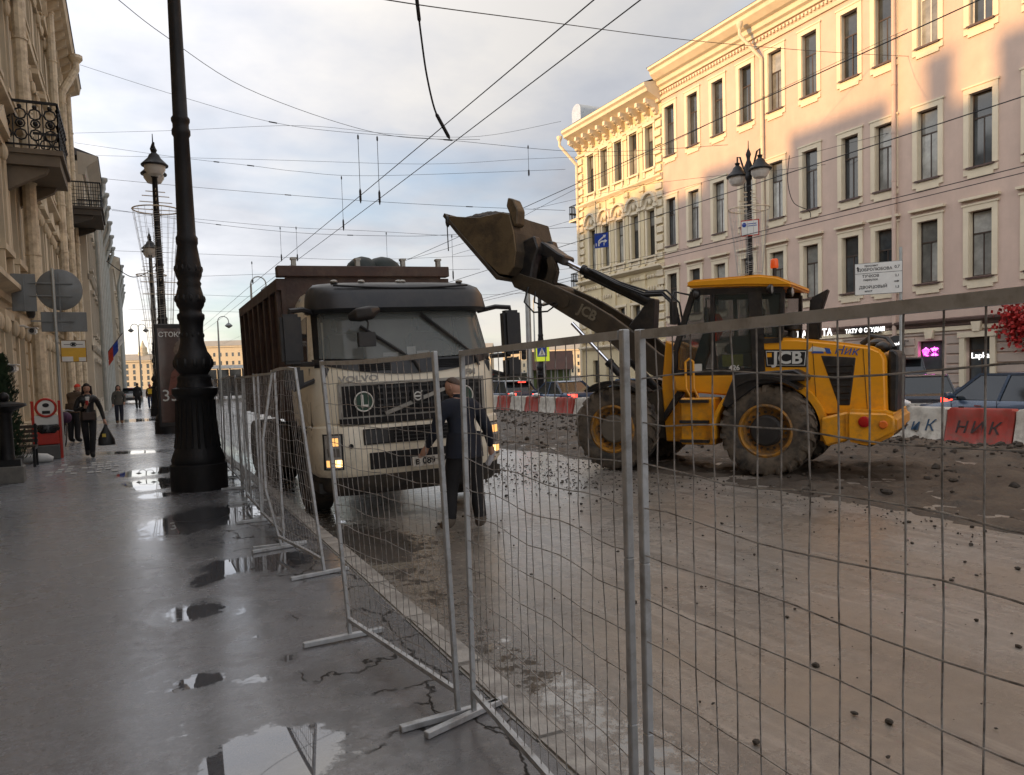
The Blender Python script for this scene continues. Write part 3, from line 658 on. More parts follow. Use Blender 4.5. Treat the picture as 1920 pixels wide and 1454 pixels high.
def balcony(parent, u0, u1, z, out, wire=False, mm=None):
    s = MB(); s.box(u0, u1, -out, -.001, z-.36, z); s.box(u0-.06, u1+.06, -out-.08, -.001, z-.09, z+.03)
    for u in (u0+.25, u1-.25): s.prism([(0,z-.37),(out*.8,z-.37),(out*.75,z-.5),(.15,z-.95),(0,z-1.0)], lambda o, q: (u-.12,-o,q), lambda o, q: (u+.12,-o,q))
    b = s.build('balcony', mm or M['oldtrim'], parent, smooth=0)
    r = MB(); H_ = 1.15
    def run(p0, p1):
        d = V(p1)-V(p0); n = max(2, int(d.length/(.1 if wire else .3)))
        r.bar(V(p0)+V((0,0,H_)), V(p1)+V((0,0,H_)), .06); r.bar(V(p0)+V((0,0,.1)), V(p1)+V((0,0,.1)), .04)
        for k in range(n+1):
            q = V(p0)+d*k/n; r.bar(q, q+V((0,0,H_)), .025)
            if not wire and k < n:
                c = q+d/(2*n); dn = d.normalized()
                for zc, rad in ((.35, .13), (.62, .1), (.85, .13)):
                    r.tube([c+dn*rad*math.cos(t)+V((0,0,zc+rad*math.sin(t))) for t in [k2*math.pi/4 for k2 in range(9)]], .022, 4)
                r.ball(c+V((0,0,.62)), .07, 6, 4); r.ball(c+V((0,0,1.02)), .06, 6, 4)
        if wire:
            for zc in (.25, .42, .58, .75, .92): r.bar(V(p0)+V((0,0,zc)), V(p1)+V((0,0,zc)), .02)
    run((u0,-out,z+.03), (u1,-out,z+.03)); run((u0,-out,z+.03), (u0,-.02,z+.03)); run((u1,-out,z+.03), (u1,-.02,z+.03))
    r.build('railing', M['iron'], b, smooth=0)
    return b
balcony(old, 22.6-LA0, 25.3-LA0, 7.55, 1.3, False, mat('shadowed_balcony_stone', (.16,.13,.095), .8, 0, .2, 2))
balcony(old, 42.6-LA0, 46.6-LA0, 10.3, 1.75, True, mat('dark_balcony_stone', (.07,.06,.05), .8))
pl = MB(); pl.box(0, LA1-LA0, -.16, -.001, -.2, .75); pl.build('plinth', mat('left_plinth', (.16,.14,.12), .7, scale=3, dirt=(.05,.045,.04)), old, smooth=0, bevel=.01)
zc = .85                                                            # rusticated ground storey
for zc in (.85, 1.3, 1.75, 2.2, 2.65, 3.1):
    u = 28.6
    for h in [q for q in ou]:
        a = h-oW/2-.3
        if a-u > .2:
            q = MB(); q.box(u, a, -.09, -.001, zc, zc+.4); q.build('rusticated_course', M['oldwall'], old, smooth=0, bevel=.015)
        u = h+oW/2+.3
# ------------------------------------------------------------------ lower buildings further down the pavement
def row_house(name, label, x, y0, y1, h, wallm, trimm, roofout, nwin, pipes, pm):
    b = thing(name, label, 'building', (x, y0, 0), R(90)); Ln = y1-y0
    us = [Ln*(k+.5)/nwin for k in range(nwin)]; rws = [(1.0, 2.0), (4.6, 2.1), (8.1, 2.1), (11.0, 1.7)]
    rws = [r for r in rws if r[0]+r[1] < h-1]
    facade(0, Ln, -.3, h, [(u-.5, u+.5, z, z+q) for z, q in rws for u in us], .22).build('wall', wallm, b, smooth=0)
    back_box(0, Ln, h, 12).build('rear_wall', wallm, b, smooth=0)
    for z, q in rws:
        mb = MB(); mb.box(-.65, -.5, -.1, -.001, 0, q); mb.box(.5, .65, -.1, -.001, 0, q); mb.box(-.72, .72, -.2, -.001, q, q+.2); mb.box(-.72, .72, -.2, .1, -.18, -.001)
        sm = mb.mesh('surround', trimm, smooth=0)
        for u in us: window(b, u, z, 1.0, q, 'wframe', mull=False, surround=[('surround', sm)])
    cornice(-.01, Ln, [(-.2,h-.7),(.12,h-.7),(.2,h-.3),(roofout*.6,h-.1),(roofout,h+.12),(roofout,h+.3),(-.2,h+.5)]).build('cornice', trimm, b, smooth=0)
    for z in (3.6, 7.4): cornice(0, Ln, [(-.05,z),(.1,z),(.22,z+.15),(.22,z+.25),(-.05,z+.3)]).build('string_course', trimm, b, smooth=0)
    rf = MB(); rf.add([(0,-roofout-.05,h+.3),(Ln,-roofout-.05,h+.3),(Ln,5,h+2.3),(0,5,h+2.3),(Ln,12,h+.3),(0,12,h+.3)], [(0,1,2,3),(3,2,4,5)]); rf.add([(0,-roofout-.05,h+.3),(0,5,h+2.3),(0,12,h+.3)], [(0,1,2)])
    rf.build('roof', M['roofmetal'], b, smooth=0)
    for u in pipes: pipe_down(b, u, .2, h-1.6, .14, pm, .35, (.2, roofout+.1, 1.5))
    return b
M['palewall'] = plaster('pale_stone_plaster', (.60,.53,.42), (.36,.30,.23), .45)
M['greywall'] = plaster('grey_beige_plaster', (.48,.44,.37), (.28,.25,.21), .45)
M['pipe_grey'] = mat('grey_zinc_pipe', (.36,.38,.37), .4, .4, .12, 3)
b2 = row_house('row_house', 'pale plastered house with grey zinc downpipes next to the stained tenement', -1.75, 47.05, 79, 13.6, M['palewall'], M['greywall'], .75, 11, (5.5, 9.5, 13.5, 19, 25, 31), M['pipe_grey'])
b3 = row_house('row_house', 'far grey plastered house with the flag, last in the row along the pavement', -1.0, 79.05, 112, 13.0, M['greywall'], M['palewall'], .6, 11, (6, 14, 22, 30), M['pipe_grey'])
# ------------------------------------------------------------------ far sunlit buildings across the water
M['fary'] = plaster('far_yellow_plaster', (.60,.50,.34), (.46,.38,.26), .3, .05, False)
M['farroof'] = mat('far_roof', (.30,.27,.22), .7, scale=.3)
def far_house(label, c, rz, Lw, h, dome=False, n=14, fl=4):
    b = thing('far_house', label, 'building', c, rz)
    q = MB(); q.box(-Lw/2, Lw/2, 0, 16, -1, h); q.box(-Lw/2-.5, Lw/2+.5, -.6, 16.5, h, h+.9); wl = q.build('wall', M['fary'], b, smooth=0)
    r = MB(); r.prism([(-.8,h+.9),(17,h+.9),(8,h+4.5)], lambda y, z: (-Lw/2-.6, y, z), lambda y, z: (Lw/2+.6, y, z)); r.build('roof', M['farroof'], b, smooth=0)
    wq = MB(); wq.box(-.65, .65, -.05, .1, 0, 2.3); wm = wq.mesh('window', M['pane'], smooth=0)
    for j in range(fl):
        for i in range(n): link('window', wm, b, (-Lw/2+Lw*(i+.5)/n, 0, h*(.12+.86*j/fl)))
    if dome:
        d = MB(); d.lathe([(2.6,h+2),(2.6,h+5),(2.9,h+5.2),(2.2,h+5.6),(2.2,h+8),(1.2,h+9),(.5,h+11),(.2,h+12)], (4,8,0), 12); d.build('tower', M['fary'], b)
    return b
far_house('far sunlit yellow building closing the view down the pavement', (0, 470, -.4), R(-22), 44, 15, True, 12, 4)
far_house('far sunlit yellow building with low roof behind the bus shelter', (62, 500, -.4), R(-24), 60, 24, True, 16, 4)
far_house('far sunlit yellow building seen past the lorry mirror', (165, 440, -.4), R(-30), 70, 17, False, 20, 4)
far_house('far sunlit yellow building behind the traffic light', (245, 430, -.4), R(-35), 70, 16, False, 18, 3)
# ================================================================== the dump truck
M['cab'] = mat('cream_cab_paint', (.80,.73,.58), .32, 0, .05, 3, dirt=MUD, dscale=5, damt=.5, coat=.35, grad=(.35, 1.5, .03), dlo=.42, dhi=.72)
M['visor'] = mat('dark_grey_visor', (.022,.024,.028), .38, 0, .12, 5, dirt=(.07,.065,.06), damt=.3)
M['bed'] = mat('rusty_brown_body', (.055,.030,.024), .6, 0, .3, 4, dirt=(.11,.075,.055), dscale=2.2, damt=.6, bump=.2, bscale=20)
M['chassis'] = mat('muddy_chassis', (.02,.019,.018), .7, 0, .3, 5, dirt=MUD, damt=.6)
M['screen'] = mat('windscreen_glass', (.16,.18,.175), .05, 0, .4, 1.3, spec=.8)
M['lampglass'] = mat('lamp_glass', (.35,.34,.32), .12, 0, .2, 20, spec=.8)
M['lit'] = mat('lit_headlamp', (.9,.6,.25), .2, 0, 0, emit=1.5, ecol=(1,.62,.24))
M['litdim'] = mat('lit_indicator', (.8,.35,.08), .2, 0, 0, emit=.5, ecol=(1,.5,.16))
M['rimgrey'] = mat('grey_steel_rim', (.18,.17,.16), .5, .4, .2, 6, dirt=MUD, damt=.6)
M['greysilver'] = mat('silver_plastic', (.33,.32,.29), .4, .3, .1, 8, dirt=MUD, damt=.4)
M['plate'] = mat('number_plate_white', (.62,.6,.54), .5, 0, .1, 20, dirt=(.2,.16,.11), dscale=15, damt=.5)
M['ink'] = mat('black_ink', (.012,.012,.013), .6, 0, 0)
M['green'] = mat('green_disc', (.02,.055,.035), .5, 0, .1)
M['whitemark'] = mat('white_marking', (.62,.62,.58), .5, 0, .1)
truck = thing('dump_truck', 'cream lorry cab with brown tipper body and lit headlamps waiting at the kerb', 'truck', (3.28, 9.36, ROADZ), 0)
truck.rotation_euler = (0, R(-1.4), R(-.9)); truck.scale = (1, 1, 1.03); BZ = .075
def fz(z):      # cab profile: half width, front y
    T = [(1.1,1.2,.05),(1.25,1.245,.0),(1.75,1.245,.0),(1.92,1.225,.045),(2.2,1.195,.135),(2.62,1.15,.285),(2.78,1.12,.36),(2.9,1.04,.52),(2.94,.9,.7)]
    for a, b_ in zip(T[:-1], T[1:]):
        if z <= b_[0]:
            t = max(0, (z-a[0])/(b_[0]-a[0])); return a[1]+(b_[1]-a[1])*t, a[2]+(b_[2]-a[2])*t
    return T[-1][1:]
def fy(x, z): w_, f = fz(z); q = min(1, abs(x)/w_); return f + .05*q*q + .30*q**9
def plan(z, back=1.8, grow=0.0, n=22):
    w_, f = fz(z); ring = []
    for k in range(n+1):
        t = -1+2*k/n; x = math.copysign(abs(t)**.6, t)*w_
        ring.append(V((x*(1+grow/w_), fy(x, z)-grow, z)))
    ring += [V((w_+grow, back-.1, z)), V((w_-.1, back, z)), V((-w_+.1, back, z)), V((-w_-grow, back-.1, z))]
    return ring
c = MB(); c.rings([plan(z) for z in (1.1,1.25,1.5,1.75,1.92,2.2,2.45,2.62,2.78,2.9,2.94)])
def _open(f):       # the windscreen is a real opening
    p = sum((V(c.v[i]) for i in f), V((0,0,0)))/len(f); return len(f) == 4 and 1.95 < p.z < 2.61 and abs(p.x) < 1.08 and p.y < .5
keep = [i for i, f in enumerate(c.f) if not _open(f)]; c.f = [c.f[i] for i in keep]; c.mi = [0]*len(keep)
cabo = c.build('cab', M['cab'], truck, smooth=40)
M['wsglass'] = bpy.data.materials.new('windscreen_reflect_grey'); M['wsglass'].use_nodes = True; q_ = M['wsglass'].node_tree.nodes['Principled BSDF']
q_.inputs['Base Color'].default_value = (.27,.295,.285,1); q_.inputs['Roughness'].default_value = .04; q_.inputs['Alpha'].default_value = .55  # grey base stands in for sky and street reflections on the glass
M['cabin'] = mat('cab_lining', (.30,.30,.28), .8, 0, .15, 4); M['seatcloth'] = mat('cab_seat_cloth', (.05,.05,.055), .9, 0, .2, 6)
q = MB(); q.box(-1.1,1.1,1.5,1.54,1.3,2.85); q.build('cab_rear_lining', M['cabin'], truck, smooth=0)
q = MB(); q.prism([(.14,1.9),(.75,1.96),(.8,1.5),(.14,1.5)], lambda y, z: (-1.12,y,z), lambda y, z: (1.12,y,z)); q.build('dashboard', M['visor'], truck, smooth=0, bevel=.02)
for x in (-.58, .6):
    q = MB(); q.prism([(1.0,1.5),(1.35,1.5),(1.42,2.3),(1.2,2.36)], lambda y, z: (x-.26,y,z), lambda y, z: (x+.26,y,z)); q.prism([(1.2,2.38),(1.4,2.38),(1.4,2.6),(1.24,2.6)], lambda y, z: (x-.14,y,z), lambda y, z: (x+.14,y,z)); q.build('seat', M['seatcloth'], truck, bevel=.05, seg=2)
q = MB(); q.tube([V((.6+.22*math.cos(t), .72+.08*math.sin(t), 2.05+.19*math.sin(t))) for t in [k*math.pi/12 for k in range(25)]], .018, 6); q.bar((.4,.72,2.05),(.8,.72,2.05),.03); q.bar((.6,.72,2.05),(.6,.6,1.9),.05); q.build('steering_wheel', M['black'], truck)
for x, z, w_, h_ in ((.08,2.06,.12,.12), (.24,2.03,.17,.06), (-.2,2.03,.2,.05)):
    q = MB(); q.box(x-w_/2,x+w_/2,.3,.305,z-h_/2,z+h_/2); q.build('paper', M['white'], truck, smooth=0)
q = MB(); q.box(-1.0,1.0,.45,.5,2.5,2.62); q.build('sun_blind', M['visor'], truck, smooth=0)
def patch(x0, x1, z0, z1, off, name, material, parent, nx=16, nz=6, zb=None, zt=None, thick=.03, bevel=0, xf=None):
    """panel that follows the cab front, lifted by off"""
    mb = MB(); rings = []
    def pt(u, v, o):
        za = zb(u) if zb else z0; ztt = zt(u) if zt else z1
        z = za+(ztt-za)*v; x = x0+(x1-x0)*u
        if xf: x = xf(x, v)
        return V((x, fy(x, z)-o, z))
    A = [pt(i/nx, j/nz, off) for j in range(nz+1) for i in range(nx+1)]; B = [pt(i/nx, j/nz, off-thick) for j in range(nz+1) for i in range(nx+1)]
    n = len(A); fs = [(j*(nx+1)+i, j*(nx+1)+i+1, (j+1)*(nx+1)+i+1, (j+1)*(nx+1)+i) for j in range(nz) for i in range(nx)]
    bd = [i for i in range(nx+1)] + [(j*(nx+1)+nx) for j in range(1, nz+1)] + [nz*(nx+1)+i for i in range(nx-1, -1, -1)] + [j*(nx+1) for j in range(nz-1, 0, -1)]
    mb.add(A+B, fs + [(bd[k], bd[(k+1) % len(bd)], bd[(k+1) % len(bd)]+n, bd[k]+n) for k in range(len(bd))])
    return mb.build(name, material, parent, smooth=40)
# windscreen, dark surround below it, visor
ws = lambda x, v: x*(1.0 if v < .5 else 1.0)
for sx in (-1, 1): patch(min(sx*1.08,sx*1.17), max(sx*1.08,sx*1.17), 1.9, 2.64, .012, 'windscreen_seal', M['dark'], truck, 4, 8, xf=lambda x, v: x*(1.015-.045*v))
patch(-1.1, 1.1, 2.54, 2.66, .012, 'windscreen_seal', M['dark'], truck, 20, 2)
patch(-1.12, 1.12, 2.02, 2.6, .02, 'windscreen', M['wsglass'], truck, 26, 8, thick=.008, zb=lambda u: 1.97+.04*(2*u-1)**2, xf=lambda x, v: x*(1.01-.045*v))
patch(-1.2, 1.2, 1.8, 1.97, .025, 'cowl', M['visor'], truck, 26, 3, zb=lambda u: 1.78+.17*(2*u-1)**2, zt=lambda u: 1.955+.05*(2*u-1)**2)
for sx in (-.5, .5):
    v = MB()
    for k in range(5): z = 1.84+k*.022; v.box(sx-.2, sx+.2, fy(sx, z)-.045, fy(sx, z)+.02, z, z+.011)
    v.build('vent', M['dark'], truck, smooth=0)
vz = MB()
def vring(z, o, w_): return [V((x, o+.05*(x/w_)**2+.22*(abs(x)/w_)**8, z)) for x in [w_*math.copysign(abs(-1+2*k/20)**.6, -1+2*k/20) for k in range(21)]] + [V((w_*.98, .9, z)), V((-w_*.98, .9, z))]
vz.rings([vring(2.56,.10,1.17), vring(2.6,.05,1.18), vring(2.78,.12,1.165), vring(2.88,.22,1.14), vring(2.93,.34,1.08), vring(2.95,.5,1.0)]); vis = vz.build('sun_visor', M['visor'], truck, smooth=50)
vl = MB(); vl.tube([V((x, .19+.05*(x/1.1)**2+.2*(abs(x)/1.1)**8-.012, 2.845+.05*(x/1.0)**2)) for x in [(-1+2*k/24)*.9 for k in range(25)]], .012, 5); vl.build('visor_groove', M['dark'], vis)
for x in (-.85, -.5, 0, .05, .85):
    q = MB(); q.ball((x, .42, 2.95), (.05,.06,.025), 8, 5); q.build('roof_marker', M['greysilver'], vis)
# wipers
for x0, z0, x1, z1 in ((.02, 1.93, -.62, 2.38), (.86, 1.98, .2, 2.52)):
    w1 = MB(); P = [V((x0+(x1-x0)*t, fy(x0+(x1-x0)*t, z0+(z1-z0)*t)-.06, z0+(z1-z0)*t)) for t in (0, .25, .5, .75, 1)]
    w1.tube([P[0]+V((.06,0,-.14))]+P[:3], .017, 6); w1.tube(P[1:], .022, 6); w1.build('wiper', M['black'], truck)
# small inspection mirrors over the windscreen (passenger side)
m = MB(); m.loft([((-.78,-.02,2.48),.05),((-.7,-.12,2.5),.085),((-.56,-.16,2.52),.085),((-.45,-.12,2.56),.04)], 10); m.tube([(-.62,-.1,2.46),(-.6,-.18,2.4),(-.62,-.2,2.32)], .013, 6)
m.box(-.74,-.53,-.23,-.13,2.12,2.29); m.build('front_mirror', M['black'], truck, bevel=.02, seg=2)
# upper grille
patch(-.98, .98, 1.26, 1.7, .012, 'grille_surround', M['greysilver'], truck, 20, 5)
patch(-.93, .93, 1.295, 1.665, .02, 'grille', M['dark'], truck, 20, 5)
for k in range(5): 
    z = 1.34+k*.072; patch(-.5, .9, z-.011, z+.011, .038, 'grille_slat', M['black'], truck, 14, 1, thick=.02)
for k in range(9):
    x = -.42+k*.155; s = MB(); s.bar((x, fy(x,1.48)-.03, 1.3), (x, fy(x,1.48)-.03, 1.66), .02); s.build('grille_slat', M['black'], truck, smooth=0)
s = MB(); s.bar((-.42, fy(-.4,1.34)-.052, 1.31), (.62, fy(.6,1.62)-.052, 1.645), .03, .045); s.build('diagonal_bar', M['greysilver'], truck, smooth=0)
s = MB(); s.box(-.075, .085, -.075, -.02, 1.42, 1.575); bd = s.build('badge', M['black'], truck, bevel=.012, seg=2)
s = MB(); s.tube([V((.005+.047*math.cos(t), -.078, 1.497+.047*math.sin(t))) for t in [k*math.pi/10 for k in range(21)]], .009, 6); s.bar((-.045,-.082,1.497),(.055,-.082,1.497),.02); s.bar((.035,-.08,1.53),(.065,-.08,1.56),.012); s.build('badge_ring', M['whitemark'], bd)
for x in (-.68, .66):
    d = MB(); y = fy(x, 1.47)-.03; ax = Matrix.Rotation(R(90), 3, 'X')
    d.lathe([(.12,0),(.12,.012)], (x, y, 1.47), 28, ax); di = d.build('roundel', M['green'], truck)
    r = MB(); r.tube([V((x+.116*math.cos(t), y-.014, 1.47+.116*math.sin(t))) for t in [k*math.pi/16 for k in range(33)]], .009, 5); r.build('roundel_rim', M['whitemark'], di)
    lettering('L', .2, M['whitemark'], di, (x+.005, y-.02, 1.47), (1,0,0), (0,0,1), bold=.006)
lettering('VOLVO', .1, M['greysilver'], truck, (-.72, fy(-.72,1.745)-.008, 1.745), (1,-.02,0), (0,0,1), sx=1.5, bold=.003)
lettering('FM', .1, M['greysilver'], truck, (.78, fy(.78,1.76)-.012, 1.76), (1,.12,0), (0,0,1), sx=1.2, bold=.003)
# bumper
bp = MB()
def bring(z, w_, f): return [V((x, f+.05*(x/w_)**2+.3*(abs(x)/w_)**10, z)) for x in [w_*math.copysign(abs(-1+2*k/22)**.6, -1+2*k/22) for k in range(23)]] + [V((w_, .75, z)), V((-w_, .75, z))]
bp.rings([bring(.5+BZ,1.22,-.05), bring(.56+BZ,1.25,-.09), bring(.9+BZ,1.26,-.08), bring(1.1+BZ,1.25,-.04), bring(1.125+BZ,1.22,.0)]); bump = bp.build('bumper', M['cab'], truck, smooth=40)
bq = MB(); bq.rings([bring(.34,1.17,.03), bring(.42,1.22,-.04), bring(.498+BZ,1.225,-.055)]); bq.build('bumper_skirt', M['chassis'], truck, smooth=40)
by = lambda x, f=-.09: f+.05*(x/1.25)**2+.3*(abs(x)/1.25)**10
def bpanel(x0, x1, z0, z1, o, name, material, parent=truck, slope=0):
    mb = MB(); n = 12; xs = [x0+(x1-x0)*k/n for k in range(n+1)]
    mb.rings([[V((x+slope*(z-z0)*(1 if x > 0 else -1), by(x)-o+dy, z)) for (z, dy) in ((z0,.03),(z0,0),(z1,0),(z1,.03))] for x in xs]); return mb.build(name, material, parent, smooth=30)
bpanel(-.98, .98, 1.135+BZ*.9, 1.245+BZ*.4, -.045, 'upper_slot', M['dark'])
mg = bpanel(-.72, .72, .875+BZ, 1.065+BZ, .012, 'middle_grille', M['dark'])
for k in range(4): bpanel(-.34, .66, .9+BZ+k*.045, .912+BZ+k*.045, .024, 'grille_slat', M['black'])
lg = bpanel(-.66, .66, .575+BZ, .775+BZ, .012, 'lower_grille', M['dark'])
bpanel(-.70, -.42, .89+BZ, 1.05+BZ, .02, 'grille_blank', M['visor']); bpanel(.42, .70, .89+BZ, 1.05+BZ, .02, 'grille_blank', M['visor'])
for sx in (-1, 1):
    h = bpanel(sx*.98 if sx > 0 else -1.19, 1.19 if sx > 0 else -.98, .60+BZ, 1.03+BZ, .012, 'headlight', M['black'], slope=-.02)
    def lens(za, zb_, mt, nm): 
        xa, xb = (sx*1.0, sx*1.17) if sx > 0 else (-1.17, -1.0)
        return bpanel(xa, xb, za, zb_, .02, nm, mt, h)
    lens(.615+BZ, 1.015+BZ, M['lampglass'], 'lamp_glass')
    def glow(xa, xb, za, zb_, mm_, nm): 
        q = MB(); q.rings([[V((sx*x, by(x)-.0235+dy, z)) for z, dy in ((za,.012),(za,0),(zb_,0),(zb_,.012))] for x in (xa, (xa+xb)/2, xb)]); q.build(nm, M[mm_], h, smooth=0, bevel=.006)
    glow(1.0, 1.075, .635+BZ, .725+BZ, 'lit', 'low_beam'); glow(1.085, 1.165, .635+BZ, .72+BZ, 'litdim', 'side_lamp'); glow(1.03, 1.14, .885+BZ, .985+BZ, 'litdim', 'indicator'); glow(1.02, 1.15, .755+BZ, .86+BZ, 'rimgrey', 'high_beam')
s = MB(); s.box(-.13, .4, -.125, -.105, .56+BZ, .68+BZ); npo = s.build('number_plate', M['plate'], truck, smooth=0)
lettering('в 089', .115, M['ink'], npo, (.04, -.128, .62+BZ), (1,0,0), (0,0,1), bold=.003); lettering('98', .085, M['ink'], npo, (.32, -.128, .625+BZ), (1,0,0), (0,0,1), bold=.002)
for x in (-.88, .88):
    q = MB(); q.cyl((x, by(x)-.02, .95), (x, by(x)+.03, .95), .028, n=10); q.build('tow_eye', M['dark'], truck)
# side of the cab
for sx in (-1, 1):
    sw = MB(); X = lambda z: sx*(fz(z)[0]+.008)
    sw.prism([(.55,1.98),(1.45,1.98),(1.45,2.5),(.75,2.55)], lambda y, z: V((X(z), y, z)), lambda y, z: V((X(z)-sx*.04, y, z))); sw.build('side_window', M['glass'], truck, smooth=0)
    dl = MB()
    for a, b_ in (((.42,1.15),(.42,1.9)),((1.55,1.15),(1.55,2.6)),((.42,1.15),(1.55,1.15))): dl.bar((sx*1.247,a[0],a[1]),(sx*(fz(b_[1])[0]+.002),b_[0],b_[1]),.012)
    dl.build('door_seam', M['dark'], truck, smooth=0)
    st = MB(); st.box(sx*1.24 if sx < 0 else 1.0, -1.0 if sx < 0 else 1.24, .25, .8, .38, .5); st.box(min(sx*1.24,sx*1.0), max(sx*1.24,sx*1.0), .25, .8, .68, .74); st.build('step', M['chassis'], truck, smooth=0)
    mu = MB(); mu.prism([(.75+.66*math.cos(t), .5+.66*math.sin(t)) for t in [math.pi*k/10 for k in range(11)]] + [(.75+.58*math.cos(t), .5+.58*math.sin(t)) for t in [math.pi*k/10 for k in range(10, -1, -1)]], lambda y, z: V((sx*1.25, y+.62, z)), lambda y, z: V((sx*.75, y+.62, z))); mu.build('mudguard', M['black'], truck)
    # mirrors on arms
    mi = MB(); mx_ = sx*1.47
    mi.box(mx_-.13, mx_+.12, .06, .24, 1.96, 2.54); mi.box(mx_-.12, mx_+.11, .08, .25, 1.66, 1.92)
    mo = mi.build('mirror', M['black'], truck, bevel=.035, seg=2)
    
    for ap in ([(sx*1.1,.42,2.56),(sx*1.3,.25,2.6),(mx_,.16,2.58),(mx_,.16,2.5)], [(sx*1.2,.3,1.75),(mx_,.2,1.66),(mx_,.18,1.72)], [(sx*1.2,.3,1.95),(mx_,.2,1.96)]): ar = MB(); ar.tube(ap, .032, 6); ar.build('mirror_arm', M['black'], mo)
    gl = MB(); gl.box(mx_-.08, mx_+.08, .241, .247, 2.02, 2.48); gl.build('mirror_glass', M['chrome'], mo, smooth=0)
# chassis, wheels
ch = MB(); ch.box(-.45,-.35,.3,7.6,.72,1.0); ch.box(.35,.45,.3,7.6,.72,1.0); ch.box(-1.0,1.0,1.2,1.5,.45,.6); ch.box(-.9,.9,.25,.5,.35,.6); ch.box(-1.2,-.55,2.6,4.2,.45,1.05); ch.box(.55,1.2,2.6,4.2,.45,1.05); ch.build('chassis', M['chassis'], truck, smooth=0, bevel=.02)
def tyre_mesh(r, w_, rim, name='tyre'):
    h = w_/2; t = MB(); ax = Matrix.Rotation(R(90), 3, 'Y')
    t.lathe([(rim,-h*.8),(rim+.06,-h*.98),(r*.9,-h),(r*.97,-h*.9),(r,-h*.6),(r,h*.6),(r*.97,h*.9),(r*.9,h),(rim+.06,h*.98),(rim,h*.8)], (0,0,0), 36, ax, caps=False); return t
def wheel(parent, c, r, w_, rim, rimm, side):
    t = tyre_mesh(r, w_, rim).build('wheel', M['rubber'], parent); t.location = c
    q = MB(); ax = Matrix.Rotation(R(90)*side, 3, 'Y'); h = w_/2
    q.lathe([(rim+.005,-h*.7),(rim+.005,h*.72),(rim*.86,h*.75),(rim*.8,h*.3),(rim*.45,h*.2),(rim*.42,h*.55),(rim*.3,h*.6)], (0,0,0), 24, ax); q.build('rim', rimm, t)
    return t
for sx in (-1, 1):
    wheel(truck, (sx*1.06, 1.38, .515), .515, .34, .29, M['rimgrey'], sx)
    for y in (5.2, 6.55): wheel(truck, (sx*.98, y, .515), .515, .56, .29, M['rimgrey'], sx)
# tipper body
bd = MB(); T_ = 3.22; y0, y1 = 2.0, 6.9
bd.box(-1.25,1.25,y0,y1,1.2,1.32); bd.box(-1.25,-1.18,y0,y1,1.321,T_-.2); bd.box(1.18,1.25,y0,y1,1.321,T_-.2); bd.box(-1.179,1.179,y0,y0+.07,1.321,T_); bd.box(-1.179,1.179,y1-.07,y1,1.321,T_-.25)
body = bd.build('tipper_body', M['bed'], truck, smooth=0)
fr = MB(); fr.box(-1.3,1.3,y0-.08,y0+.1,T_-.02,T_+.13); fr.build('headboard_rail', M['bed'], body, smooth=0, bevel=.01)
for sx in (-1, 1):
    r_ = MB(); r_.box(min(sx*1.17,sx*1.31), max(sx*1.17,sx*1.31), y0, y1, T_-.199, T_-.04); r_.build('side_rail', M['bed'], body, smooth=0)
    for k in range(8):
        y = y0+.06+k*(y1-y0-.2)/7; p = MB(); p.box(min(sx*1.251,sx*1.31), max(sx*1.251,sx*1.31), y, y+.12, 1.2, T_-.2); p.build('rib', M['bed'], body, smooth=0)
for x in (-1.05, -.12, .58, 1.15):
    q = MB(); q.box(x-.03, x+.03, y0-.04, y0+.04, T_+.131, T_+.22); q.box(x-.042, x+.042, y0-.05, y0+.05, T_+.2201, T_+.25); q.build('tarp_bracket', M['greysilver'], body, smooth=0)
tp = MB()
for x, s in ((-.02, .3), (.3, .34)): tp.ball((x+.1, y0+.5, T_+.02), (s, .35, .33), 14, 8)
tp.build('tarpaulin', mat('dark_green_tarpaulin', (.012,.02,.017), .6, 0, .3, 6, bump=.4, bscale=9), body)
# ================================================================== the wheel loader
M['jcb'] = mat('yellow_machine_paint', (.80,.345,.010), .38, 0, .07, 3, dirt=(.15,.10,.055), dscale=6, damt=.85, coat=.2, grad=(.3, 1.9, .06), dlo=.42, dhi=.68)
M['rimmud'] = mat('muddy_yellow_rim', (.42,.19,.02), .6, 0, .2, 6, dirt=(.10,.075,.05), dscale=7, damt=.85, dlo=.4, dhi=.58, bump=.3, bscale=30)
M['jcbmud'] = mat('muddy_boom_paint', (.062,.047,.03), .6, 0, .25, 4, dirt=(.035,.028,.021), dscale=3, damt=.85, bump=.25, bscale=25)
M['bucket'] = mat('worn_bucket_steel', (.125,.09,.048), .55, .15, .2, 3, dirt=(.045,.036,.027), dscale=2.5, damt=.8, bump=.25, bscale=22)
M['mblack'] = mat('black_machine_paint', (.016,.016,.017), .42, 0, .2, 6, dirt=(.06,.05,.04), dscale=5, damt=.5)
M['otr'] = mat('muddy_loader_tyre', (.035,.031,.027), .8, 0, .2, 6, bump=.4, bscale=18, dirt=(.15,.118,.085), dscale=3.2, damt=.9, dlo=.38, dhi=.58)
gm = bpy.data.materials.new('clear_cab_glass'); gm.use_nodes = True; q_ = gm.node_tree.nodes['Principled BSDF']
q_.inputs['Base Color'].default_value = (.05,.065,.06,1); q_.inputs['Roughness'].default_value = .03; q_.inputs['Alpha'].default_value = .4; M['clear'] = gm
ld = thing('wheel_loader', 'yellow wheel loader with cab and raised bucket tipping towards the lorry', 'loader', (10.086, 9.848, ROADZ), R(121.93))
YB = lambda poly, a, b_: MB().prism(poly, lambda x, z: (x, a, z), lambda x, z: (x, b_, z))
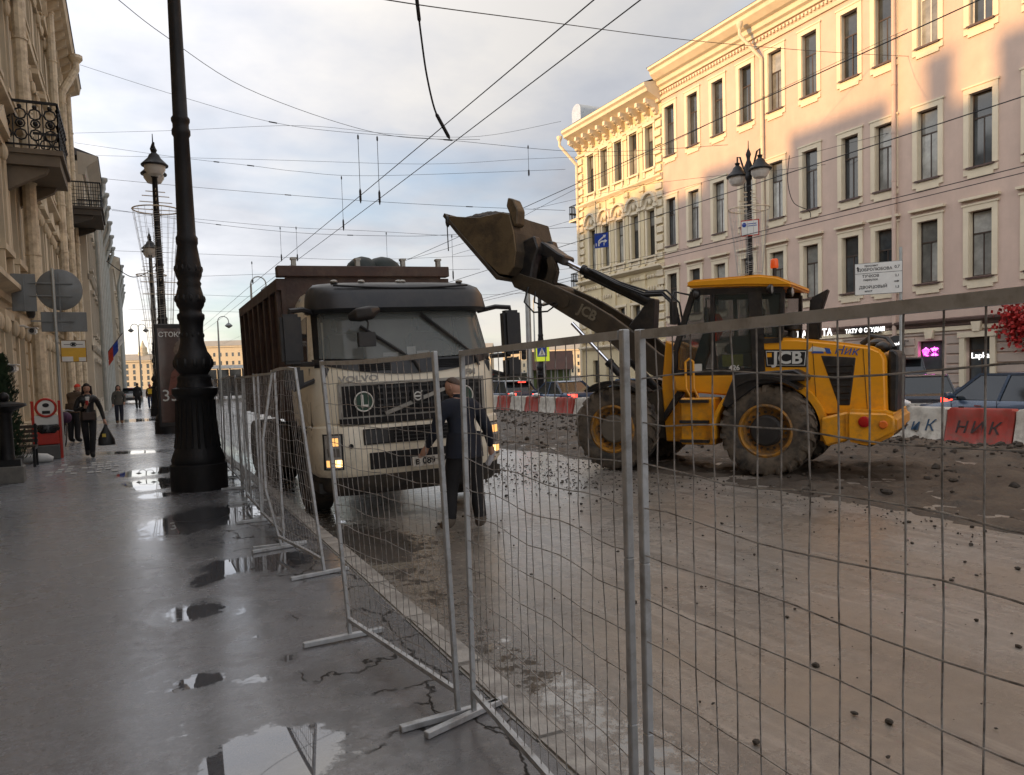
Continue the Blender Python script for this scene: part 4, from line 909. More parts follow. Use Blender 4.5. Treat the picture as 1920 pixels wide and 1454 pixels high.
# engine hood
hood_p = [(.28,2.27),(-.4,2.22),(-.95,2.14),(-1.45,2.05),(-1.62,1.97),(-1.68,1.85),(-1.7,1.0),(-.75,.95),(-.42,1.36),(.28,1.36)]
YB(hood_p, -.76, .76).build('engine_hood', M['jcb'], ld, smooth=30, bevel=.05, seg=3)
for x, za, zb_ in ((-.62, 1.05, 2.18), (-1.36, 1.02, 2.07)): 
    s = MB(); s.bar((x-.06,.763,za),(x,.763,zb_-.06),.012,.006); s.build('panel_seam', M['dark'], ld, smooth=0)
YB([(-1.701,1.02),(-1.82,1.02),(-1.84,1.9),(-1.78,1.98),(-1.701,1.98)], -.6, .64).build('radiator_grille', M['mblack'], ld, smooth=0, bevel=.03)
vent = YB([(-.74,1.93),(-1.26,1.88),(-1.17,1.13),(-1.0,1.13)], .70, .772).build('side_vent', M['mblack'], ld, smooth=0, bevel=.015)
for k in range(6):
    z = 1.24+k*.105; w0 = -.955+.19*(z-1.13)/.8*-1; 
    x0 = -1.0+.26*(z-1.13)/.8; x1 = -1.17-.09*(z-1.13)/.8
    s = MB(); s.rings([[V((x, .774+dy, z+dz)) for dy, dz in ((0,-.03),(.018,-.012),(.018,.012),(0,.012))] for x in (x0-.03, x1+.03)]); s.build('vent_slat', M['black'], vent, smooth=0)
# decals
YB([(.13,2.06),(-.55,2.03),(-.53,1.75),(.11,1.77)], .76, .768).build('name_plate', M['ink'], ld, smooth=0)
YB([(.105,2.035),(-.525,2.005),(-.505,1.775),(.085,1.795)], .768, .773).build('name_plate_border', M['whitemark'], ld, smooth=0)
YB([(.092,2.022),(-.513,1.993),(-.494,1.787),(.073,1.807)], .773, .778).build('name_plate_field', M['ink'], ld, smooth=0)
lettering('JCB', .27, M['whitemark'], ld, (-.24, .784, 1.9), (-1,0,-.03), (0,0,1), bold=.008, sx=1.1)
YB([(.085,2.0),(.01,1.998),(.01,1.93),(.085,1.93)], .778, .782).build('logo_square', M['jcb'], ld, smooth=0)
M['blueink'] = mat('blue_decal', (.03,.09,.33), .5, 0, .1)
lettering('Ник', .19, M['blueink'], ld, (-1.12, .768, 1.985), (-1,0,-.11), (0,0,1), bold=0, shear=.2, name='owner_lettering')
for a, b_, m_ in (([(-.62,2.08),(-.88,2.02),(-.9,1.98),(-.55,2.0)], None, 'whitemark'), ([(-.8,2.05),(-.88,2.03),(-.9,1.95),(-.83,1.96)], None, 'blueink'), ([(-.64,2.0),(-.78,1.99),(-.79,1.96),(-.6,1.97)], None, 'blueink')):
    YB(a, .761, .767 if m_ == 'whitemark' else .77).build('emblem', M[m_], ld, smooth=0)
# counterweight and rear frame
YB([(-1.15,1.08),(-1.75,1.06),(-1.86,.98),(-1.86,.72),(-1.5,.52),(-1.15,.6)], -1.12, 1.12).build('counterweight', M['jcb'], ld, smooth=30, bevel=.06, seg=3)
YB([(-1.6,.715),(-1.85,.715),(-1.5,.515),(-1.3,.54)], -1.0, 1.0).build('tow_block', M['mblack'], ld, smooth=0)
for z, r_ in ((.92,.075),(.9,.06)):
    pass
lm = MB(); lm.lathe([(.085,0),(.085,.03),(.07,.04)], (-1.42,1.12,.9), 14, Matrix.Rotation(R(-90),3,'X')); lm.build('tail_lamp', M['red_lens'], ld)
lm = MB(); lm.lathe([(.06,0),(.06,.03),(.05,.04)], (-1.68,1.12,.86), 14, Matrix.Rotation(R(-90),3,'X')); lm.build('tail_lamp', M['orange_lens'], ld)
YB([(-.78,.95),(-1.18,1.05),(-1.18,.6),(-.85,.5),(-.76,.7)], .3, 1.02).build('rear_frame', M['jcb'], ld, smooth=0, bevel=.03)
YB([(-.9,.55),(1.9,.5),(1.9,.95),(.6,1.0),(-.9,1.0)], -.42, .42).build('main_frame', M['mblack'], ld, smooth=0, bevel=.02)
# fenders
def arc_plate(cx_, cz, r0, r1, a0, a1, y0, y1, name, material, n=10):
    A = [R(a0+(a1-a0)*k/n) for k in range(n+1)]
    poly = [(cx_+r1*math.cos(t), cz+r1*math.sin(t)) for t in A] + [(cx_+r0*math.cos(t), cz+r0*math.sin(t)) for t in reversed(A)]
    return YB(poly, y0, y1).build(name, material, ld, smooth=40)
arc_plate(.04,.72,.86,.91,60,128,.62,1.28,'rear_fender',M['mblack']); arc_plate(.04,.72,.86,.91,60,128,-1.28,-.62,'rear_fender',M['mblack'])
YB([(.5,1.68),(-.42,1.72),(-.6,1.62),(-.58,1.54),(.1,1.5),(.3,1.36),(.62,1.12),(.72,1.16)], .62, 1.22).build('wheel_cover', M['mblack'], ld, smooth=30, bevel=.02)
arc_plate(.04,.72,.8,.86,-8,58,.6,1.2,'wheel_arch',M['jcb']); arc_plate(.04,.72,.8,.9,100,190,.6,.9,'wheel_arch',M['jcb'])
arc_plate(2.7,.72,.84,.89,55,130,.62,1.25,'front_fender',M['mblack'])
arc_plate(2.7,.72,.84,.89,55,130,-1.25,-.62,'front_fender',M['mblack'])
# cab base, steps, tank
YB([(1.7,1.68),(.42,1.66),(.42,1.4),(.7,1.3),(1.66,1.4)], -.72, .78).build('cab_base', M['jcb'], ld, smooth=0, bevel=.03)
sp_ = MB(); sp_.box(.9,1.5,.55,.98,.48,1.28); sp_.build('step_box', M['jcb'], ld, smooth=0, bevel=.02)
for z in (.52, .85, 1.2):
    s = MB(); s.box(1.0,1.5,.78,1.06,z,z+.05); s.build('step', M['mblack'], ld, smooth=0)
hr = MB(); hr.tube([(1.32,.95,1.28),(1.4,.98,1.45),(1.4,.98,1.9),(1.34,.96,1.95),(1.27,.96,1.9),(1.27,.95,1.45),(1.2,.93,1.28)], .022, 6); hr.build('handrail', M['jcb'], ld)
for x in (1.72,): 
    YB([(1.62,.48),(1.95,.48),(2.02,1.5),(1.93,2.3),(1.62,2.15),(1.66,1.2)], .28, .5).build('front_tower', M['jcb'], ld, smooth=0, bevel=.02)
    YB([(1.62,.48),(1.95,.48),(2.02,1.5),(1.93,2.3),(1.62,2.15),(1.66,1.2)], -.5, -.28).build('front_tower', M['jcb'], ld, smooth=0, bevel=.02)
YB([(1.66,1.45),(1.95,1.0),(1.95,.85),(1.6,1.35)], .45, .6).build('hinge_plate', M['mblack'], ld, smooth=0)
YB([(1.9,.5),(3.2,.55),(3.2,.95),(2.6,1.3),(1.9,1.5)], -.42, .42).build('front_frame', M['jcbmud'], ld, smooth=0, bevel=.03)
ax_ = MB(); ax_.cyl((0,-.9,.72),(0,.9,.72),.2,n=12); ax_.cyl((2.7,-.9,.72),(2.7,.9,.72),.2,n=12); ax_.build('axle', M['jcbmud'], ld)
# cab
CB = .74
pil = [((1.68,1.7),(1.66,2.1),(1.34,3.1)), ((.96,1.7),(1.0,2.2),(1.0,3.08)), ((.22,1.7),(.24,2.3),(.3,3.08)), ((-.12,2.2),(-.14,2.3),(-.16,3.02))]
for sy in (-1, 1):
    for k, P in enumerate(pil):
        p = MB(); w_ = (.09,.07,.2,.06)[k]
        for a, b_ in zip(P[:-1], P[1:]): p.bar((a[0], sy*(CB-.02*(a[1] > 2.5)), a[1]), (b_[0], sy*(CB-.06*(b_[1] > 2.5)), b_[1]), .08, w_, up=(1,0,0))
        p.build('cab_pillar', M['mblack'], ld, smooth=0)
    fr = MB(); fr.bar((1.68,sy*CB,1.72),(.2,sy*CB,1.7),.08,.1); fr.bar((1.36,sy*(CB-.06),3.1),(-.16,sy*(CB-.06),3.02),.09,.1); fr.bar((1.66,sy*CB,2.1),(1.66,sy*CB,1.7),.06); fr.bar((.24,sy*CB,2.2),(-.14,sy*CB,2.2),.08,.08); fr.build('cab_frame', M['mblack'], ld, smooth=0)
    for poly in ([(1.6,1.78),(1.04,1.76),(1.04,3.04),(1.36,3.05),(1.6,2.15)], [(.92,1.76),(.3,1.75),(.34,3.02),(.96,3.03)], [(.2,2.24),(-.1,2.24),(-.12,2.98),(.24,3.0)]):
        YB(poly, sy*(CB-.035), sy*(CB-.028)).build('cab_window', M['clear'], ld, smooth=0)
cw = MB(); cw.add([(1.66,-CB,2.1),(1.66,CB,2.1),(1.34,CB-.06,3.1),(1.34,-CB+.06,3.1)], [(0,1,2,3)]); cw.add([(1.66,-CB,2.1),(1.66,CB,2.1),(1.68,CB,1.72),(1.68,-CB,1.72)], [(0,1,2,3)]); cw.build('windscreen', M['clear'], ld, smooth=0)
YB([(1.45,3.24),(1.35,3.3),(0.2,3.29),(-.1,3.23),(-.32,3.12),(-.32,3.05),(.4,3.12),(1.4,3.17)], -.8, .8).build('cab_roof', M['jcb'], ld, smooth=30, bevel=.035, seg=3)
YB([(.24,1.68),(-.16,2.2),(-.2,2.26),(.26,2.3)], -.7, .7).build('cab_rear', M['mblack'], ld, smooth=0)
for x, z, sy in ((-.22,2.98,.62),(.06,3.03,.8),(1.3,3.05,.74)):
    wl = MB(); wl.lathe([(.05,-.05),(.085,.0),(.085,.03)], (x-.04,sy,z), 12, Matrix.Rotation(R(-90 if x < 1 else 90),3,'Y')); w0 = wl.build('work_lamp', M['mblack'], ld)
    gl = MB(); gl.lathe([(.07,0),(.05,.012)], (x-.075 if x < 1 else x,sy,z), 12, Matrix.Rotation(R(-90 if x < 1 else 90),3,'Y')); gl.build('lamp_lens', M['lampglass'], w0)
bc = MB(); bc.cyl((.05,.35,3.28),(.05,.35,3.42),.035,n=8); bc.build('beacon_stem', M['mblack'], ld)
bc = MB(); bc.lathe([(.06,0),(.068,.02),(.062,.13),(.045,.155)], (.05,.35,3.42), 14); bc.build('beacon', mat('orange_beacon', (.75,.11,.02), .25, 0, 0, emit=.05, ecol=(1,.15,.03)), ld)
mr_ = MB(); mr_.tube([(1.38,.72,3.05),(1.62,.85,3.12),(1.66,.9,2.95)], .018, 6); mr_.box(1.6,1.66,.8,1.0,2.55,2.95); mr_.build('mirror', M['mblack'], ld, bevel=.015)
mr_ = MB(); mr_.tube([(1.38,-.72,3.05),(1.6,-.85,3.12),(1.62,-.9,2.95)], .018, 6); mr_.box(1.58,1.64,-1.0,-.8,2.55,2.95); mr_.build('mirror', M['mblack'], ld, bevel=.015)
# seat, console, wheel and driver's clothes hung inside
st = MB(); st.box(.42,.95,-.26,.26,2.02,2.2); st.prism([(.42,2.15),(.56,2.15),(.46,2.82),(.33,2.82)], lambda x, z: (x,-.25,z), lambda x, z: (x,.25,z)); st.prism([(.40,2.86),(.5,2.86),(.47,3.02),(.38,3.02)], lambda x, z: (x,-.13,z), lambda x, z: (x,.13,z)); st.build('seat', M['mblack'], ld, bevel=.04, seg=2)
cs = MB(); cs.bar((1.5,0,1.75),(1.28,0,2.42),.16,.2); cs.tube([V((1.25+.07*math.cos(t), .2*math.sin(t), 2.45+.06*math.cos(t))) for t in [k*math.pi/8 for k in range(17)]], .02, 6); cs.box(.3,1.0,-.55,-.32,1.8,2.35); cs.build('steering_column', M['mblack'], ld)
jk = MB(); jk.loft([((1.02,.42,2.72),.05),((1.02,.42,2.6),.12),((1.02,.43,2.4),.11),((1.03,.43,2.25),.04)], 8); jk.build('warning_vest', mat('red_vest', (.45,.06,.03), .8, 0, .2, 8), ld)
jk = MB(); jk.box(.55,.9,.5,.52,1.8,2.0); jk.build('folded_vest', mat('lime_vest', (.4,.42,.04), .8, 0, .2, 8), ld)
lettering('426', .12, M['whitemark'], ld, (.62,.79,1.77), (-1,0,0), (0,0,1), bold=.003); 
YB([(1.35,1.73),(1.18,1.73),(1.18,1.86),(1.35,1.86)], .775, .785).build('sticker', M['whitemark'], ld, smooth=0)
# exhaust, air cleaner
YB([(-.36,2.2),(-.62,2.2),(-.62,2.6),(-.76,3.04),(-.46,2.9),(-.44,2.6)], -.09, .09).build('exhaust_stack', M['mblack'], ld, smooth=0, bevel=.03, seg=2)
pc = MB(); pc.lathe([(.07,0),(.07,.15),(.14,.17),(.15,.24),(.1,.32),(.02,.34)], (-.17,.1,2.22), 14); pc.build('air_cleaner', M['mblack'], ld)
rb = MB(); rb.tube([(-1.2,-.3,2.1),(-1.35,-.3,2.22),(-1.6,-.2,2.16),(-1.72,0,2.0)], .05, 8); rb.ball((-1.6,.35,2.03), (.12,.14,.09)); rb.ball((-1.5,.1,2.1), (.14,.2,.08)); rb.build('hood_hinge', M['mblack'], ld)
# wheels
def loader_wheel(x, y, sy, hubm, front):
    r, w_ = .755, .5; h = w_/2; ax = Matrix.Rotation(R(-90), 3, 'X')
    t = MB(); t.lathe([(.4,-h*.85),(.46,-h),(.62,-h*1.02),(.7,-h*.93),(.725,-h*.7),(.73,0),(.725,h*.7),(.7,h*.93),(.62,h*1.02),(.46,h),(.4,h*.85)], (0,0,0), 44, ax, caps=False)
    n = 22
    for k in range(n):
        for s in (-1, 1):
            a = 2*math.pi*(k+(.5 if s > 0 else 0))/n; da = .17
            P = []
            for yy_, aa, rr in ((0, a+.12, .728), (s*h*.55, a, .73), (s*h*.96, a-.06, .70), (s*h*1.03, a-.07, .62)):
                for ofs, rad in ((-da*.3, rr-.01), (-da*.24, rr+.032), (da*.24, rr+.032), (da*.3, rr-.01)):
                    if abs(yy_) > h: rad = rr + (.0 if abs(ofs) > da*.25 else .012)
                    P.append(V((math.cos(aa+ofs)*rad, yy_+(s*.012 if abs(yy_) > h*.9 else 0), math.sin(aa+ofs)*rad)))
            t.rings([P[i*4:i*4+4] for i in range(4)])
    o = t.build('wheel', M['otr'], ld, smooth=38); o.location = (x, y, .745); o.rotation_euler = (0, random.uniform(0, 3), 0)
    q = MB(); ax2 = Matrix.Rotation(R(-90*sy), 3, 'X')
    q.lathe([(.43,h*.6),(.44,h*.93),(.405,h*1.0),(.385,h*.95),(.37,h*.5),(.33,h*.42),(.25,h*.4)], (0,0,0), 40, ax2, caps=False); q.lathe([(.43,-h*.8),(.41,h*.6)], (0,0,0), 40, ax2, caps=False)
    q.build('rim', M['rimmud'], o)
    hb = MB(); hb.lathe([(.255,h*.3),(.255,h*.72),(.22,h*.86),(.08,h*.9)], (0,0,0), 28, ax2); hb.build('hub', hubm, o)
    for k in range(18):
        a = 2*math.pi*k/18; bt = MB(); bt.cyl((.3*math.cos(a), sy*h*.4, .3*math.sin(a)), (.3*math.cos(a), sy*h*.56, .3*math.sin(a)), .022, n=6); bt.build('wheel_nut', M['jcbmud'], o)
M['hubf'] = mat('dusty_hub', (.13,.11,.085), .7, 0, .2, 6); M['hubr'] = mat('dark_hub', (.022,.02,.019), .6, 0, .3, 6, dirt=(.06,.05,.04), damt=.4)
loader_wheel(.04, .92, 1, M['hubr'], False); loader_wheel(2.72, .92, 1, M['hubf'], True); loader_wheel(.04, -.92, -1, M['hubr'], False); loader_wheel(2.72, -.92, -1, M['hubf'], True)
# boom, levers, cylinders
boom_p = [(5.05,3.82),(4.8,3.72),(4.45,3.6),(4.19,3.48),(3.56,3.17),(2.96,2.79),(2.49,2.44),(2.08,2.08),(1.86,1.95),(1.82,1.75),(2.0,1.62),(2.25,1.7),(2.61,1.98),(3.19,2.44),(3.9,2.86),(4.61,3.3),(5.1,3.52),(5.18,3.68)]
for y in (.36, -.48):
    YB(boom_p, y, y+.12).build('boom_arm', M['jcbmud'], ld, smooth=20, bevel=.012)
ct = MB(); ct.cyl((4.3,-.45,3.38),(4.3,.45,3.38),.14,n=14); ct.cyl((3.4,-.45,2.8),(3.4,.45,2.8),.12,n=14); ct.build('cross_tube', M['jcbmud'], ld)
lettering('JCB', .26, mat('faded_lettering', (.17,.145,.10), .7, 0, .3, 8), ld, (3.48,.486,2.9), (-.86,0,-.5), (-.5,0,.86), bold=.008, name='boom_lettering')
bs = MB(); bs.cyl((3.98,.48,3.16),(3.98,.5,3.16),.13,n=20); bs.build('boom_boss', M['jcbmud'], ld)
YB([(2.8,2.62),(2.36,3.12),(2.26,3.1),(2.3,2.5),(2.5,2.4)], -.14, .14).build('tower_bracket', M['mblack'], ld, smooth=0, bevel=.02)
def cylinder_ram(a, b_, r, frac, y, name='ram'):
    A = V((a[0], y, a[1])); B = V((b_[0], y, b_[1])); m_ = A.lerp(B, frac)
    q = MB(); q.cyl(A, m_, r, n=12); q.cyl(m_-(B-A).normalized()*.06, m_, r*1.18, n=12); o = q.build(name, M['mblack'], ld)
    q = MB(); q.cyl(m_, B, r*.5, n=10); q.build('ram_rod', M['chrome'], o); return o
cylinder_ram((2.38,3.04), (4.12,3.98), .085, .8, .06)
cylinder_ram((2.38,2.98), (4.12,3.9), .075, .8, -.1)
for y in (.42, -.42): cylinder_ram((2.3,1.2), (3.78,2.72), .075, .5, y+.12 if y > 0 else y-.12)
hs = MB()
for k, (y, s) in enumerate(((.1,0),(.16,.06),(-.05,.1),(.2,.02))):
    hs.tube([(1.75,y,2.35),(1.85,y,2.9+s),(2.1,y,3.15+s),(2.45,y,3.16+s),(3.0,y+.02,3.42+s*.5),(3.6,y,3.78)], .02, 6)
hs.build('hydraulic_hoses', M['black'], ld)
hl = MB(); hl.tube([(4.75,.5,3.5),(4.82,.56,3.2),(4.6,.58,2.98),(4.3,.56,2.98),(4.1,.5,3.12)], .018, 6); hl.tube([(4.6,.5,3.4),(4.6,.54,3.18),(4.4,.55,3.1),(4.15,.5,3.15)], .018, 6); hl.build('bucket_hose', M['black'], ld)
YB([(4.05,4.06),(4.2,4.14),(4.55,4.4),(4.74,4.4),(4.76,4.22),(4.6,4.12),(4.3,3.98),(4.1,3.88)], -.2, .25).build('tilt_link', M['mblack'], ld, smooth=0, bevel=.03)
YB([(4.32,4.1),(4.22,3.8),(4.3,3.52),(4.55,3.36),(4.85,3.4),(4.98,3.6),(4.82,3.66),(4.66,3.56),(4.5,3.64),(4.42,3.84),(4.46,4.05)], .12, .3).build('bell_crank', M['jcbmud'], ld, smooth=30, bevel=.03, seg=2)
YB([(4.62,4.5),(4.95,4.4),(4.98,3.9),(5.08,3.62),(4.92,3.45),(4.74,3.6),(4.66,3.95),(4.54,4.25)], .2, .45).build('quick_hitch', M['mblack'], ld, smooth=0, bevel=.03)
YB([(4.62,4.5),(4.95,4.4),(4.98,3.9),(5.08,3.62),(4.92,3.45),(4.74,3.6),(4.66,3.95),(4.54,4.25)], -.5, -.25).build('quick_hitch', M['mblack'], ld, smooth=0, bevel=.03)
# bucket: side profile in x/z, open on top
prof = [(6.47,5.07),(6.3,4.8),(5.95,4.44),(5.62,4.12),(5.24,3.77),(5.04,3.73),(4.9,3.88),(4.84,4.18),(4.88,4.55),(4.97,4.9)]
prof_in = [(6.45,5.1),(6.27,4.85),(5.92,4.5),(5.6,4.18),(5.23,3.84),(5.06,3.8),(4.96,3.92),(4.9,4.18),(4.94,4.55),(5.03,4.88)]
BW = .75
bkt = MB(); n = len(prof)
for k in range(n-1): 
    a, b_, c_, d_ = prof[k], prof[k+1], prof_in[k+1], prof_in[k]
    bkt.prism([a, b_, c_, d_], lambda x, z: (x,-BW,z), lambda x, z: (x,BW,z))
bko = bkt.build('bucket', M['jcbmud'], ld, smooth=40)
for y0_ in (BW+.001, -BW-.051):
    YB(prof+[(5.15,4.96),(5.68,4.93),(6.1,5.0)], y0_, y0_+.05).build('bucket_side', M['bucket'], bko, smooth=0, bevel=.008)
YB([(6.52,5.13),(6.2,4.76),(5.26,3.74),(5.14,3.7),(5.14,3.66),(5.3,3.66),(6.25,4.7),(6.56,5.07)], -BW-.07, BW+.07).build('cutting_edge', M['jcbmud'], bko, smooth=0, bevel=.006)
YB([(4.97,4.88),(4.9,4.66),(4.82,4.7),(4.8,4.98),(4.9,5.2),(5.02,5.24),(5.06,5.08)], .45, .75).build('spill_guard', M['bucket'], bko, smooth=0, bevel=.02)
lg_ = MB()
def load(u, v):
    x = 5.02+(6.3-5.02)*u; y = -BW+.02+(2*BW-.04)*v
    e = max(0, math.sin(math.pi*min(1, max(0, u))))**.7*max(0, math.sin(math.pi*v))**.5
    return V((x, y, 4.86+.12*u + .22*e + .05*mn.noise((x*5, y*5, 1))*e+.02*mn.noise((x*14, y*14, 1))))
lg_.grid(load, 40, 60); lg_.build('load_of_gravel', mat('dark_gravel_load', (.045,.036,.028), .8, 0, .5, 30, bump=1.0, bscale=45), bko, smooth=60, fix=False)
ck = MB(); ck.tube([(6.44,.8,5.04),(6.46,.81,4.85),(6.45,.81,4.35)], .012, 5); ck.ball((6.45,.8,4.95), (.05,.05,.12)); ck.build('hanging_chain', M['mblack'], bko)
# ================================================================== temporary fence panels
M['fsteel'] = mat('fence_galvanised', (.46,.48,.50), .45, .4, .16, 16, dirt=(.16,.14,.12), dscale=11, damt=.5, dlo=.5, dhi=.65)
M['fwire'] = mat('fence_wire', (.38,.375,.37), .5, .4, .25, 30, dirt=(.06,.045,.03), dscale=20, damt=.7)
def fence_panel(A, B, label, h=1.76, lean=(0,0), leanB=None, each=True, bent=0.0, feet=(1, 1), seed=1, sp=(.075,.127), gap=.11, sag=0.0, name='fence_panel', foot_ang=None):
    rnd = random.Random(seed); A = V((A[0],A[1],0)); B = V((B[0],B[1],0)); leanB = leanB or lean
    t = thing(name, label, 'fence', A, 0, 'temporary fence panels along the kerb')
    d = B-A; Ln = d.length; u = d.normalized(); nrm = V((-u.y, u.x, 0)); lA = V((lean[0],lean[1],0)); lB = V((leanB[0],leanB[1],0))
    def P(s, z, o=0):      # s along 0..1
        l = lA.lerp(lB, s)*(z/h); kink = bent*max(0, s-.35)*math.sin(math.pi*min(1, z/h*1.05))
        return d*s + V((0,0,z)) + l + nrm*(o+kink) - V((0,0,sag*4*s*(1-s)))*(1 if z > h*.8 else 0)
    w_ = .026
    for s in (0, 1):
        q = MB(); zs = (.03, .6, 1.1, h)
        for a, b_ in zip(zs[:-1], zs[1:]): q.bar(P(s,a), P(s,b_), w_, w_*.9, up=nrm)
        q.build('post', M['fsteel'], t, smooth=0, bevel=.003)
    for z, nm in ((h-.015,'top_rail'), (gap+.02,'bottom_rail')):
        q = MB(); n = 4
        for k in range(n): q.bar(P(.012+.976*k/n,z), P(.012+.976*(k+1)/n,z), w_*.95, w_*.95, up=nrm)
        q.build(nm, M['fsteel'], t, smooth=0)
    nv = int(Ln/sp[0]); nh = int((h-gap-.05)/sp[1]); allw = MB()
    for k in range(1, nv):
        q = MB() if each else allw; s = k/nv; j = [rnd.uniform(-.0035,.0035) for _ in range(10)]
        q.tube([P(s+j[i]/Ln, gap+.03+(h-gap-.05)*i/9, j[(i*3) % 10]*1.2) for i in range(10)], .0020, 5)
        if each: q.build('vertical_wire', M['fwire'], t)
    for k in range(1, nh+1):
        q = MB() if each else allw; z = gap+sp[1]*k; ph = rnd.uniform(0, 6); am = rnd.uniform(.002,.010)
        q.tube([P(i/16, z+am*math.sin(ph+i*.9)+rnd.uniform(-.003,.003), .004) for i in range(17)], .0022, 5)
        if each: q.build('horizontal_wire', M['fwire'], t)
    if not each: tag(allw.build('wire_mesh', M['fwire'], t), kind='stuff')
    for s, on in zip((0, 1), feet):
        if on:
            b0 = P(s, 0); q = MB(); a = R(foot_ang if foot_ang is not None else rnd.uniform(-12, 6)); e = V((math.cos(a), math.sin(a), 0))
            q.bar(b0-e*.3+V((0,0,.022)), b0+e*.22+V((0,0,.022)), .036, .03); q.build('foot', M['fsteel'], t, smooth=0, bevel=.003)
    return t
fence_panel((1.24,-.05), (1.29,1.79), 'steel mesh fence panel in front of the loader rear wheels', h=1.765, seed=3)
fence_panel((1.288,1.865), (1.40,3.36), 'steel mesh fence panel in front of the wet road beside the lorry', h=1.77, seed=4, foot_ang=20)
fence_panel((1.335,3.40), (1.165,4.79), 'leaning steel mesh fence panel right in front of the lorry grille', h=1.77, lean=(-.05,.02), leanB=(-.10,.03), seed=5, sag=.012, foot_ang=4)
fence_panel((1.385,6.50), (1.25,7.75), 'buckled mesh fence panel with a bent post beside the lorry door', h=1.76, lean=(-.16,.05), leanB=(-.02,0), bent=.22, seed=6, sag=-.02, foot_ang=12)
yy0 = 7.85
LBL = 'plain mesh fence panel standing edge-on between the lorry and the lamp post'
for k in range(8):
    x0 = 1.27+.05*k+random.uniform(-.05,.05); y1 = yy0+1.5
    fence_panel((x0, yy0), (x0+random.uniform(.0,.1), y1), LBL, h=1.75+random.uniform(-.02,.02), lean=(random.uniform(-.03,.03),0), each=False, seed=20+k, foot_ang=0, feet=(1,0))
    yy0 = y1+.06
for k in range(6):
    x0 = 1.62+.08*k
    fence_panel((x0, yy0), (x0+.06, yy0+2.3), 'plain mesh fence panel edge-on behind the lamp post and the lorry tail', h=1.75, each=False, seed=40+k, feet=(1,0), sp=(.15,.2)); yy0 += 2.4
# ================================================================== lamp posts
M['lampglass2'] = mat('milky_lamp_glass', (.55,.52,.47), .2, 0, .1, 5)
PROF = [(.42,0),(.42,.40),(.385,.42),(.40,.47),(.375,.55),(.33,.66),(.30,.85),(.283,1.1),(.275,1.42),(.30,1.46),(.335,1.5),(.335,1.58),(.27,1.6),(.245,1.68),(.25,1.76),(.205,1.8),(.26,1.88),(.285,1.97),(.27,2.07),(.215,2.15),(.175,2.3),(.165,2.48),(.18,2.62),(.20,2.66),(.20,2.72),(.165,2.75),(.165,2.8),(.2,2.86),(.215,2.95),(.185,3.08),(.165,3.16),(.18,3.2),(.16,3.24),(.19,3.32),(.2,3.4),(.17,3.6),(.145,3.78),(.16,3.82),(.16,3.9),(.135,3.94),(.13,4.3),(.112,5.42),(.135,5.46),(.135,5.52),(.118,5.56),(.118,5.62),(.135,5.66),(.135,5.7),(.108,5.74),(.085,8.55),(.12,8.6),(.12,8.75),(.09,8.8),(.16,9.05),(.06,9.3),(.07,9.4),(.1,9.5),(.02,9.72),(.012,10.0)]
pm = MB(); pm.lathe(PROF, (0,0,0), 32); post_me = pm.mesh('post', M['iron'], smooth=50)
fl = MB()
for k in range(16):
    a = 2*math.pi*k/16; fl.cyl((.122*math.cos(a),.122*math.sin(a),4.0),(.1*math.cos(a),.1*math.sin(a),5.4),.012,.01,5)
for k in range(20):
    a = 2*math.pi*k/20; fl.loft([((r_*math.cos(a),r_*math.sin(a),z_),.022) for r_, z_ in ((.325,.66),(.297,.86),(.28,1.12),(.272,1.4))], 5)
for k in range(12):
    a = 2*math.pi*k/12
    for r_, z_, q_ in ((.2,2.96,.03),(.185,3.42,.028),(.26,1.97,.04),(.165,2.4,.02)): fl.ball((r_*math.cos(a),r_*math.sin(a),z_), (q_,q_,q_*2), 6, 4)
fl_me = fl.mesh('fluting', M['iron'])
def bell(c):
    b = MB(); b.lathe([(.03,.5),(.1,.47),(.07,.38),(.16,.3),(.2,.2),(.37,.03),(.42,-.02),(.41,-.06),(.34,-.06)], c, 20); return b
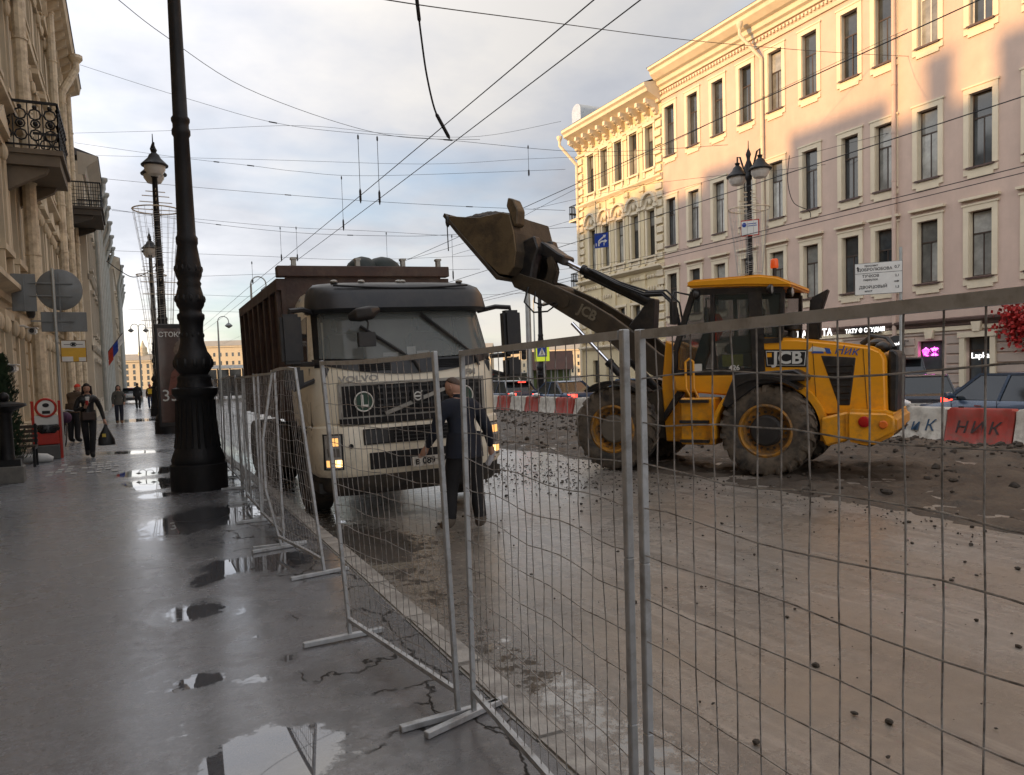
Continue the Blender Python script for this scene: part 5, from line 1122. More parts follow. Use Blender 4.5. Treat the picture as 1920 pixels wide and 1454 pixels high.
def lamp_post(label, loc, net=False, group='iron street lamps', base=True, spread=.58):
    t = thing('street_lamp', label, 'lamp post', loc, 0, group)
    link('post', post_me, t); tag(link('fluting', fl_me, t), kind='stuff')
    for s in (-1, 1):
        a = MB(); a.tube([(0,0,8.7),(0,s*spread*.45,9.05),(0,s*spread*.75,9.5),(0,s*spread,9.55),(0,s*spread,9.25)], .035, 8); ar = a.build('arm', M['iron'], t)
        lb = bell((0,s*spread,8.85)).build('lantern', M['iron'], t)
        g_ = MB(); g_.lathe([(.33,-.06),(.32,-.18),(.22,-.33),(.03,-.38)], (0,s*spread,8.85), 16); g_.build('lantern_glass', M['lampglass2'], lb)
    if net:
        wm = M['netw']; r0, z0, z1 = .74, 7.5, 2.0
        rg = MB(); rg.tube([V((r0*math.cos(k*math.pi/12), r0*math.sin(k*math.pi/12), z0)) for k in range(25)], .022, 6)
        rg.build('light_ring', M['pipe_beige'], t)
        for z, l_ in ((7.5,.74),(7.75,.5),(7.95,.42),(8.1,.3),(5.1,.6),(4.7,.55)):
            for b_ in (((-l_,-.02,z),(l_,.02,z)), ((0,-l_,z+.03),(0,l_,z+.03))): rg = MB(); rg.bar(*b_, .025); rg.build('cross_bar', M['pipe_beige'], t)
        ns = MB()
        for k in range(18):
            a = 2*math.pi*k/18; q = lambda f: (r0*(1-f)+.2*f)*(1-.12*math.sin(math.pi*f))
            ns.tube([(q(f)*math.cos(a), q(f)*math.sin(a), z0+(z1-z0)*f) for f in (0,.25,.5,.75,1)], .007, 4)
        for f in [.06*k for k in range(1, 16)]:
            rr = (r0*(1-f)+.2*f)*(1-.12*math.sin(math.pi*f)); ns.tube([(rr*math.cos(k*math.pi/9), rr*math.sin(k*math.pi/9), z0+(z1-z0)*f) for k in range(19)], .004, 3)
        tag(ns.build('light_net', wm, t), kind='stuff')
        gz = MB()
        for k in range(36): gz.tube([(.15*math.cos(k+j*.8), .15*math.sin(k+j*.8), 3.9+k*.1+j*.02) for j in range(8)], .008, 3)
        tag(gz.build('light_chain', wm, t), kind='stuff')
    return t
M['netw'] = mat('grey_light_net', (.42,.40,.36), .6, 0, .2)
lamp_post('massive black cast iron lamp post with fluted shaft on the wet pavement', (.88, 12.95, 0))
lamp_post('black lamp post wrapped in a light net above the poster case', (1.05, 28.6, 0), True)
lamp_post('more distant black lamp post in a light net beyond the poster case', (1.25, 45.5, 0), True)
rl = lamp_post('black twin lantern lamp post with light net in front of the pink building', (20.9, 22.0, 0), True)
lamp_post('black twin lantern lamp post beside the traffic light', (21.5, 39.6, 0))
# route board on the netted lamp
def flat_board(t, c, w_, h, nrm, mats, border=.0, thick=.03, name='board'):
    pass
M['signwhite'] = mat('sign_white', (.66,.66,.62), .5, 0, .05, 6)
M['signred'] = mat('sign_red', (.42,.04,.02), .5, 0, .05, 6)
M['signblue'] = mat('sign_blue', (.012,.05,.30), .4, 0, .05, 6)
M['signgrey'] = mat('sign_back_grey', (.20,.215,.22), .5, .5, .15, 5, dirt=(.1,.09,.08), damt=.4)
def board(name, label, cat, centre, w_, h, facing, face, edge, parent=None, border=0, round_=False, group=None):
    """flat sign facing a horizontal direction; local x = right of the reader, z = up, face at -y"""
    f = V(facing).normalized(); rz = math.atan2(f.x, -f.y)
    t = thing(name, label, cat, centre, rz, group)
    q = MB()
    if round_: q.lathe([(w_/2,-.015),(w_/2,.015)], (0,0,0), 32, Matrix.Rotation(R(90),3,'X'))
    else: q.box(-w_/2, w_/2, -.015, .015, -h/2, h/2)
    q.build('plate', edge, t, smooth=0 if not round_ else 35)
    if face:
        q = MB()
        if round_: q.lathe([(w_/2-border,0),(w_/2-border,.004)], (0,-.016,0), 32, Matrix.Rotation(R(90),3,'X'))
        else: q.box(-w_/2+border, w_/2-border, -.02, -.0151, -h/2+border, h/2-border)
        q.build('face', face, t, smooth=0 if not round_ else 35)
    return t
TOCAM = (-.83,-.56,0)
rb_ = board('route_sign', 'small white route board with red border on the netted lamp post', 'sign', (20.55, 21.6, 6.72), .66, .58, TOCAM, M['signwhite'], M['signred'], border=.035)
q = MB(); q.lathe([(.08,0),(.08,.004)], (-.2,-.022,.12), 16, Matrix.Rotation(R(90),3,'X')); q.build('route_disc', M['signblue'], rb_)
q = MB(); q.box(-.08,.24,-.024,-.0205,.13,.16); q.box(-.08,.26,-.024,-.0205,.06,.085); q.build('print_line', M['signblue'], rb_, smooth=0)
q = MB(); q.box(-.35,.05,.02,.05,-.02,.02); q.box(.05,.3,.016,.2,-.03,.03); q.build('bracket', M['iron'], rb_, smooth=0)
# blue lane sign hung from the wires
c = V((0,0,CAMH))+ray(1128,451)*27.5
ls = board('lane_sign', 'square blue lane direction sign with white arrows hung from the wires', 'sign', c, .52, .52, TOCAM, M['signblue'], M['signgrey'])
def arrow(t, pts, w_=.05, head=.09, m_=None):
    q = MB(); 
    P = [V((a,-.026,b_)) for a, b_ in pts]
    for a, b_ in zip(P[:-1], P[1:]): q.bar(a, b_, w_, .006, up=(0,1,0))
    d = (P[-1]-P[-2]).normalized(); s = V((-d.z,0,d.x)); q.add([P[-1]+d*head, P[-1]+s*head*.7, P[-1]-s*head*.7], [(0,1,2)])
    return q.build('arrow', m_ or M['signwhite'], t, smooth=0)
arrow(ls, [(-.1,-.2),(-.1,-.02),(.1,.12)], .05, .1); arrow(ls, [(-.1,-.12),(0,-.04),(.13,-.04)], .05, .1); arrow(ls, [(.1,-.2),(.1,-.12)], .03, .04); arrow(ls, [(-.2,-.2),(-.2,-.12)], .03, .04)
q = MB(); q.tube([(-.2,0,.26),(-.2,0,1.4)], .01, 5); q.tube([(.2,0,.26),(.2,0,1.4)], .01, 5); q.build('hanger', M['iron'], ls)
# white direction board
c = on_x(1647, 522, 20.9)
db = board('direction_board', 'white street direction board with black lettering in front of the pink building', 'sign', c, 1.34, .98, (-.8,-.6,0), M['signwhite'], M['signgrey'], border=.015)
for s, x, z, sz in (('проспект',-.2,.4,.085),('ДОБРОЛЮБОВА',-.1,.28,.12),('0,7',.52,.31,.12),('ТУЧКОВ',-.22,.08,.12),('переулок',-.22,-.03,.09),('2,1',.52,.05,.1),('ДВОРЦОВЫЙ',-.15,-.26,.12),('мост',-.28,-.38,.09),('1,5',.52,-.3,.1)):
    lettering(s, sz, M['ink'], db, (x,-.0225,z), (1,0,0), (0,0,1), bold=.002)
q = MB(); q.box(-.655,.655,-.0215,-.0202,.165,.178); q.build('divider', M['ink'], db, smooth=0)
arrow(db, [(-.58,.26),(-.58,.34)], .03, .06, M['ink']); arrow(db, [(.44,-.13),(.53,-.13)], .025, .05, M['ink'])
q = MB(); q.cyl((.62,.06,-4.6),(.62,.06,.9),.045,n=10); q.build('pole', M['pipe_grey'], db)
# traffic light and crossing sign
tl = thing('traffic_light', 'grey traffic light pole showing red behind the waiting cars', 'traffic light', (20.2, 38.6, 0), R(-32))
q = MB(); q.lathe([(.2,0),(.17,.6),(.15,5.6),(.1,7.6)], (0,0,0), 14); q.build('pole', M['pipe_grey'], tl)
q = MB(); q.box(-.42,-.16,-.3,-.1,2.45,3.35); hd = q.build('signal_head', M['black'], tl, bevel=.03)
for k, (z, mm) in enumerate(((3.2,'red_lamp'),(2.9,'dark'),(2.6,'dark'))):
    q = MB(); q.lathe([(.12,0),(.11,.03),(.02,.045)], (-.29,-.3,z), 16, Matrix.Rotation(R(90),3,'X')); q.build('lens', M[mm] if k else mat('signal_red', (.7,.02,.01), .3, 0, 0, emit=5, ecol=(1,.06,.03)), hd)
q = MB(); q.tube([(0,0,6.8),(-.2,-.1,7.4),(-.9,-.4,7.6),(-1.5,-.6,7.5)], .05, 8); q.build('arm', M['pipe_grey'], tl)
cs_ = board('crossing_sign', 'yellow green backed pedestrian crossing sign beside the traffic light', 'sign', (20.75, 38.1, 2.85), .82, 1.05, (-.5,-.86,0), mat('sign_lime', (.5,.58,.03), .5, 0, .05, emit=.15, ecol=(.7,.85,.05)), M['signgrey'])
q = MB(); q.box(-.27,.27,-.026,-.0205,-.27,.27); bf = q.build('blue_field', M['signblue'], cs_, smooth=0)
q = MB(); q.add([(-.22,-.03,-.2),(.22,-.03,-.2),(0,-.03,.22)], [(0,1,2)]); q.build('white_triangle', M['signwhite'], bf, smooth=0)
q = MB(); q.bar((0,-.033,.08),(0,-.033,-.04),.045,.004,up=(0,1,0)); q.bar((0,-.033,-.04),(-.06,-.033,-.16),.03,.004,up=(0,1,0)); q.bar((0,-.033,-.04),(.07,-.033,-.16),.03,.004,up=(0,1,0)); q.ball((0,-.033,.12),(.025,.003,.025),8,4); q.build('walking_figure', M['ink'], bf, smooth=0)
q = MB(); q.cyl((.1,.05,-2.85),(.1,.05,.5),.04,n=8); q.build('pole', M['pipe_grey'], cs_)
# road signs seen from behind on one pole
sg = thing('road_sign_post', 'grey sign pole carrying a round plate and two rectangular plates seen from behind', 'sign post', (-1.55, 21.4, 0), 0)
q = MB(); q.cyl((0,0,0),(0,0,4.5),.036,n=10); q.build('pole', M['pipe_grey'], sg)
q = MB(); q.lathe([(.47,-.012),(.49,0),(.47,.012)], (.12,.06,4.0), 36, Matrix.Rotation(R(90),3,'X')); q.build('round_plate', M['signgrey'], sg)
q = MB(); q.box(-.86,-.36,.03,.055,3.48,4.36); q.build('side_plate', M['signgrey'], sg, smooth=0, bevel=.008)
q = MB(); q.box(-.3,.66,.045,.07,3.0,3.47); q.build('lower_plate', M['signgrey'], sg, smooth=0, bevel=.008)
for z in (4.15, 3.85, 3.25):
    q = MB(); q.box(-.5,.4,.0,.028,z-.015,z+.015); q.build('bracket', M['signgrey'], sg, smooth=0)
q = MB(); q.box(.1,.13,.02,.044,3.05,4.4); q.build('bracket', M['signgrey'], sg, smooth=0); q = MB(); q.box(-.62,-.6,.0,.028,3.5,4.34); q.build('bracket', M['signgrey'], sg, smooth=0)
bs = board('bus_stop_sign', 'yellow and white bus stop board on the sign pole', 'sign', (-1.2, 21.2, 2.52), .54, .52, (.15,-1,0), mat('bus_yellow', (.62,.36,.03), .5, 0, .1), M['black'], border=.012)
q = MB(); q.box(-.25,.25,-.024,-.0205,.08,.245); q.build('header', M['signwhite'], bs, smooth=0)
q = MB(); q.tube([V((.06*math.cos(t),-.027,.16+.045*math.sin(t))) for t in [k*math.pi/8 for k in range(17)]], .008, 4); q.bar((-.2,-.026,.16),(-.07,-.026,.16),.012,.004,up=(0,1,0)); q.bar((.07,-.026,.16),(.2,-.026,.16),.012,.004,up=(0,1,0)); q.box(-.035,.035,-.028,-.0245,.13,.19); q.build('bus_mark', M['ink'], bs, smooth=0)
q = MB(); q.box(-.25,-.02,-.024,-.0205,-.245,-.13); q.box(.1,.25,-.024,-.0205,-.245,-.15); q.build('notice', M['signwhite'], bs, smooth=0)
q = MB(); q.tube([(-.36,.1,.2),(-.27,0,.2)], .012, 5); q.build('bracket', M['pipe_grey'], bs)
# security cameras on the left-hand wall
for i, (px, py, lab) in enumerate(((62,622,'white bullet security camera above the sign pole on the tenement wall'), (58,590,'small black dome camera just above the white bullet camera'), (24,692,'white box camera low on the tenement wall by the shrub'))):
    p = on_x(px, py, XL+.5); s = p.y/24
    cmr = thing('security_camera', lab, 'camera', p, 0)
    if i == 1:
        q = MB(); q.lathe([(.02,.12),(.1,.1),(.1,.0),(.07,-.08),(.01,-.1)], (0,0,0), 14); q.build('dome', M['black'], cmr)
    else:
        q = MB(); q.box(-.09,.09,-.3,.1,-.07,.07); q.build('housing', M['white'], cmr, bevel=.03, seg=2)
        q = MB(); q.cyl((0,-.33,0),(0,-.29,0),.055,n=14); q.build('lens', M['black'], cmr)
        q = MB(); q.box(-.12,.12,-.36,.08,.071,.085); q.build('sun_shield', M['white'], cmr, smooth=0)
    q = MB(); q.tube([(-.02,.0,.06),(-.2,.02,.14),(-.5,.02,.14)], .03, 6); q.build('bracket', M['white'], cmr)
# poster case
ad = thing('poster_case', 'dark upright poster case with a brown fashion poster behind the lamp post', 'advertisement', (1.0, 18.6, 0), R(-1))
q = MB(); q.box(-.5,.5,-.12,.12,.72,2.98); q.build('case', M['black'], ad, smooth=0, bevel=.02)
q = MB(); q.box(-.16,.3,-.09,.09,0,.72); q.build('pedestal', M['black'], ad, smooth=0, bevel=.01)
pw = bpy.data.materials.new('poster_print'); pw.use_nodes = True
M['poster'] = mat('poster_brown', (.07,.035,.025), .2, 0, .5, 1.6, coat=.6)
q = MB(); q.box(-.44,.44,-.128,-.121,.82,2.88); po = q.build('poster', M['poster'], ad, smooth=0)
def flatpoly(pts, y, name, m_, par): q = MB(); q.add([(a,y,b_) for a, b_ in pts], [tuple(range(len(pts)))]); return q.build(name, m_, par, smooth=0)
# a plain printed figure: hair, face, coat
flatpoly([(.02+.17*math.cos(t)*(.9 if math.sin(t) > 0 else .75), 2.38+.24*math.sin(t)) for t in [k*math.pi/9 for k in range(18)]], -.1295, 'printed_hair', mat('print_hair', (.13,.085,.05), .3, 0, .3, 9, coat=.5), po)
flatpoly([(.03+.09*math.cos(t), 2.36+.135*math.sin(t)) for t in [k*math.pi/9 for k in range(18)]], -.1305, 'printed_face', mat('print_skin', (.22,.13,.09), .3, 0, .15, 9, coat=.5), po)
flatpoly([(-.3,1.42),(-.2,1.9),(-.04,2.1),(.1,2.14),(.3,2.02),(.4,1.75),(.43,1.4)], -.1300, 'printed_coat', mat('print_coat', (.17,.055,.035), .3, 0, .35, 4, coat=.5), po)
lettering('СТОКМАНН', .145, M['signwhite'], po, (.0,-.1315,2.74), (1,0,0), (0,0,1), bold=.003)
lettering('35', .36, M['signwhite'], po, (-.24,-.1315,1.4), (1,0,0), (0,0,1)); lettering('см', .15, M['signwhite'], po, (.06,-.1315,1.34), (1,0,0), (0,0,1))
q = MB(); q.box(-.16,.42,-.134,-.1285,.86,1.24); q.build('printed_notice', mat('print_grey', (.2,.2,.19), .3, 0, .1, 5, coat=.5), po, smooth=0)
q = MB(); q.box(-.15,.15,-.138,-.1341,.9,.96); q.build('print_line', M['ink'], po, smooth=0)
# red litter bin
bn = thing('litter_bin', 'red framed litter bin with round badge and black bag on a concrete block', 'litter bin', (-1.82, 20.9, 0), R(6))
for sx in (-1, 1):
    q = MB(); q.box(sx*.27-.03, sx*.27+.03, -.04, .04, 0, 1.36); q.build('post', mat('red_bin_paint', (.42,.025,.012), .45, 0, .15, 6) if sx < 0 else bpy.data.materials['red_bin_paint'], bn, smooth=0, bevel=.008)
RB = bpy.data.materials['red_bin_paint']
q = MB(); q.tube([V((.2*math.cos(t),-.02,1.2+.2*math.sin(t))) for t in [k*math.pi/14 for k in range(29)]], .03, 8); rg = q.build('badge_ring', RB, bn)
q = MB(); q.lathe([(.185,0),(.185,.02)], (0,-.01,1.2), 28, Matrix.Rotation(R(90),3,'X')); q.build('badge', M['signwhite'], bn)
q = MB(); q.ball((0,-.035,1.26),(.07,.006,.05),12,5); q.box(-.08,.08,-.037,-.031,1.06,1.13); q.build('badge_mark', M['ink'], bn)
q = MB(); q.box(-.235,.235,-.1,.16,.34,.66); q.build('bin_body', RB, bn, smooth=0, bevel=.02)
q = MB(); q.rings([[V((r_*math.cos(t)*1.05+.012*math.sin(5*t+k), r_*math.sin(t)*.7+.03, z+.012*math.sin(3*t+k*2))) for t in [j*math.pi/10 for j in range(20)]] for k, (r_, z) in enumerate(((.22,.6),(.26,.64),(.27,.72),(.25,.78),(.2,.8)))], caps=True); q.build('bin_bag', mat('black_bin_bag', (.012,.012,.013), .25, 0, .3, 8, bump=.5, bscale=14), bn)
q = MB(); q.box(-.24,.24,-.01,.02,.8,1.02); q.build('back_plate', M['signwhite'], bn, smooth=0)
q = MB(); q.box(-.25,.235,-.2,.2,0,.33); q.build('concrete_block', mat('bin_concrete', (.1,.1,.095), .8, 0, .2, 6), bn, smooth=0, bevel=.015)
# iron bollard on stone, bench, shrub and white bundle by the wall
bo = thing('iron_bollard', 'dark iron bollard with ball finial and broad cap on a stone plinth', 'bollard', (-2.02, 16.05, 0), 0)
q = MB(); q.box(-.34,.24,-.16,.2,0,.3); q.build('stone_plinth', mat('plinth_granite', (.15,.14,.125), .7, 0, .25, 8), bo, smooth=0, bevel=.015)
q = MB(); q.box(-.3,.2,-.1,.15,.3,.42); q.lathe([(.13,.42),(.11,.5),(.1,1.2),(.13,1.26)], (0,0,0), 16); q.build('shaft', M['iron'], bo)
q = MB(); q.lathe([(.12,1.26),(.2,1.3),(.34,1.36),(.33,1.4),(.1,1.44)], (0,0,0), 18); q.build('cap', M['iron'], bo)
q = MB(); q.ball((0,0,1.52),.085); q.build('finial', M['iron'], bo)
bc_ = thing('slatted_bench', 'small dark slatted bench standing against the tenement wall by the bin', 'bench', (-2.2, 19.2, 0), 0)
for k in range(5): q = MB(); q.box(-.3,.32,-.25+k*.11,-.17+k*.11,.42,.45); q.build('seat_slat', M['wframe'], bc_, smooth=0)
for k in range(4): q = MB(); q.box(-.3,.32,.3,.33,.5+k*.1,.57+k*.1); q.build('back_slat', M['wframe'], bc_, smooth=0)
for sx in (-.26,.28):
    q = MB(); q.bar((sx,-.2,0),(sx,-.2,.42),.05); q.bar((sx,.3,0),(sx,.3,.9),.05); q.bar((sx,-.2,.39),(sx,.3,.39),.05); q.build('leg', M['iron'], bc_, smooth=0)
wb = MB(); wb.loft([((-.32,0,.07),.05),((-.2,.0,.1),.1),((0,0,.11),.11),((.2,-.02,.1),.1),((.32,-.02,.07),.05)], 12)
o = wb.build('white_sack', mat('white_sack', (.6,.6,.58), .6, 0, .1, 5)); o.location = (-1.98, 20.0, 0); tag(o, 'small white sack lying on the pavement beside the bin', 'sack')
th = thing('thuja_shrub', 'dark green cone shaped evergreen shrub against the tenement wall', 'shrub', (-2.28, 17.9, 0), 0)
q = MB(); q.loft([((0,0,0),.05),((0,0,1.2),.03),((.02,0,2.2),.01)], 7); q.build('trunk', mat('shrub_bark', (.06,.045,.035), .8), th)
q = MB(); rr = random.Random(5)
for k in range(2600):
    z = .25+2.05*rr.random(); R_ = .34*(1-((z-.25)/2.1)**1.6)+.05; a = rr.uniform(0, 6.283); r_ = R_*math.sqrt(rr.random())*(1+.2*math.sin(a*3+z*4))
    c_ = V((r_*math.cos(a), r_*math.sin(a), z)); u_ = V((math.cos(a)*.5, math.sin(a)*.5, .85)).normalized(); s_ = V((-math.sin(a), math.cos(a), rr.uniform(-.3,.3)))
    l_ = rr.uniform(.06,.12); q.add([c_-s_*.012, c_+u_*l_*.6+s_*.03, c_+u_*l_, c_+u_*l_*.6-s_*.03], [(0,1,2,3)])
tag(q.build('crown', mat('thuja_green', (.022,.045,.02), .7, 0, .45, 6), th, smooth=0, fix=False), kind='stuff')
q = MB(); q.lathe([(.24,0),(.3,.32),(.32,.34),(.27,.34)], (0,0,0), 14); q.build('pot', mat('grey_pot', (.09,.09,.085), .7), th)
# flag on the far house
fg = thing('flag', 'white blue and red flag on a slanting pole on the far house wall', 'flag', (-1.55, 58, 3.6), 0)
q = MB(); q.cyl((0,0,0),(1.2,-.3,1.6),.025,n=6); q.build('pole', M['wframe'], fg)
for k, mm in enumerate(('white','signblue','signred')):
    q = MB(); q.grid(lambda u_, v_: V((1.2-.95*(k+v_)/3, -.3+.2*(k+v_)/3+.08*math.sin(u_*6), 1.6-1.3*(k+v_)/3-1.05*u_*(.6+.13*k))), 8, 3); q.build('stripe', M[mm], fg, smooth=60)
# shop signs on the pink building (local: x runs towards the camera side)
def wall_text(s, px, py, size, m_, out=.27, **k):
    p = on_x(px, py, XF-out); return lettering(s, size, m_, pink, (PB_Y-p.y, -out, p.z), (1,0,0), (0,0,1), name='shop_lettering', **k)
M['shopglow'] = mat('lit_shop_letters', (.8,.8,.78), .4, 0, 0, emit=1.1, ecol=(1,.98,.95)); M['neon'] = mat('pink_neon', (.9,.1,.7), .4, 0, 0, emit=3.5, ecol=(1,.08,.75))
M['shopback'] = mat('shop_sign_black', (.01,.01,.011), .4, 0, 0)
wall_text('ЖКА', 1497, 629, .42, M['shopglow'], bold=.008); wall_text('ПОТА', 1540, 625, .42, M['shopglow'], bold=.008)
p = on_x(1622, 619, XF-.2); q = MB(); q.box(PB_Y-p.y-.72, PB_Y-p.y+.72, -.22, -.11, p.z-.16, p.z+.16); q.build('shop_sign_panel', M['shopback'], pink, smooth=0)
wall_text('ТАТУ Ф СТУДИЯ', 1621, 620, .24, M['shopglow'], .235, bold=.004)
p = on_x(1677, 645, XF-.6); hs_ = thing('hanging_sign', 'round black hanging shop sign with white script by the downpipe', 'sign', (XF-.5, p.y, p.z), R(-40))
q = MB(); q.lathe([(.33,-.03),(.33,.03)], (0,0,0), 28, Matrix.Rotation(R(90),3,'X')); q.build('disc', M['shopback'], hs_); lettering('Lapka', .19, M['shopglow'], hs_, (0,-.036,0), (1,0,0), (0,0,1), shear=.2)
q = MB(); q.tube([(.3,0,.1),(.6,.2,.1)], .02, 6); q.build('bracket', M['iron'], hs_)
wall_text('食来', 1744, 661, .36, M['neon'], -.18, bold=.004); wall_text('Lapka', 1838, 667, .3, M['shopglow'], -.17)
fb = thing('red_creeper', 'hanging bunch of red leaves on the pink building wall', 'plant', (XF-.35, on_x(1908, 625, XF-.35).y, 2.75), 0)
q = MB(); rr = random.Random(9)
for k in range(700):
    c_ = V((rr.gauss(0,.14), rr.gauss(0,.3), rr.gauss(.15,.35))); n_ = V((rr.gauss(0,1),rr.gauss(0,1),rr.gauss(0,1))).normalized(); a_ = n_.orthogonal()*.05; b_ = n_.cross(a_)*1.2
    q.add([c_-a_,c_+b_,c_+a_,c_-b_], [(0,1,2,3)])
tag(q.build('leaves', mat('red_leaves', (.34,.018,.015), .6, 0, .5, 9), fb, smooth=0, fix=False), kind='stuff')
q = MB(); q.tube([(.3,0,.4),(0,0,.5),(0,0,-.3)], .015, 5); q.build('stem', M['wframe'], fb)
# far street lamps and shelter
def hook_lamp(label, loc, h, out, twin=False):
    t = thing('hook_lamp', label, 'lamp post', loc, 0, 'slender far street lamps')
    q = MB(); q.loft([((0,0,0),.11),((0,0,h*.85),.06),((0,0,h),.05)], 8); q.build('pole', M['pipe_grey'], t)
    for s in ((-1, 1) if twin else (1,)):
        q = MB(); q.tube([(0,0,h)]+[V((s*(out/2-out/2*math.cos(a)), 0, h+out*.5*math.sin(a))) for a in [k*math.pi/8 for k in range(1,9)]]+[(s*out,0,h-.15)], .035, 6); q.build('arm', M['pipe_grey'], t)
        q = MB(); q.lathe([(.05,.2),(.2,.08),(.3,-.02),(.26,-.08),(.05,-.22)], (s*out,0,h-.3), 12); q.build('lantern', M['signgrey'], t)
for px, py, dep, lab, out, tw in ((259,612,80,'far twin armed street lamp at the end of the pavement',.7,True), (408,600,60,'slender hook lamp standing behind the poster case',.8,False), (470,528,42,'slender hook lamp rising behind the lorry body',.8,False), (1000,560,70,'slender hook lamp behind the traffic light',1.2,False)):
    c = V((0,0,CAMH))+ray(px,py)*dep; hook_lamp(lab, (c.x, c.y, -.13), c.z, out, tw)
sh = thing('bus_shelter', 'low glazed bus shelter with flat roof beyond the fence', 'shelter', (9.4, 92, -.13), R(-4))
q = MB(); q.box(-2.2,3.4,-1.2,1.2,3.4,3.75); q.build('roof', M['white'], sh, smooth=0)
for x in (-2,-.7,.6,1.9,3.2): q = MB(); q.box(x-.06,x+.06,-1.1,-1.0,0,3.4); q.build('post', M['black'], sh, smooth=0)
for x in (-2,-.7,.6,1.9): q = MB(); q.box(x+.07,x+1.23,.9,.95,.3,3.3); q.build('glass_panel', M['pane'], sh, smooth=0)
kp = board('street_poster', 'small pale poster board standing by the bus shelter', 'advertisement', (5.6, 80, 2.6), 2.0, 1.5, (-.1,-1,0), mat('pale_poster', (.5,.4,.36), .4, 0, .5, 1.2), M['signgrey'], border=.06)
q = MB(); q.box(-.6,.1,-.03,-.0205,.1,.45); q.build('red_print', M['signred'], kp, smooth=0); q = MB(); q.box(-.08,.08,-.01,.04,-2.7,-.75); q.build('pole', M['signgrey'], kp, smooth=0)
ks_ = thing('market_kiosk', 'green kiosk with a sloping brown roof beyond the waiting cars', 'kiosk', (23.4, 41.8, 0), R(-28))
q = MB(); q.box(-1.2,1.2,0,2.0,0,1.9); q.build('body', mat('kiosk_green', (.12,.16,.05), .6, 0, .3, 2), ks_, smooth=0)
for k in range(7): q = MB(); q.box(-1.2+k*.38,-1.12+k*.38,-.06,-.001,.2,1.85); q.build('slat', M['pipe_grey'], ks_, smooth=0)
q = MB(); q.prism([(-.7,1.85),(2.1,1.9),(2.1,3.0),(.4,3.0)], lambda y, z: (-1.35,y,z), lambda y, z: (1.35,y,z)); q.build('roof', mat('brown_kiosk_roof', (.085,.045,.035), .7, 0, .25, 3), ks_, smooth=0)
# ================================================================== plastic road barriers
M['bred'] = mat('red_barrier_plastic', (.36,.05,.035), .55, 0, .12, 4, dirt=(.13,.1,.075), dscale=5, damt=.75, grad=(0,.85,.35), bump=.1, bscale=12)
M['bwhite'] = mat('white_barrier_plastic', (.56,.53,.46), .55, 0, .08, 4, dirt=(.16,.13,.095), dscale=5, damt=.75, grad=(0,.85,.35), bump=.1, bscale=12)
def barrier_mesh(Ln=1.36):
    mb = MB(); h = Ln/2-.012
    prof = [(.27,0),(.27,.1),(.24,.15),(.13,.62),(.12,.8),(.09,.84),(-.09,.84),(-.12,.8),(-.13,.62),(-.24,.15),(-.27,.1),(-.27,0)]
    xs = [-h]; 
    rings = []; ns = 26
    for k in range(ns+1):
        x = -h+2*h*k/ns; g_ = 1.0
        rib = 1-.22*max(0, math.sin((x/h)*math.pi*2.5+math.pi/2))**3
        taper = 1-.25*max(0, abs(x)/h-.94)/.06*.3
        rings.append([V((x + (.09*(z/.84) if False else 0), (y*(rib if .12 < z < .83 else 1))*taper, z if z < .83 else z-.05*(abs(x) > h*.93))) for y, z in prof])
    mb.rings(rings); return mb
bm_r = barrier_mesh().mesh('barrier_body', M['bred'], smooth=45); bm_w = barrier_mesh().mesh('barrier_body', M['bwhite'], smooth=45)
slot = MB(); slot.box(-.16,.16,-.275,.275,0,.07); slot_me = slot.mesh('fork_slot', M['dark'], smooth=0)
cap = MB(); cap.cyl((-.45,0,.835),(-.45,0,.87),.05,n=12); cap_me = cap.mesh('filler_cap', M['dark'])
BY0 = 9.66                                            # joint between the lettered white and red barriers is near y = 10.3
for k in range(-2, 18):
    y = BY0+1.37*k; red = (k % 2 == 0)
    if k == 0: lab = 'dirty red plastic road barrier with dark hand painted НИК lettering'
    elif k == 1: lab = 'dirty white plastic road barrier with blue hand painted НиК lettering'
    else: lab = ('plain red' if red else 'plain white') + (' plastic road barrier to the side of the lettered pair' if k < 5 else ' plastic road barrier in the row between lorry and waiting cars')
    b = thing('road_barrier', lab, 'barrier', (15.3+random.uniform(-.04,.04), y, ROADZ+.02), R(-90)+random.uniform(-.03,.03), 'red and white road barriers')
    b.scale = (1, 1, .94); link('barrier_body', bm_r if red else bm_w, b); link('fork_slot', slot_me, b, (0,0,-.001)); link('filler_cap', cap_me, b)
    if k in (0, 1):
        mm = mat('painted_letters_%d' % k, (.035,.08,.14) if k == 1 else (.05,.035,.035), .7, 0, .3, 12)
        for s, x in zip('НИК' if k == 0 else 'НиК', (-.34,-.02,.32)):
            lettering(s, .36, mm, b, (x,-.183,.42), (1,0,0), (0,.23,1), name='painted_letter', bold=.002, shear=.15)
for px, py, lab in ((1690,768,'crumpled white rag on the barrier behind the loader'), (960,748,'crumpled white rag on the barrier beside the lorry'), (1006,749,'white plastic bag caught on the barrier under the waiting sedan')):
    p = on_x(px, py, 15.25); q = MB(); q.ball((0,0,0), (.13,.2,.1), 14, 9)
    q.v = [tuple(V(v)*(1+.45*mn.noise(V(v)*14))) for v in q.v]
    o = q.build('rag', M['white'], smooth=60); o.location = (15.25, p.y, ROADZ+.86); tag(o, lab, 'rag')
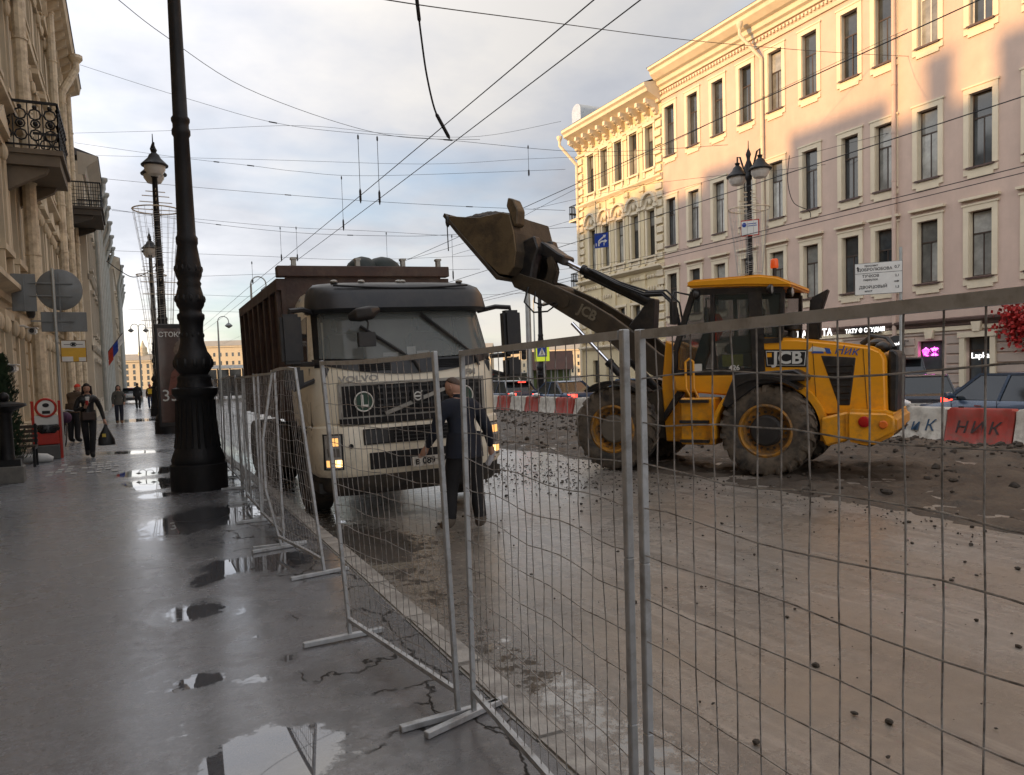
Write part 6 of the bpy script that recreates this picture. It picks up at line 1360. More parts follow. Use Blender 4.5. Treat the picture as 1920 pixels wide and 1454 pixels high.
# ================================================================== cars
def car_paint(name, col): return mat(name, col, .3, .25, .04, 3, coat=.8, dirt=(.1,.09,.08), dscale=4, damt=.25, grad=(.1,.8,.1))
CARW = {}
def car(label, loc, heading, col, kind='sedan', L_=4.6, W_=1.8, H_=1.46, lit=True, group='cars waiting in traffic'):
    f = V((heading[0], heading[1], 0)).normalized()
    t = thing('car' if kind != 'van' else 'van', label, 'car' if kind != 'van' else 'van', loc, math.atan2(f.y, f.x), group)
    paint = car_paint('paint_'+str(len(bpy.data.materials)), col); hw = W_/2; hl = L_/2
    belt = .93 if kind in ('sedan','hatch') else 1.05
    T = [(-hl,.5,.78,.80),(-hl+.06,.35,belt*.97,.92),(-hl+.5,.28,belt+.02,.98),(-hl*.4,.22,belt,1),(hl*.35,.22,belt-.04,1),(hl-.75,.24,belt-.16,.97),(hl-.15,.3,.72,.9),(hl,.42,.6,.78)]
    if kind == 'van': T = [(-hl,.4,1.0,.95),(-hl+.06,.3,1.2,.98),(0,.25,1.2,1),(hl*.5,.25,1.15,1),(hl-.5,.25,.95,.97),(hl,.4,.6,.85)]
    mb = MB(); mb.rings([[V((x, s*hw*w_*k_, zb+(zt-zb)*q)) for s, k_, q in ((-1,.86,0),(-1,.97,.15),(-1,1,.45),(-1,.985,.8),(-1,.9,.98),(-1,.5,1.02),(1,.5,1.02),(1,.9,.98),(1,.985,.8),(1,1,.45),(1,.97,.15),(1,.86,0))] for x, zb, zt, w_ in T])
    mb.build('body', paint, t, smooth=45)
    G = {'sedan':(hl-1.45, hl-2.2, -hl+1.35, -hl+.62), 'hatch':(hl-1.2, hl-2.0, -hl+.75, -hl+.22), 'suv':(hl-1.3, hl-2.0, -hl+.6, -hl+.15), 'van':(hl-.6, hl-1.5, -hl+.15, -hl+.04)}[kind]
    zb = belt-.05; wb, wr = hw*.93, hw*.72
    def gp(x, z, s, o=0): q = (z-zb)/(H_-zb); return V((x, s*(wb+(wr-wb)*q+o), z))
    zr = H_-.05
    base = [(G[0],zb),(G[1],zr),(G[2],zr),(G[3],zb)]
    gl = MB(); gl.add([gp(x,z,1) for x, z in base]+[gp(x,z,-1) for x, z in base], [(0,1,2,3),(7,6,5,4),(0,4,5,1),(2,6,7,3),(1,5,6,2)]); gl.build('glazing', M['glass'], t, smooth=0)
    rf = MB(); xs = steps(G[2]-.04, G[1]+.04, (G[1]-G[2])/5)
    rf.rings([[V((x, s*wr*k_*1.02, zr-.015+dz*(1-abs((x-(G[1]+G[2])/2)/((G[1]-G[2])/2+.05))**3*.8))) for s, k_, dz in ((-1,1.02,-.02),(-1,.96,.035),(-1,.5,.06),(1,.5,.06),(1,.96,.035),(1,1.02,-.02))] for x in xs]); rf.build('roof', paint, t, smooth=50)
    for s in (-1, 1):
        pl_ = MB()
        for a, b_, w_ in ((base[0],base[1],.07),(base[3],base[2],.12),((( G[0]+G[3])/2,zb),((G[1]+G[2])/2,zr),.07)): pl_.bar(gp(*a,s,.006), gp(*b_,s,.006), w_, .03, up=(0,1,0))
        pl_.bar(gp(*base[1],s,.006), gp(*base[2],s,.006), .05, .04, up=(0,1,0)); pl_.build('pillars', paint, t, smooth=0)
        q = MB(); q.loft([((G[0]-.25,s*(hw*.93),zb+.05),.03),((G[0]-.2,s*(hw+.1),zb+.1),.09),((G[0]-.2,s*(hw+.2),zb+.1),.07)], 8); q.build('mirror', paint if kind != 'van' else M['black'], t)
        q = MB(); q.box(-.05,.13,s*hw*.985-.02,s*hw*.985+.02,belt-.2,belt-.17); q.build('door_handle', M['chrome'], t, smooth=0)
        for x in (G[0]-.15, (G[0]+G[3])/2, G[3]+.55): sm = MB(); sm.bar((x,s*(hw*1.0+.001),.35),(x,s*(hw*.985),belt-.06),.012,.006); sm.build('door_seam', M['dark'], t, smooth=0)
        q = MB(); ys_ = (hw*.52, hw*.68, hw*.80, hw*.885)
        q.rings([[V((-hl+x_, s*y_, z_)) for x_, z_ in ((o_-.025,.735),(o_-.03,.80),(o_-.015,.875),(o_+.12,.875),(o_+.12,.735))] for y_, o_ in zip(ys_, (.0,.015,.05,.13))]); q.build('tail_lamp', M['red_lamp'] if lit else M['red_lens'], t, smooth=30)
    q = MB(); q.box(-hl-.03,-hl+.1,-hw*.8,hw*.8,.36,.52); q.build('rear_bumper', M['black'] if kind in ('suv','hatch') else paint, t, smooth=0, bevel=.03)
    q = MB(); q.box(-hl-.035,-hl+.02,-.26,.26,.62,.73); q.build('number_plate', M['plate'], t, smooth=0)
    q = MB(); q.box(G[3]-.01 if kind != 'sedan' else G[2]-.1, (G[3] if kind != 'sedan' else G[2])+.04, -.2, .2, zr-.07 if kind != 'sedan' else zr-.16, zr-.03 if kind != 'sedan' else zr-.12); q.build('brake_lamp', M['red_lamp'] if lit else M['red_lens'], t, smooth=0)
    if kind in ('suv','hatch'):
        q = MB(); q.prism([(G[2]+.1,zr+.02),(G[2]-.32,zr-.0),(G[2]-.32,zr-.05),(G[2]+.1,zr-.02)], lambda x, z: (x,-wr,z), lambda x, z: (x,wr,z)); q.build('spoiler', M['black'], t, smooth=0, bevel=.01)
    r_ = .32 if kind != 'suv' else .36
    for x in (-hl+.85, hl-.85):
        for s in (-1, 1):
            key = (r_, s)
            if key not in CARW:
                tm = tyre_mesh(r_, .22, r_*.66).mesh('wheel', M['rubber']); q = MB(); ax = Matrix.Rotation(R(90)*s, 3, 'Y')
                q.lathe([(r_*.67,-.08),(r_*.67,.09),(r_*.6,.1),(r_*.52,.05),(r_*.15,.04),(r_*.12,.08)], (0,0,0), 20, ax)
                for k in range(5): a = k*2*math.pi/5; q.bar((s*.075,0,0),(s*.085,math.cos(a)*r_*.6,math.sin(a)*r_*.6),.05,.03)
                CARW[key] = (tm, q.mesh('rim', M['chrome']))
            wv_ = link('wheel', CARW[key][0], t, (x, s*(hw-.12), r_), (0,0,R(90))); link('rim', CARW[key][1], wv_)
    return t
Z = ROADZ-.03
AW = (.74,.67)
car('dark grey saloon with lit tail lamps stopped behind the lettered barriers', (20.3, 14.7, Z), (.80,.60), (.012,.015,.024), 'sedan', 4.6, 1.82, 1.46)
car('black off-roader with roof spoiler parked beyond the dark saloon', (24.6, 18.6, Z+.13), (.80,.60), (.012,.012,.013), 'suv', 4.7, 1.9, 1.86)
car('blue grey hatchback with chrome door handle beside the red barrier', (18.5, 11.0, Z), (.25,1), (.05,.08,.13), 'hatch', 4.4, 1.84, 1.52, lit=False)
car('blue saloon with lit tail lamps waiting behind the red and white barriers', (17.5, 30.6, Z), (-.02,1), (.03,.06,.12), 'sedan', 4.5, 1.8, 1.45)
car('dark blue hatchback with one bright tail lamp half hidden by the lorry', (17.3, 35.8, Z), (0,1), (.025,.045,.09), 'hatch', 4.2, 1.76, 1.5)
car('light blue hatchback hidden behind the loader front tyre', (18.0, 25.6, Z), (-.02,1), (.10,.17,.28), 'hatch', 4.2, 1.76, 1.52)
car('small blue car waiting further ahead past the lorry mirror', (18.8, 42.5, Z), (-.1,1), (.06,.09,.16), 'hatch', 4.1, 1.74, 1.48)
car('white delivery van standing at the far crossing', (26.5, 52.5, Z), (1,.15), (.6,.6,.58), 'van', 4.9, 1.9, 1.95, lit=False)
car('pale parked car standing far ahead at the end of the pavement', (-.1, 84, 0), (0,1), (.35,.36,.37), 'hatch', 4.2, 1.76, 1.5, lit=False)
# ================================================================== people
def skin_body(J, E, root):
    """J: name -> (pos, radius); E: pairs; returns verts, faces of a baked skin surface"""
    names = list(J); me = bpy.data.meshes.new('tmp_skin')
    me.from_pydata([J[n][0] for n in names], [(names.index(a), names.index(b_)) for a, b_ in E], [])
    o = bpy.data.objects.new('tmp_skin', me); COL.objects.link(o)
    o.modifiers.new('s', 'SKIN'); me.skin_vertices[0].data[names.index(root)].use_root = True
    for i, n in enumerate(names):
        r = J[n][1]; me.skin_vertices[0].data[i].radius = (r, r) if not hasattr(r, '__len__') else r
        if n != root: me.skin_vertices[0].data[i].use_root = False
    o.modifiers['s'].use_smooth_shade = True
    sb = o.modifiers.new('u', 'SUBSURF'); sb.levels = 2; sb.render_levels = 2
    bpy.context.view_layer.update()
    ev = o.evaluated_get(bpy.context.evaluated_depsgraph_get()); m2 = ev.to_mesh()
    vs = [v.co.copy() for v in m2.vertices]; fs = [tuple(p.vertices) for p in m2.polygons]
    ev.to_mesh_clear(); bpy.data.objects.remove(o); bpy.data.meshes.remove(me)
    return vs, fs
def head_mesh(mb, c, ax, s=1.0):
    """c = head centre, ax = 3x3 orientation (x right, y back, z up); face on -y"""
    n, m_ = 22, 16; rings = []
    for j in range(m_+1):
        p = math.pi*(.03+.94*j/m_); z = -math.cos(p)*.118; ring = []
        for k in range(n):
            t = 2*math.pi*k/n; x = math.sin(p)*.078*math.cos(t); y = math.sin(p)*.098*math.sin(t)
            if z < -.03: x *= 1-.28*((-z-.03)/.09); y = y*(1-.12*((-z-.03)/.09)) - .012*((-z-.03)/.09)
            f = -y/.098
            if f > .6 and abs(x) < .022:
                if -.035 < z < .03: y -= .022*(1-abs(x)/.022)*(1-abs(z+.012)/.045)       # nose
                if -.068 < z < -.045: y -= .006                                           # lips
            if f > .45 and .012 < z < .035 and .018 < abs(x) < .05: y += .008             # eye sockets
            ring.append(V(c)+ax @ (V((x, y, z))*s))
        rings.append(ring)
    mb.rings(rings)
    for sx in (-1, 1):
        mb.ball(V(c)+ax @ (V((sx*.079, .01, -.005))*s), (.012*s,.02*s,.03*s), 8, 6)
def person(label, loc, rz, pose, cols, hair=None, scale=1.0, group=None, extra=None):
    """pose: dict of joint positions overriding a standing figure 1.75 m tall facing -y"""
    t = thing('person', label, 'person', loc, rz, group); 
    P = dict(pelvis=(0,0,.95), waist=(0,0,1.08), chest=(0,.0,1.3), upper=(0,.0,1.42), neck=(0,0,1.5), head=(0,-.02,1.635),
             shl=(-.17,0,1.41), ell=(-.23,.02,1.13), wrl=(-.24,-.03,.88), shr=(.17,0,1.41), elr=(.23,.02,1.13), wrr=(.24,-.03,.88),
             hil=(-.09,0,.9), knl=(-.1,-.02,.5), anl=(-.1,.02,.09), tol=(-.11,-.15,.04), hir=(.09,0,.9), knr=(.1,-.02,.5), anr=(.1,.02,.09), tor=(.11,-.15,.04))
    for k, v in pose.items():
        if k in P: P[k] = v
    fat = pose.get('fat', 1.0); P = {k: V(v) for k, v in P.items()}
    lean = P['head']-P['neck']
    rad = dict(pelvis=(.145*fat,.115), waist=(.135*fat,.11), chest=(.155*fat,.115), upper=(.13*fat,.095), neck=.055, head=.05, shl=.075*fat, ell=.055*fat, wrl=.038, shr=.075*fat, elr=.055*fat, wrr=.038,
               hil=.1*fat, knl=.075*fat, anl=.06*fat, tol=.05, hir=.1*fat, knr=.075*fat, anr=.06*fat, tor=.05)
    J = {k: (P[k], rad[k]) for k in P}
    J['head'] = (P['neck']+lean*.6, .05)
    E = [('pelvis','waist'),('waist','chest'),('chest','upper'),('upper','neck'),('neck','head')]
    for s in 'lr': E += [('upper','sh'+s),('sh'+s,'el'+s),('el'+s,'wr'+s),('pelvis','hi'+s),('hi'+s,'kn'+s),('kn'+s,'an'+s),('an'+s,'to'+s)]
    vs, fs = skin_body(J, E, 'pelvis'); mb = MB()
    segs = [(a, b_) for a, b_ in E]
    def zone(p):
        best, bz = 9, None
        for a, b_ in segs:
            A, B = J[a][0], J[b_][0]; d = B-A; q = max(0, min(1, (p-A).dot(d)/max(d.length_squared, 1e-9))); r = (p-(A+d*q)).length
            if r < best: best, bz = r, (a, b_, q)
        a, b_, q = bz
        if b_ == 'head' or (b_ == 'neck' and q > .55): return 2
        if b_.startswith('wr') and q > .93: return 2
        if b_.startswith('to') or (b_.startswith('an') and q > .9): return 3
        if b_.startswith(('kn','an')): return 1
        if a == 'pelvis' and b_.startswith('hi'): return 1 if p.z < P['pelvis'].z-.07 else 0
        return 0
    b0 = len(mb.v); mb.v += [tuple(v) for v in vs]
    for f in fs:
        c = sum((vs[i] for i in f), V((0,0,0)))/len(f); mb.f.append(f); mb.mi.append(zone(c))
    # hands: palm, four unequal bent fingers and a thumb from the side of the palm
    mb.cur = 2
    for s in 'lr':
        w_ = P['wr'+s]; d = (w_-P['el'+s]).normalized(); hd = pose.get('hand'+s); d = V(hd).normalized() if hd else d
        side = V((1 if s == 'l' else -1, 0, 0)); side = (V((0,-1,0)) if abs(d.z) > .7 else side); side = (side-d*side.dot(d)).normalized(); nrm = d.cross(side).normalized()*(1 if s == 'l' else -1)
        pc = w_+d*.05
        mb.loft([(w_-d*.02,.03),(w_+d*.02,.034),(w_+d*.06,.04),(w_+d*.095,.034)], 10)
        curl = pose.get('curl', .5)
        for k, ln in enumerate((.07,.08,.075,.06)):
            b1 = w_+d*.085+side*(.027-.018*k); pts = [(b1,.0095)]; dd = d.copy(); q = b1
            for j in range(3):
                dd = (dd+nrm*curl*.55).normalized(); q = q+dd*ln/3; pts.append((q, .009-.001*j))
            mb.loft(pts, 7)
        b1 = w_+d*.03+side*.032; dd = (d+side*.9).normalized(); mb.loft([(b1,.012),(b1+dd*.03,.011),(b1+dd*.03+(d*.8+nrm*.4).normalized()*.03,.009)], 7)
    hz = lean.normalized(); hx = V(pose.get('face_right', (1,0,0))); hx = (hx-hz*hx.dot(hz)).normalized(); hy = hz.cross(hx); ax = Matrix((hx, hy, hz)).transposed()
    head_mesh(mb, P['head'], ax)
    mats = [cols['top'], cols['legs'], cols.get('skin', M['skin']), cols['shoes']]
    mb.build('body', mats, t, smooth=60)
    # eyes, mouth
    ft = MB()
    for sx in (-1, 1): ft.ball(P['head']+ax @ V((sx*.032,-.082,.022)), (.012,.008,.007), 8, 5)
    ft.bar(P['head']+ax @ V((-.022,-.094,-.058)), P['head']+ax @ V((.022,-.094,-.058)), .006, .008); ft.build('face_features', M['dark'], t)
    # hair shell
    h = MB(); st = hair or ('short', (.02,.015,.012)); n = 20; rings = []
    top = {'short':.0,'long':-.02,'hat':.02,'hood':-.1,'bald':.035}[st[0]]
    for j in range(9):
        p = math.pi/2*(1-j/8*.97); ring = []
        for k in range(n):
            a = 2*math.pi*k/n; g_ = {'bald':1.03,'short':1.06,'long':1.1}.get(st[0], 1.14)
            back = (math.sin(a)+1)/2; z = math.sin(math.pi/2-p)*.125 if False else .128*math.cos(p) ; r_ = math.sin(p)
            zlow = (.07 if back < .35 else .07-.13*(back-.35)/.65) + top*(back > .2)
            if j == 0: z = zlow; r_ = math.sqrt(max(.05, 1-(z/.125)**2))*.95
            else: z = zlow+(.13-zlow)*(j/8)**.85; r_ = math.sqrt(max(.0004, 1-max(0,(z/.132))**2))
            ring.append(P['head']+ax @ V((.08*g_*r_*math.cos(a), .1*g_*r_*math.sin(a)+.006, z)))
        rings.append(ring)
    h.rings(rings, caps=True)
    hm = mat('hair_'+str(len(bpy.data.materials)), st[1], .75 if st[0] != 'bald' else .6, 0, .25, 30, bump=.3, bscale=80)
    if st[0] == 'long':
        for sx in (-1.05, -.75, -.4, 0, .4, .75, 1.05):
            x = sx*.075; y = -.015+.1*(1-abs(sx)**1.5); h.loft([(P['head']+ax @ V((x,y,.06)),.026),(P['head']+ax @ V((x*1.08,y+.015,-.06)),.027),(P['head']+ax @ V((x*1.25,y+.02,-.17)),.026),(P['head']+ax @ V((x*1.2,y+.02,-.24)),.008)], 8)
    h.build('hat' if st[0] == 'hat' else 'hood' if st[0] == 'hood' else 'hair', hm, t)
    # jacket hem and collar follow the body
    hem = MB(); zc_ = pose.get('hem', .86); cx_ = P['pelvis']
    hr = [[cx_+V((.175*fat*g_*math.cos(a), .135*g_*math.sin(a), z-.95)) for a in [2*math.pi*k/18 for k in range(18)]] for z, g_ in ((1.12,.93),(1.0,1.0),(zc_,1.06),(zc_-.005,.98),(1.0,.9))]
    hem.rings(hr, caps=False); hem.build('jacket_hem', cols['top'], t, smooth=60)
    co_ = MB(); ncz = P['neck']; co_.rings([[ncz+V((.078*g_*math.cos(a), .078*g_*math.sin(a), z+(.02 if math.sin(a) > 0 else -.03)*(g_ < 1.1))) for a in [2*math.pi*k/16 for k in range(16)]] for z, g_ in ((-.07,1.5),(-.02,1.1),(.03,.95),(.03,.85),(-.02,.8))], caps=False); co_.build('collar', cols['top'], t, smooth=60)
    t.scale = (scale,)*3
    return t, P
def cloth(name, col, rough=.8): return mat(name, col, rough, 0, .25, 9, bump=.35, bscale=14)
M['navy'] = cloth('navy_work_jacket', (.008,.011,.021)); M['blackcloth'] = cloth('black_trousers', (.010,.010,.012)); M['boot'] = cloth('dusty_boots', (.12,.10,.08)); M['blackshoe'] = cloth('black_shoes', (.012,.012,.012))
# worker in front of the lorry, seen from behind, arms hanging away from the body
wk, WP = person('worker in dark navy jacket seen from behind, holding a white bottle beside the lorry grille', (3.40, 8.18, ROADZ), R(180), dict(
    pelvis=(0,.0,.93), waist=(0,-.03,1.06), chest=(0,-.08,1.27), upper=(0,-.1,1.4), neck=(.0,-.13,1.475), head=(.03,-.19,1.59),
    shl=(-.19,-.1,1.385), ell=(-.31,-.04,1.12), wrl=(-.38,-.12,.9), shr=(.19,-.1,1.385), elr=(.3,-.1,1.12), wrr=(.36,-.24,.93),
    hil=(-.1,0,.88), knl=(-.14,-.03,.48), anl=(-.15,.06,.09), tol=(-.19,-.1,.04), hir=(.1,0,.88), knr=(.15,-.08,.48), anr=(.19,-.02,.09), tor=(.24,-.17,.04), fat=1.22, face_right=(.8,.6,0), hem=.84),
    dict(top=M['navy'], legs=M['blackcloth'], shoes=M['boot']), ('bald', (.07,.043,.03)), 1.03)
gs = MB(); hx = WP['head']; gs.tube([hx+V((.1,-.05,.02)), hx+V((.04,-.1,.02)), hx+V((-.05,-.1,.02))], .006, 5); gs.build('glasses', M['dark'], wk)
btl = MB(); btl.lathe([(.012,.1),(.03,.06),(.034,.0),(.034,-.09),(.03,-.1)], (0,0,0), 12); bo_ = btl.build('bottle', mat('white_bottle', (.55,.55,.6), .3, 0, .1, 8)); bo_.location = wk.matrix_basis @ (WP['wrl']+V((-.02,-.04,-.13))); bo_.rotation_euler = (R(25), R(20), 0)
tag(bo_, 'small pale plastic bottle held in the hand of the worker', 'bottle')
# woman walking towards the camera with a carrier bag
M['leather'] = cloth('black_leather_jacket', (.011,.011,.012), .35)
ww, QP = person('dark haired woman in black leather jacket walking with a black carrier bag', (-.95, 20.6, 0), R(4), dict(
    wrl=(-.05,-.2,1.2), ell=(-.27,-.02,1.12), handl=(.2,-.3,.7), elr=(.28,.03,1.12), wrr=(.33,-.02,.87), knl=(-.07,-.04,.5), anl=(-.05,.16,.16), tol=(-.06,.04,.05), knr=(.07,-.1,.5), anr=(.04,-.14,.09), tor=(.05,-.3,.04), curl=.9, hem=.88),
    dict(top=M['leather'], legs=M['blackcloth'], shoes=M['blackshoe']), ('long', (.018,.013,.011)), .99)
q = MB(); q.prism([(-.05,1.44),(.05,1.44),(.02,1.3),(-.02,1.3)], lambda x, z: (x,-.125,z), lambda x, z: (x,-.08,z)); q.build('white_shirt', M['white'], ww, smooth=0, bevel=.01)
q = MB(); q.box(-.12,.14,-.2,-.13,.9,1.08); q.bar((-.1,-.14,1.05),(.12,-.12,1.42),.03,.01); q.build('shoulder_bag', cloth('brown_leather_bag', (.05,.03,.022), .5), ww, bevel=.015)
cup = MB(); cup.lathe([(.026,-.05),(.034,.05),(.036,.055)], (0,0,0), 12); co2 = cup.build('paper_cup', mat('red_cup', (.4,.03,.03), .5, 0, .1)); co2.location = ww.matrix_basis @ (QP['wrl']+V((.03,-.07,.1))); tag(co2, 'small red cup in the raised hand of the walking woman', 'cup')
bag = MB(); bag.rings([[V((w_*math.copysign(abs(math.cos(a))**.6, math.cos(a))*(1+.06*math.sin(3*a+z*9)), d_*math.copysign(abs(math.sin(a))**.6, math.sin(a)), z)) for a in [2*math.pi*k/20 for k in range(20)]] for z, w_, d_ in ((-.5,.16,.07),(-.49,.185,.085),(-.35,.17,.085),(-.2,.11,.06),(-.08,.05,.03),(.0,.025,.015))]); bg_ = bag.build('carrier_bag', cloth('black_carrier_bag', (.009,.009,.010), .35)); bg_.location = ww.matrix_basis @ (QP['wrr']+V((.02,-.02,-.1)))
tag(bg_, 'black carrier bag with a small yellow sticker hanging from the hand of the walking woman', 'bag')
q = MB(); q.box(-.08,.0,-.092,-.086,-.3,-.22); q.build('sticker', mat('yellow_sticker', (.6,.45,.08), .5, 0, 0), bg_, smooth=0)
person('woman in grey quilted jacket and dark jeans walking on the pavement', (-.55, 38.2, 0), R(5), dict(elr=(.26,.02,1.12), wrr=(.22,-.1,.95), anl=(-.09,.1,.1), tol=(-.1,-.05,.04), anr=(.08,-.1,.09), tor=(.08,-.25,.04), fat=1.2),
    dict(top=cloth('grey_jacket', (.07,.07,.062)), legs=cloth('dark_jeans', (.015,.018,.03)), shoes=cloth('tan_shoes', (.14,.07,.03))), ('long', (.02,.015,.012)), .97)
person('man in black jacket walking away down the pavement', (.35, 60.2, 0), R(178), dict(anl=(-.09,.14,.12), tol=(-.1,.0,.05), anr=(.08,-.1,.09), tor=(.08,-.25,.04), fat=1.2),
    dict(top=cloth('black_coat', (.012,.012,.014)), legs=M['blackcloth'], shoes=M['blackshoe']), ('short', (.015,.012,.01)), 1.05)
pc_, CP = person('person in red hood and jeans with a yellow backpack walking away', (1.15, 60.8, 0), R(180), dict(anl=(-.09,.1,.1), tol=(-.1,-.05,.04), anr=(.08,-.12,.09), tor=(.08,-.27,.04), fat=1.1),
    dict(top=cloth('brown_coat', (.07,.035,.022)), legs=cloth('blue_jeans', (.03,.055,.13)), shoes=M['blackshoe']), ('hood', (.25,.03,.02)), .98)
q = MB(); q.box(-.14,.14,.11,.26,1.05,1.42); bp_ = q.build('backpack', cloth('yellow_backpack', (.55,.36,.03))); 
for v in bp_.data.vertices: v.co.z -= 1.05
bp_.location = pc_.matrix_basis @ V((0,0,1.05)); bp_.rotation_euler = (0,0,R(180)); tag(bp_, 'small yellow backpack on the back of the person in red hood', 'backpack')
rh, RP = person('person in red knitted hat and brown jacket bending by the bicycle', (-1.62, 26.6, 0), R(150), dict(chest=(0,-.1,1.25), upper=(0,-.16,1.36), neck=(0,-.2,1.44), head=(0,-.27,1.55), shl=(-.18,-.16,1.35), shr=(.18,-.16,1.35), ell=(-.24,-.25,1.1), wrl=(-.2,-.42,.98), elr=(.24,-.25,1.1), wrr=(.2,-.42,.98), fat=1.2),
    dict(top=cloth('brown_jacket', (.075,.05,.032)), legs=M['blackcloth'], shoes=M['blackshoe']), ('hat', (.5,.035,.015)), 1.05)
# bicycle
bk_ = thing('bicycle', 'dark bicycle with purple saddle bag leaning by the tenement wall', 'bicycle', (-1.85, 25.2, 0), R(100)); bk_.rotation_euler = (R(6), 0, R(100))
for x in (-.52, .52):
    q = MB(); q.tube([V((x+.33*math.cos(a),0,.34+.33*math.sin(a))) for a in [k*math.pi/14 for k in range(29)]], .018, 6); wq = q.build('wheel', M['rubber'], bk_)
    q = MB()
    for k in range(12): a = k*math.pi/6; q.cyl((x,0,.34),(x+.32*math.cos(a),0,.34+.32*math.sin(a)),.003,n=4)
    q.build('spokes', M['steel'], wq)
q = MB(); fm = [(( -.52,.34),(-.15,.85)),((-.52,.34),(-.05,.3)),((-.05,.3),(-.17,.9)),((-.05,.3),(.38,.78)),((-.15,.82),(.36,.86)),((.36,.92),(.52,.34))]
for a, b_ in fm: q.cyl((a[0],0,a[1]),(b_[0],0,b_[1]),.018,n=7)
q.build('frame', mat('bike_paint', (.03,.02,.03), .4), bk_)
q = MB(); q.tube([(.3,-.28,1.0),(.4,-.12,1.02),(.36,0,1.0),(.4,.12,1.02),(.3,.28,1.0)], .015, 6); q.build('handlebar', M['steel'], bk_)
q = MB(); q.ball((-.2,0,.95),(.14,.08,.04)); q.build('saddle', M['black'], bk_)
q = MB(); q.ball((-.45,0,.82),(.18,.15,.16)); q.build('saddle_bag', cloth('purple_bag', (.06,.025,.06)), bk_)
# ================================================================== overhead wires
M['cable'] = mat('dark_cable', (.02,.02,.022), .6, .3, .1)
CAMP = V((0,0,CAMH))
def at(px, py, dep):
    d = ray(px, py); return CAMP + d*dep            # dep = distance along the camera axis
def smooth_pts(P, n=6):
    out = []
    for i in range(len(P)-1):
        p0, p1, p2, p3 = P[max(0,i-1)], P[i], P[i+1], P[min(len(P)-1,i+2)]
        for k in range(n):
            t = k/n; out.append(.5*((2*p1)+(p2-p0)*t+(2*p0-5*p1+4*p2-p3)*t*t+(3*p1-p0-3*p2+p3)*t**3))
    return out+[P[-1]]
def wire(P, label, r=.009, group='overhead wires', name='overhead_wire', ins=()):
    P = smooth_pts([V(p) for p in P]); t = thing(name, label, 'wire', P[0], 0, group)
    q = MB(); q.tube([p-P[0] for p in P], r, 5); q.build('cable', M['cable'], t)
    for f in ins:
        i = min(len(P)-2, int(f*(len(P)-1))); a = P[i]-P[0]; d = (P[i+1]-P[i]).normalized()
        q = MB(); q.loft([(a-d*.22,.01),(a-d*.18,.03),(a+d*.18,.03),(a+d*.22,.01)], 8); q.build('insulator', M['cable'], t)
    return t
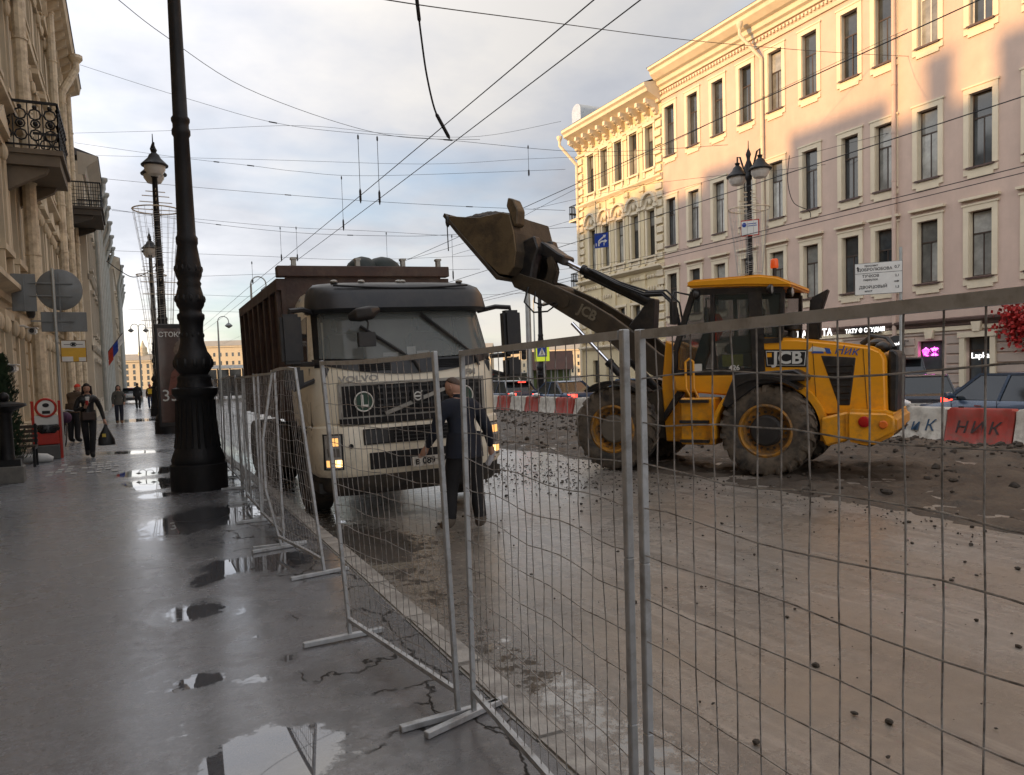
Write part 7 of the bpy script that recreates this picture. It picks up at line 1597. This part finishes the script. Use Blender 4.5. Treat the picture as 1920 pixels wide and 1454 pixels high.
# trolley wires running with the street (found from where they leave the picture)
def street_wire(px, py, z, label, y1=130, r=.009):
    d = ray(px, py); p = CAMP+d*((z-CAMH)/d.z); wire([(p.x, -3, z), (p.x, 20, z-.05), (p.x, 40, z), (p.x, 60, z-.05), (p.x, 85, z), (p.x, y1, z)], label, r)
LA_ = 'long trolley wire running along the street above the lorry'
street_wire(1108, 0, 6.3, LA_); street_wire(1195, 0, 6.3, LA_)
LB_ = 'long trolley wire running along the street in front of the pink building'
for px, py, z in ((1818,5,7.4),(1918,178,6.3),(1915,310,6.0),(1916,322,6.0)): street_wire(px, py, z, LB_, 120, .011)
LS = 'thin span wire stretched across the street against the sky'
for pts, ins in (
    (((560,-40,9),(725,0,11),(1000,38,15),(1335,80,22),(1640,103,29),(1920,113,34)), ()),
    (((150,122,38),(350,185,36),(550,237,35),(840,263,34),(1100,285,33),(1365,272,31)), (.38,.6)),
    (((140,250,44),(330,245,42),(560,236,40),(740,252,40),(900,256,42),(1052,228,44)), ()),
    (((140,268,44),(330,295,42),(470,311,40),(560,322,40),(700,330,40),(1060,318,42)), (.3,.42)),
    (((180,292,46),(500,300,44),(800,308,44),(1000,298,44),(1230,290,43)), ()),
    (((190,335,50),(350,350,48),(540,366,46),(700,378,46),(880,388,45),(1060,395,44)), (.4,.8)),
    (((205,392,52),(380,418,50),(560,437,48),(745,443,46),(850,440,45),(1095,425,44)), (.25,.5)),
    (((222,0,16),(310,68,19),(460,165,24),(640,232,29),(760,258,32),(900,262,34)), ()),
    (((210,395,55),(520,425,55),(720,435,55),(1080,458,55)), ()),
    (((200,470,60),(470,480,60),(700,487,60),(1090,470,58)), ()),
    (((330,520,60),(640,510,60),(900,505,58)), ()),
    (((730,497,40),(900,445,38),(1085,352,36),(1500,150,32),(1840,-10,29)), ()),
    (((850,478,42),(1050,420,40),(1360,330,36),(1530,285,33),(1800,215,30),(1960,170,28)), (.86,)),
    (((1000,392,44),(1180,352,42),(1300,335,40),(1600,300,33),(1930,205,28)), ()),
    (((925,520,46),(1150,492,44),(1500,420,36),(1700,360,32),(1940,310,27)), ()),
    (((340,552,70),(640,560,70),(1060,548,66)), ()), (((240,580,70),(430,585,70),(640,592,70)), ())):
    wire([at(*p) for p in pts], LS, .009 if pts[0][2] < 50 else .012, ins=ins)
wire([at(783,12,11.5), at(790,70,11.7), at(800,140,11.9), at(815,205,12.1), at(832,240,12.2)], 'loose thick cable end dangling from a span wire above the lorry', .016, None, 'hanging_cable', (.0,1))
wire([at(200,490,40), at(225,508,40), at(250,520,41), at(275,512,42), at(292,498,44)], 'slack black cable looped from the house to the netted lamp post', .025, None, 'hanging_cable')
wire([at(1480,292,30), at(1477,340,30), at(1488,380,30), at(1516,395,30), at(1520,408,30)], 'thin loose cable hanging in front of the pink building', .015, None, 'hanging_cable')
for px, y0_, y1_, d_ in ((671,252,380,26),(707,255,383,26),(640,330,432,36),(990,272,330,34),(847,440,525,40),(525,425,490,44),(555,425,490,44),(724,435,500,44),(472,490,532,42)):
    P0 = at(px, y0_, d_); zb = P0.z-(y1_-y0_)/FPX*d_; t = thing('wire_hanger', 'short vertical hanger with insulator between the overhead wires', 'wire', P0, 0, 'wire hangers')
    q = MB(); q.tube([(0,0,0),(0,0,zb-P0.z)], .01, 5); q.build('rod', M['cable'], t)
    q = MB(); h_ = zb-P0.z; q.loft([((0,0,h_*.78),.012),((0,0,h_*.82),.04),((0,0,h_*.95),.04),((0,0,h_),.012)], 8); q.build('insulator', M['cable'], t)
    q = MB(); q.loft([((0,0,-.02),.012),((0,0,-.05),.03),((0,0,-.15),.03),((0,0,-.18),.012)], 8); q.build('clamp', M['cable'], t)
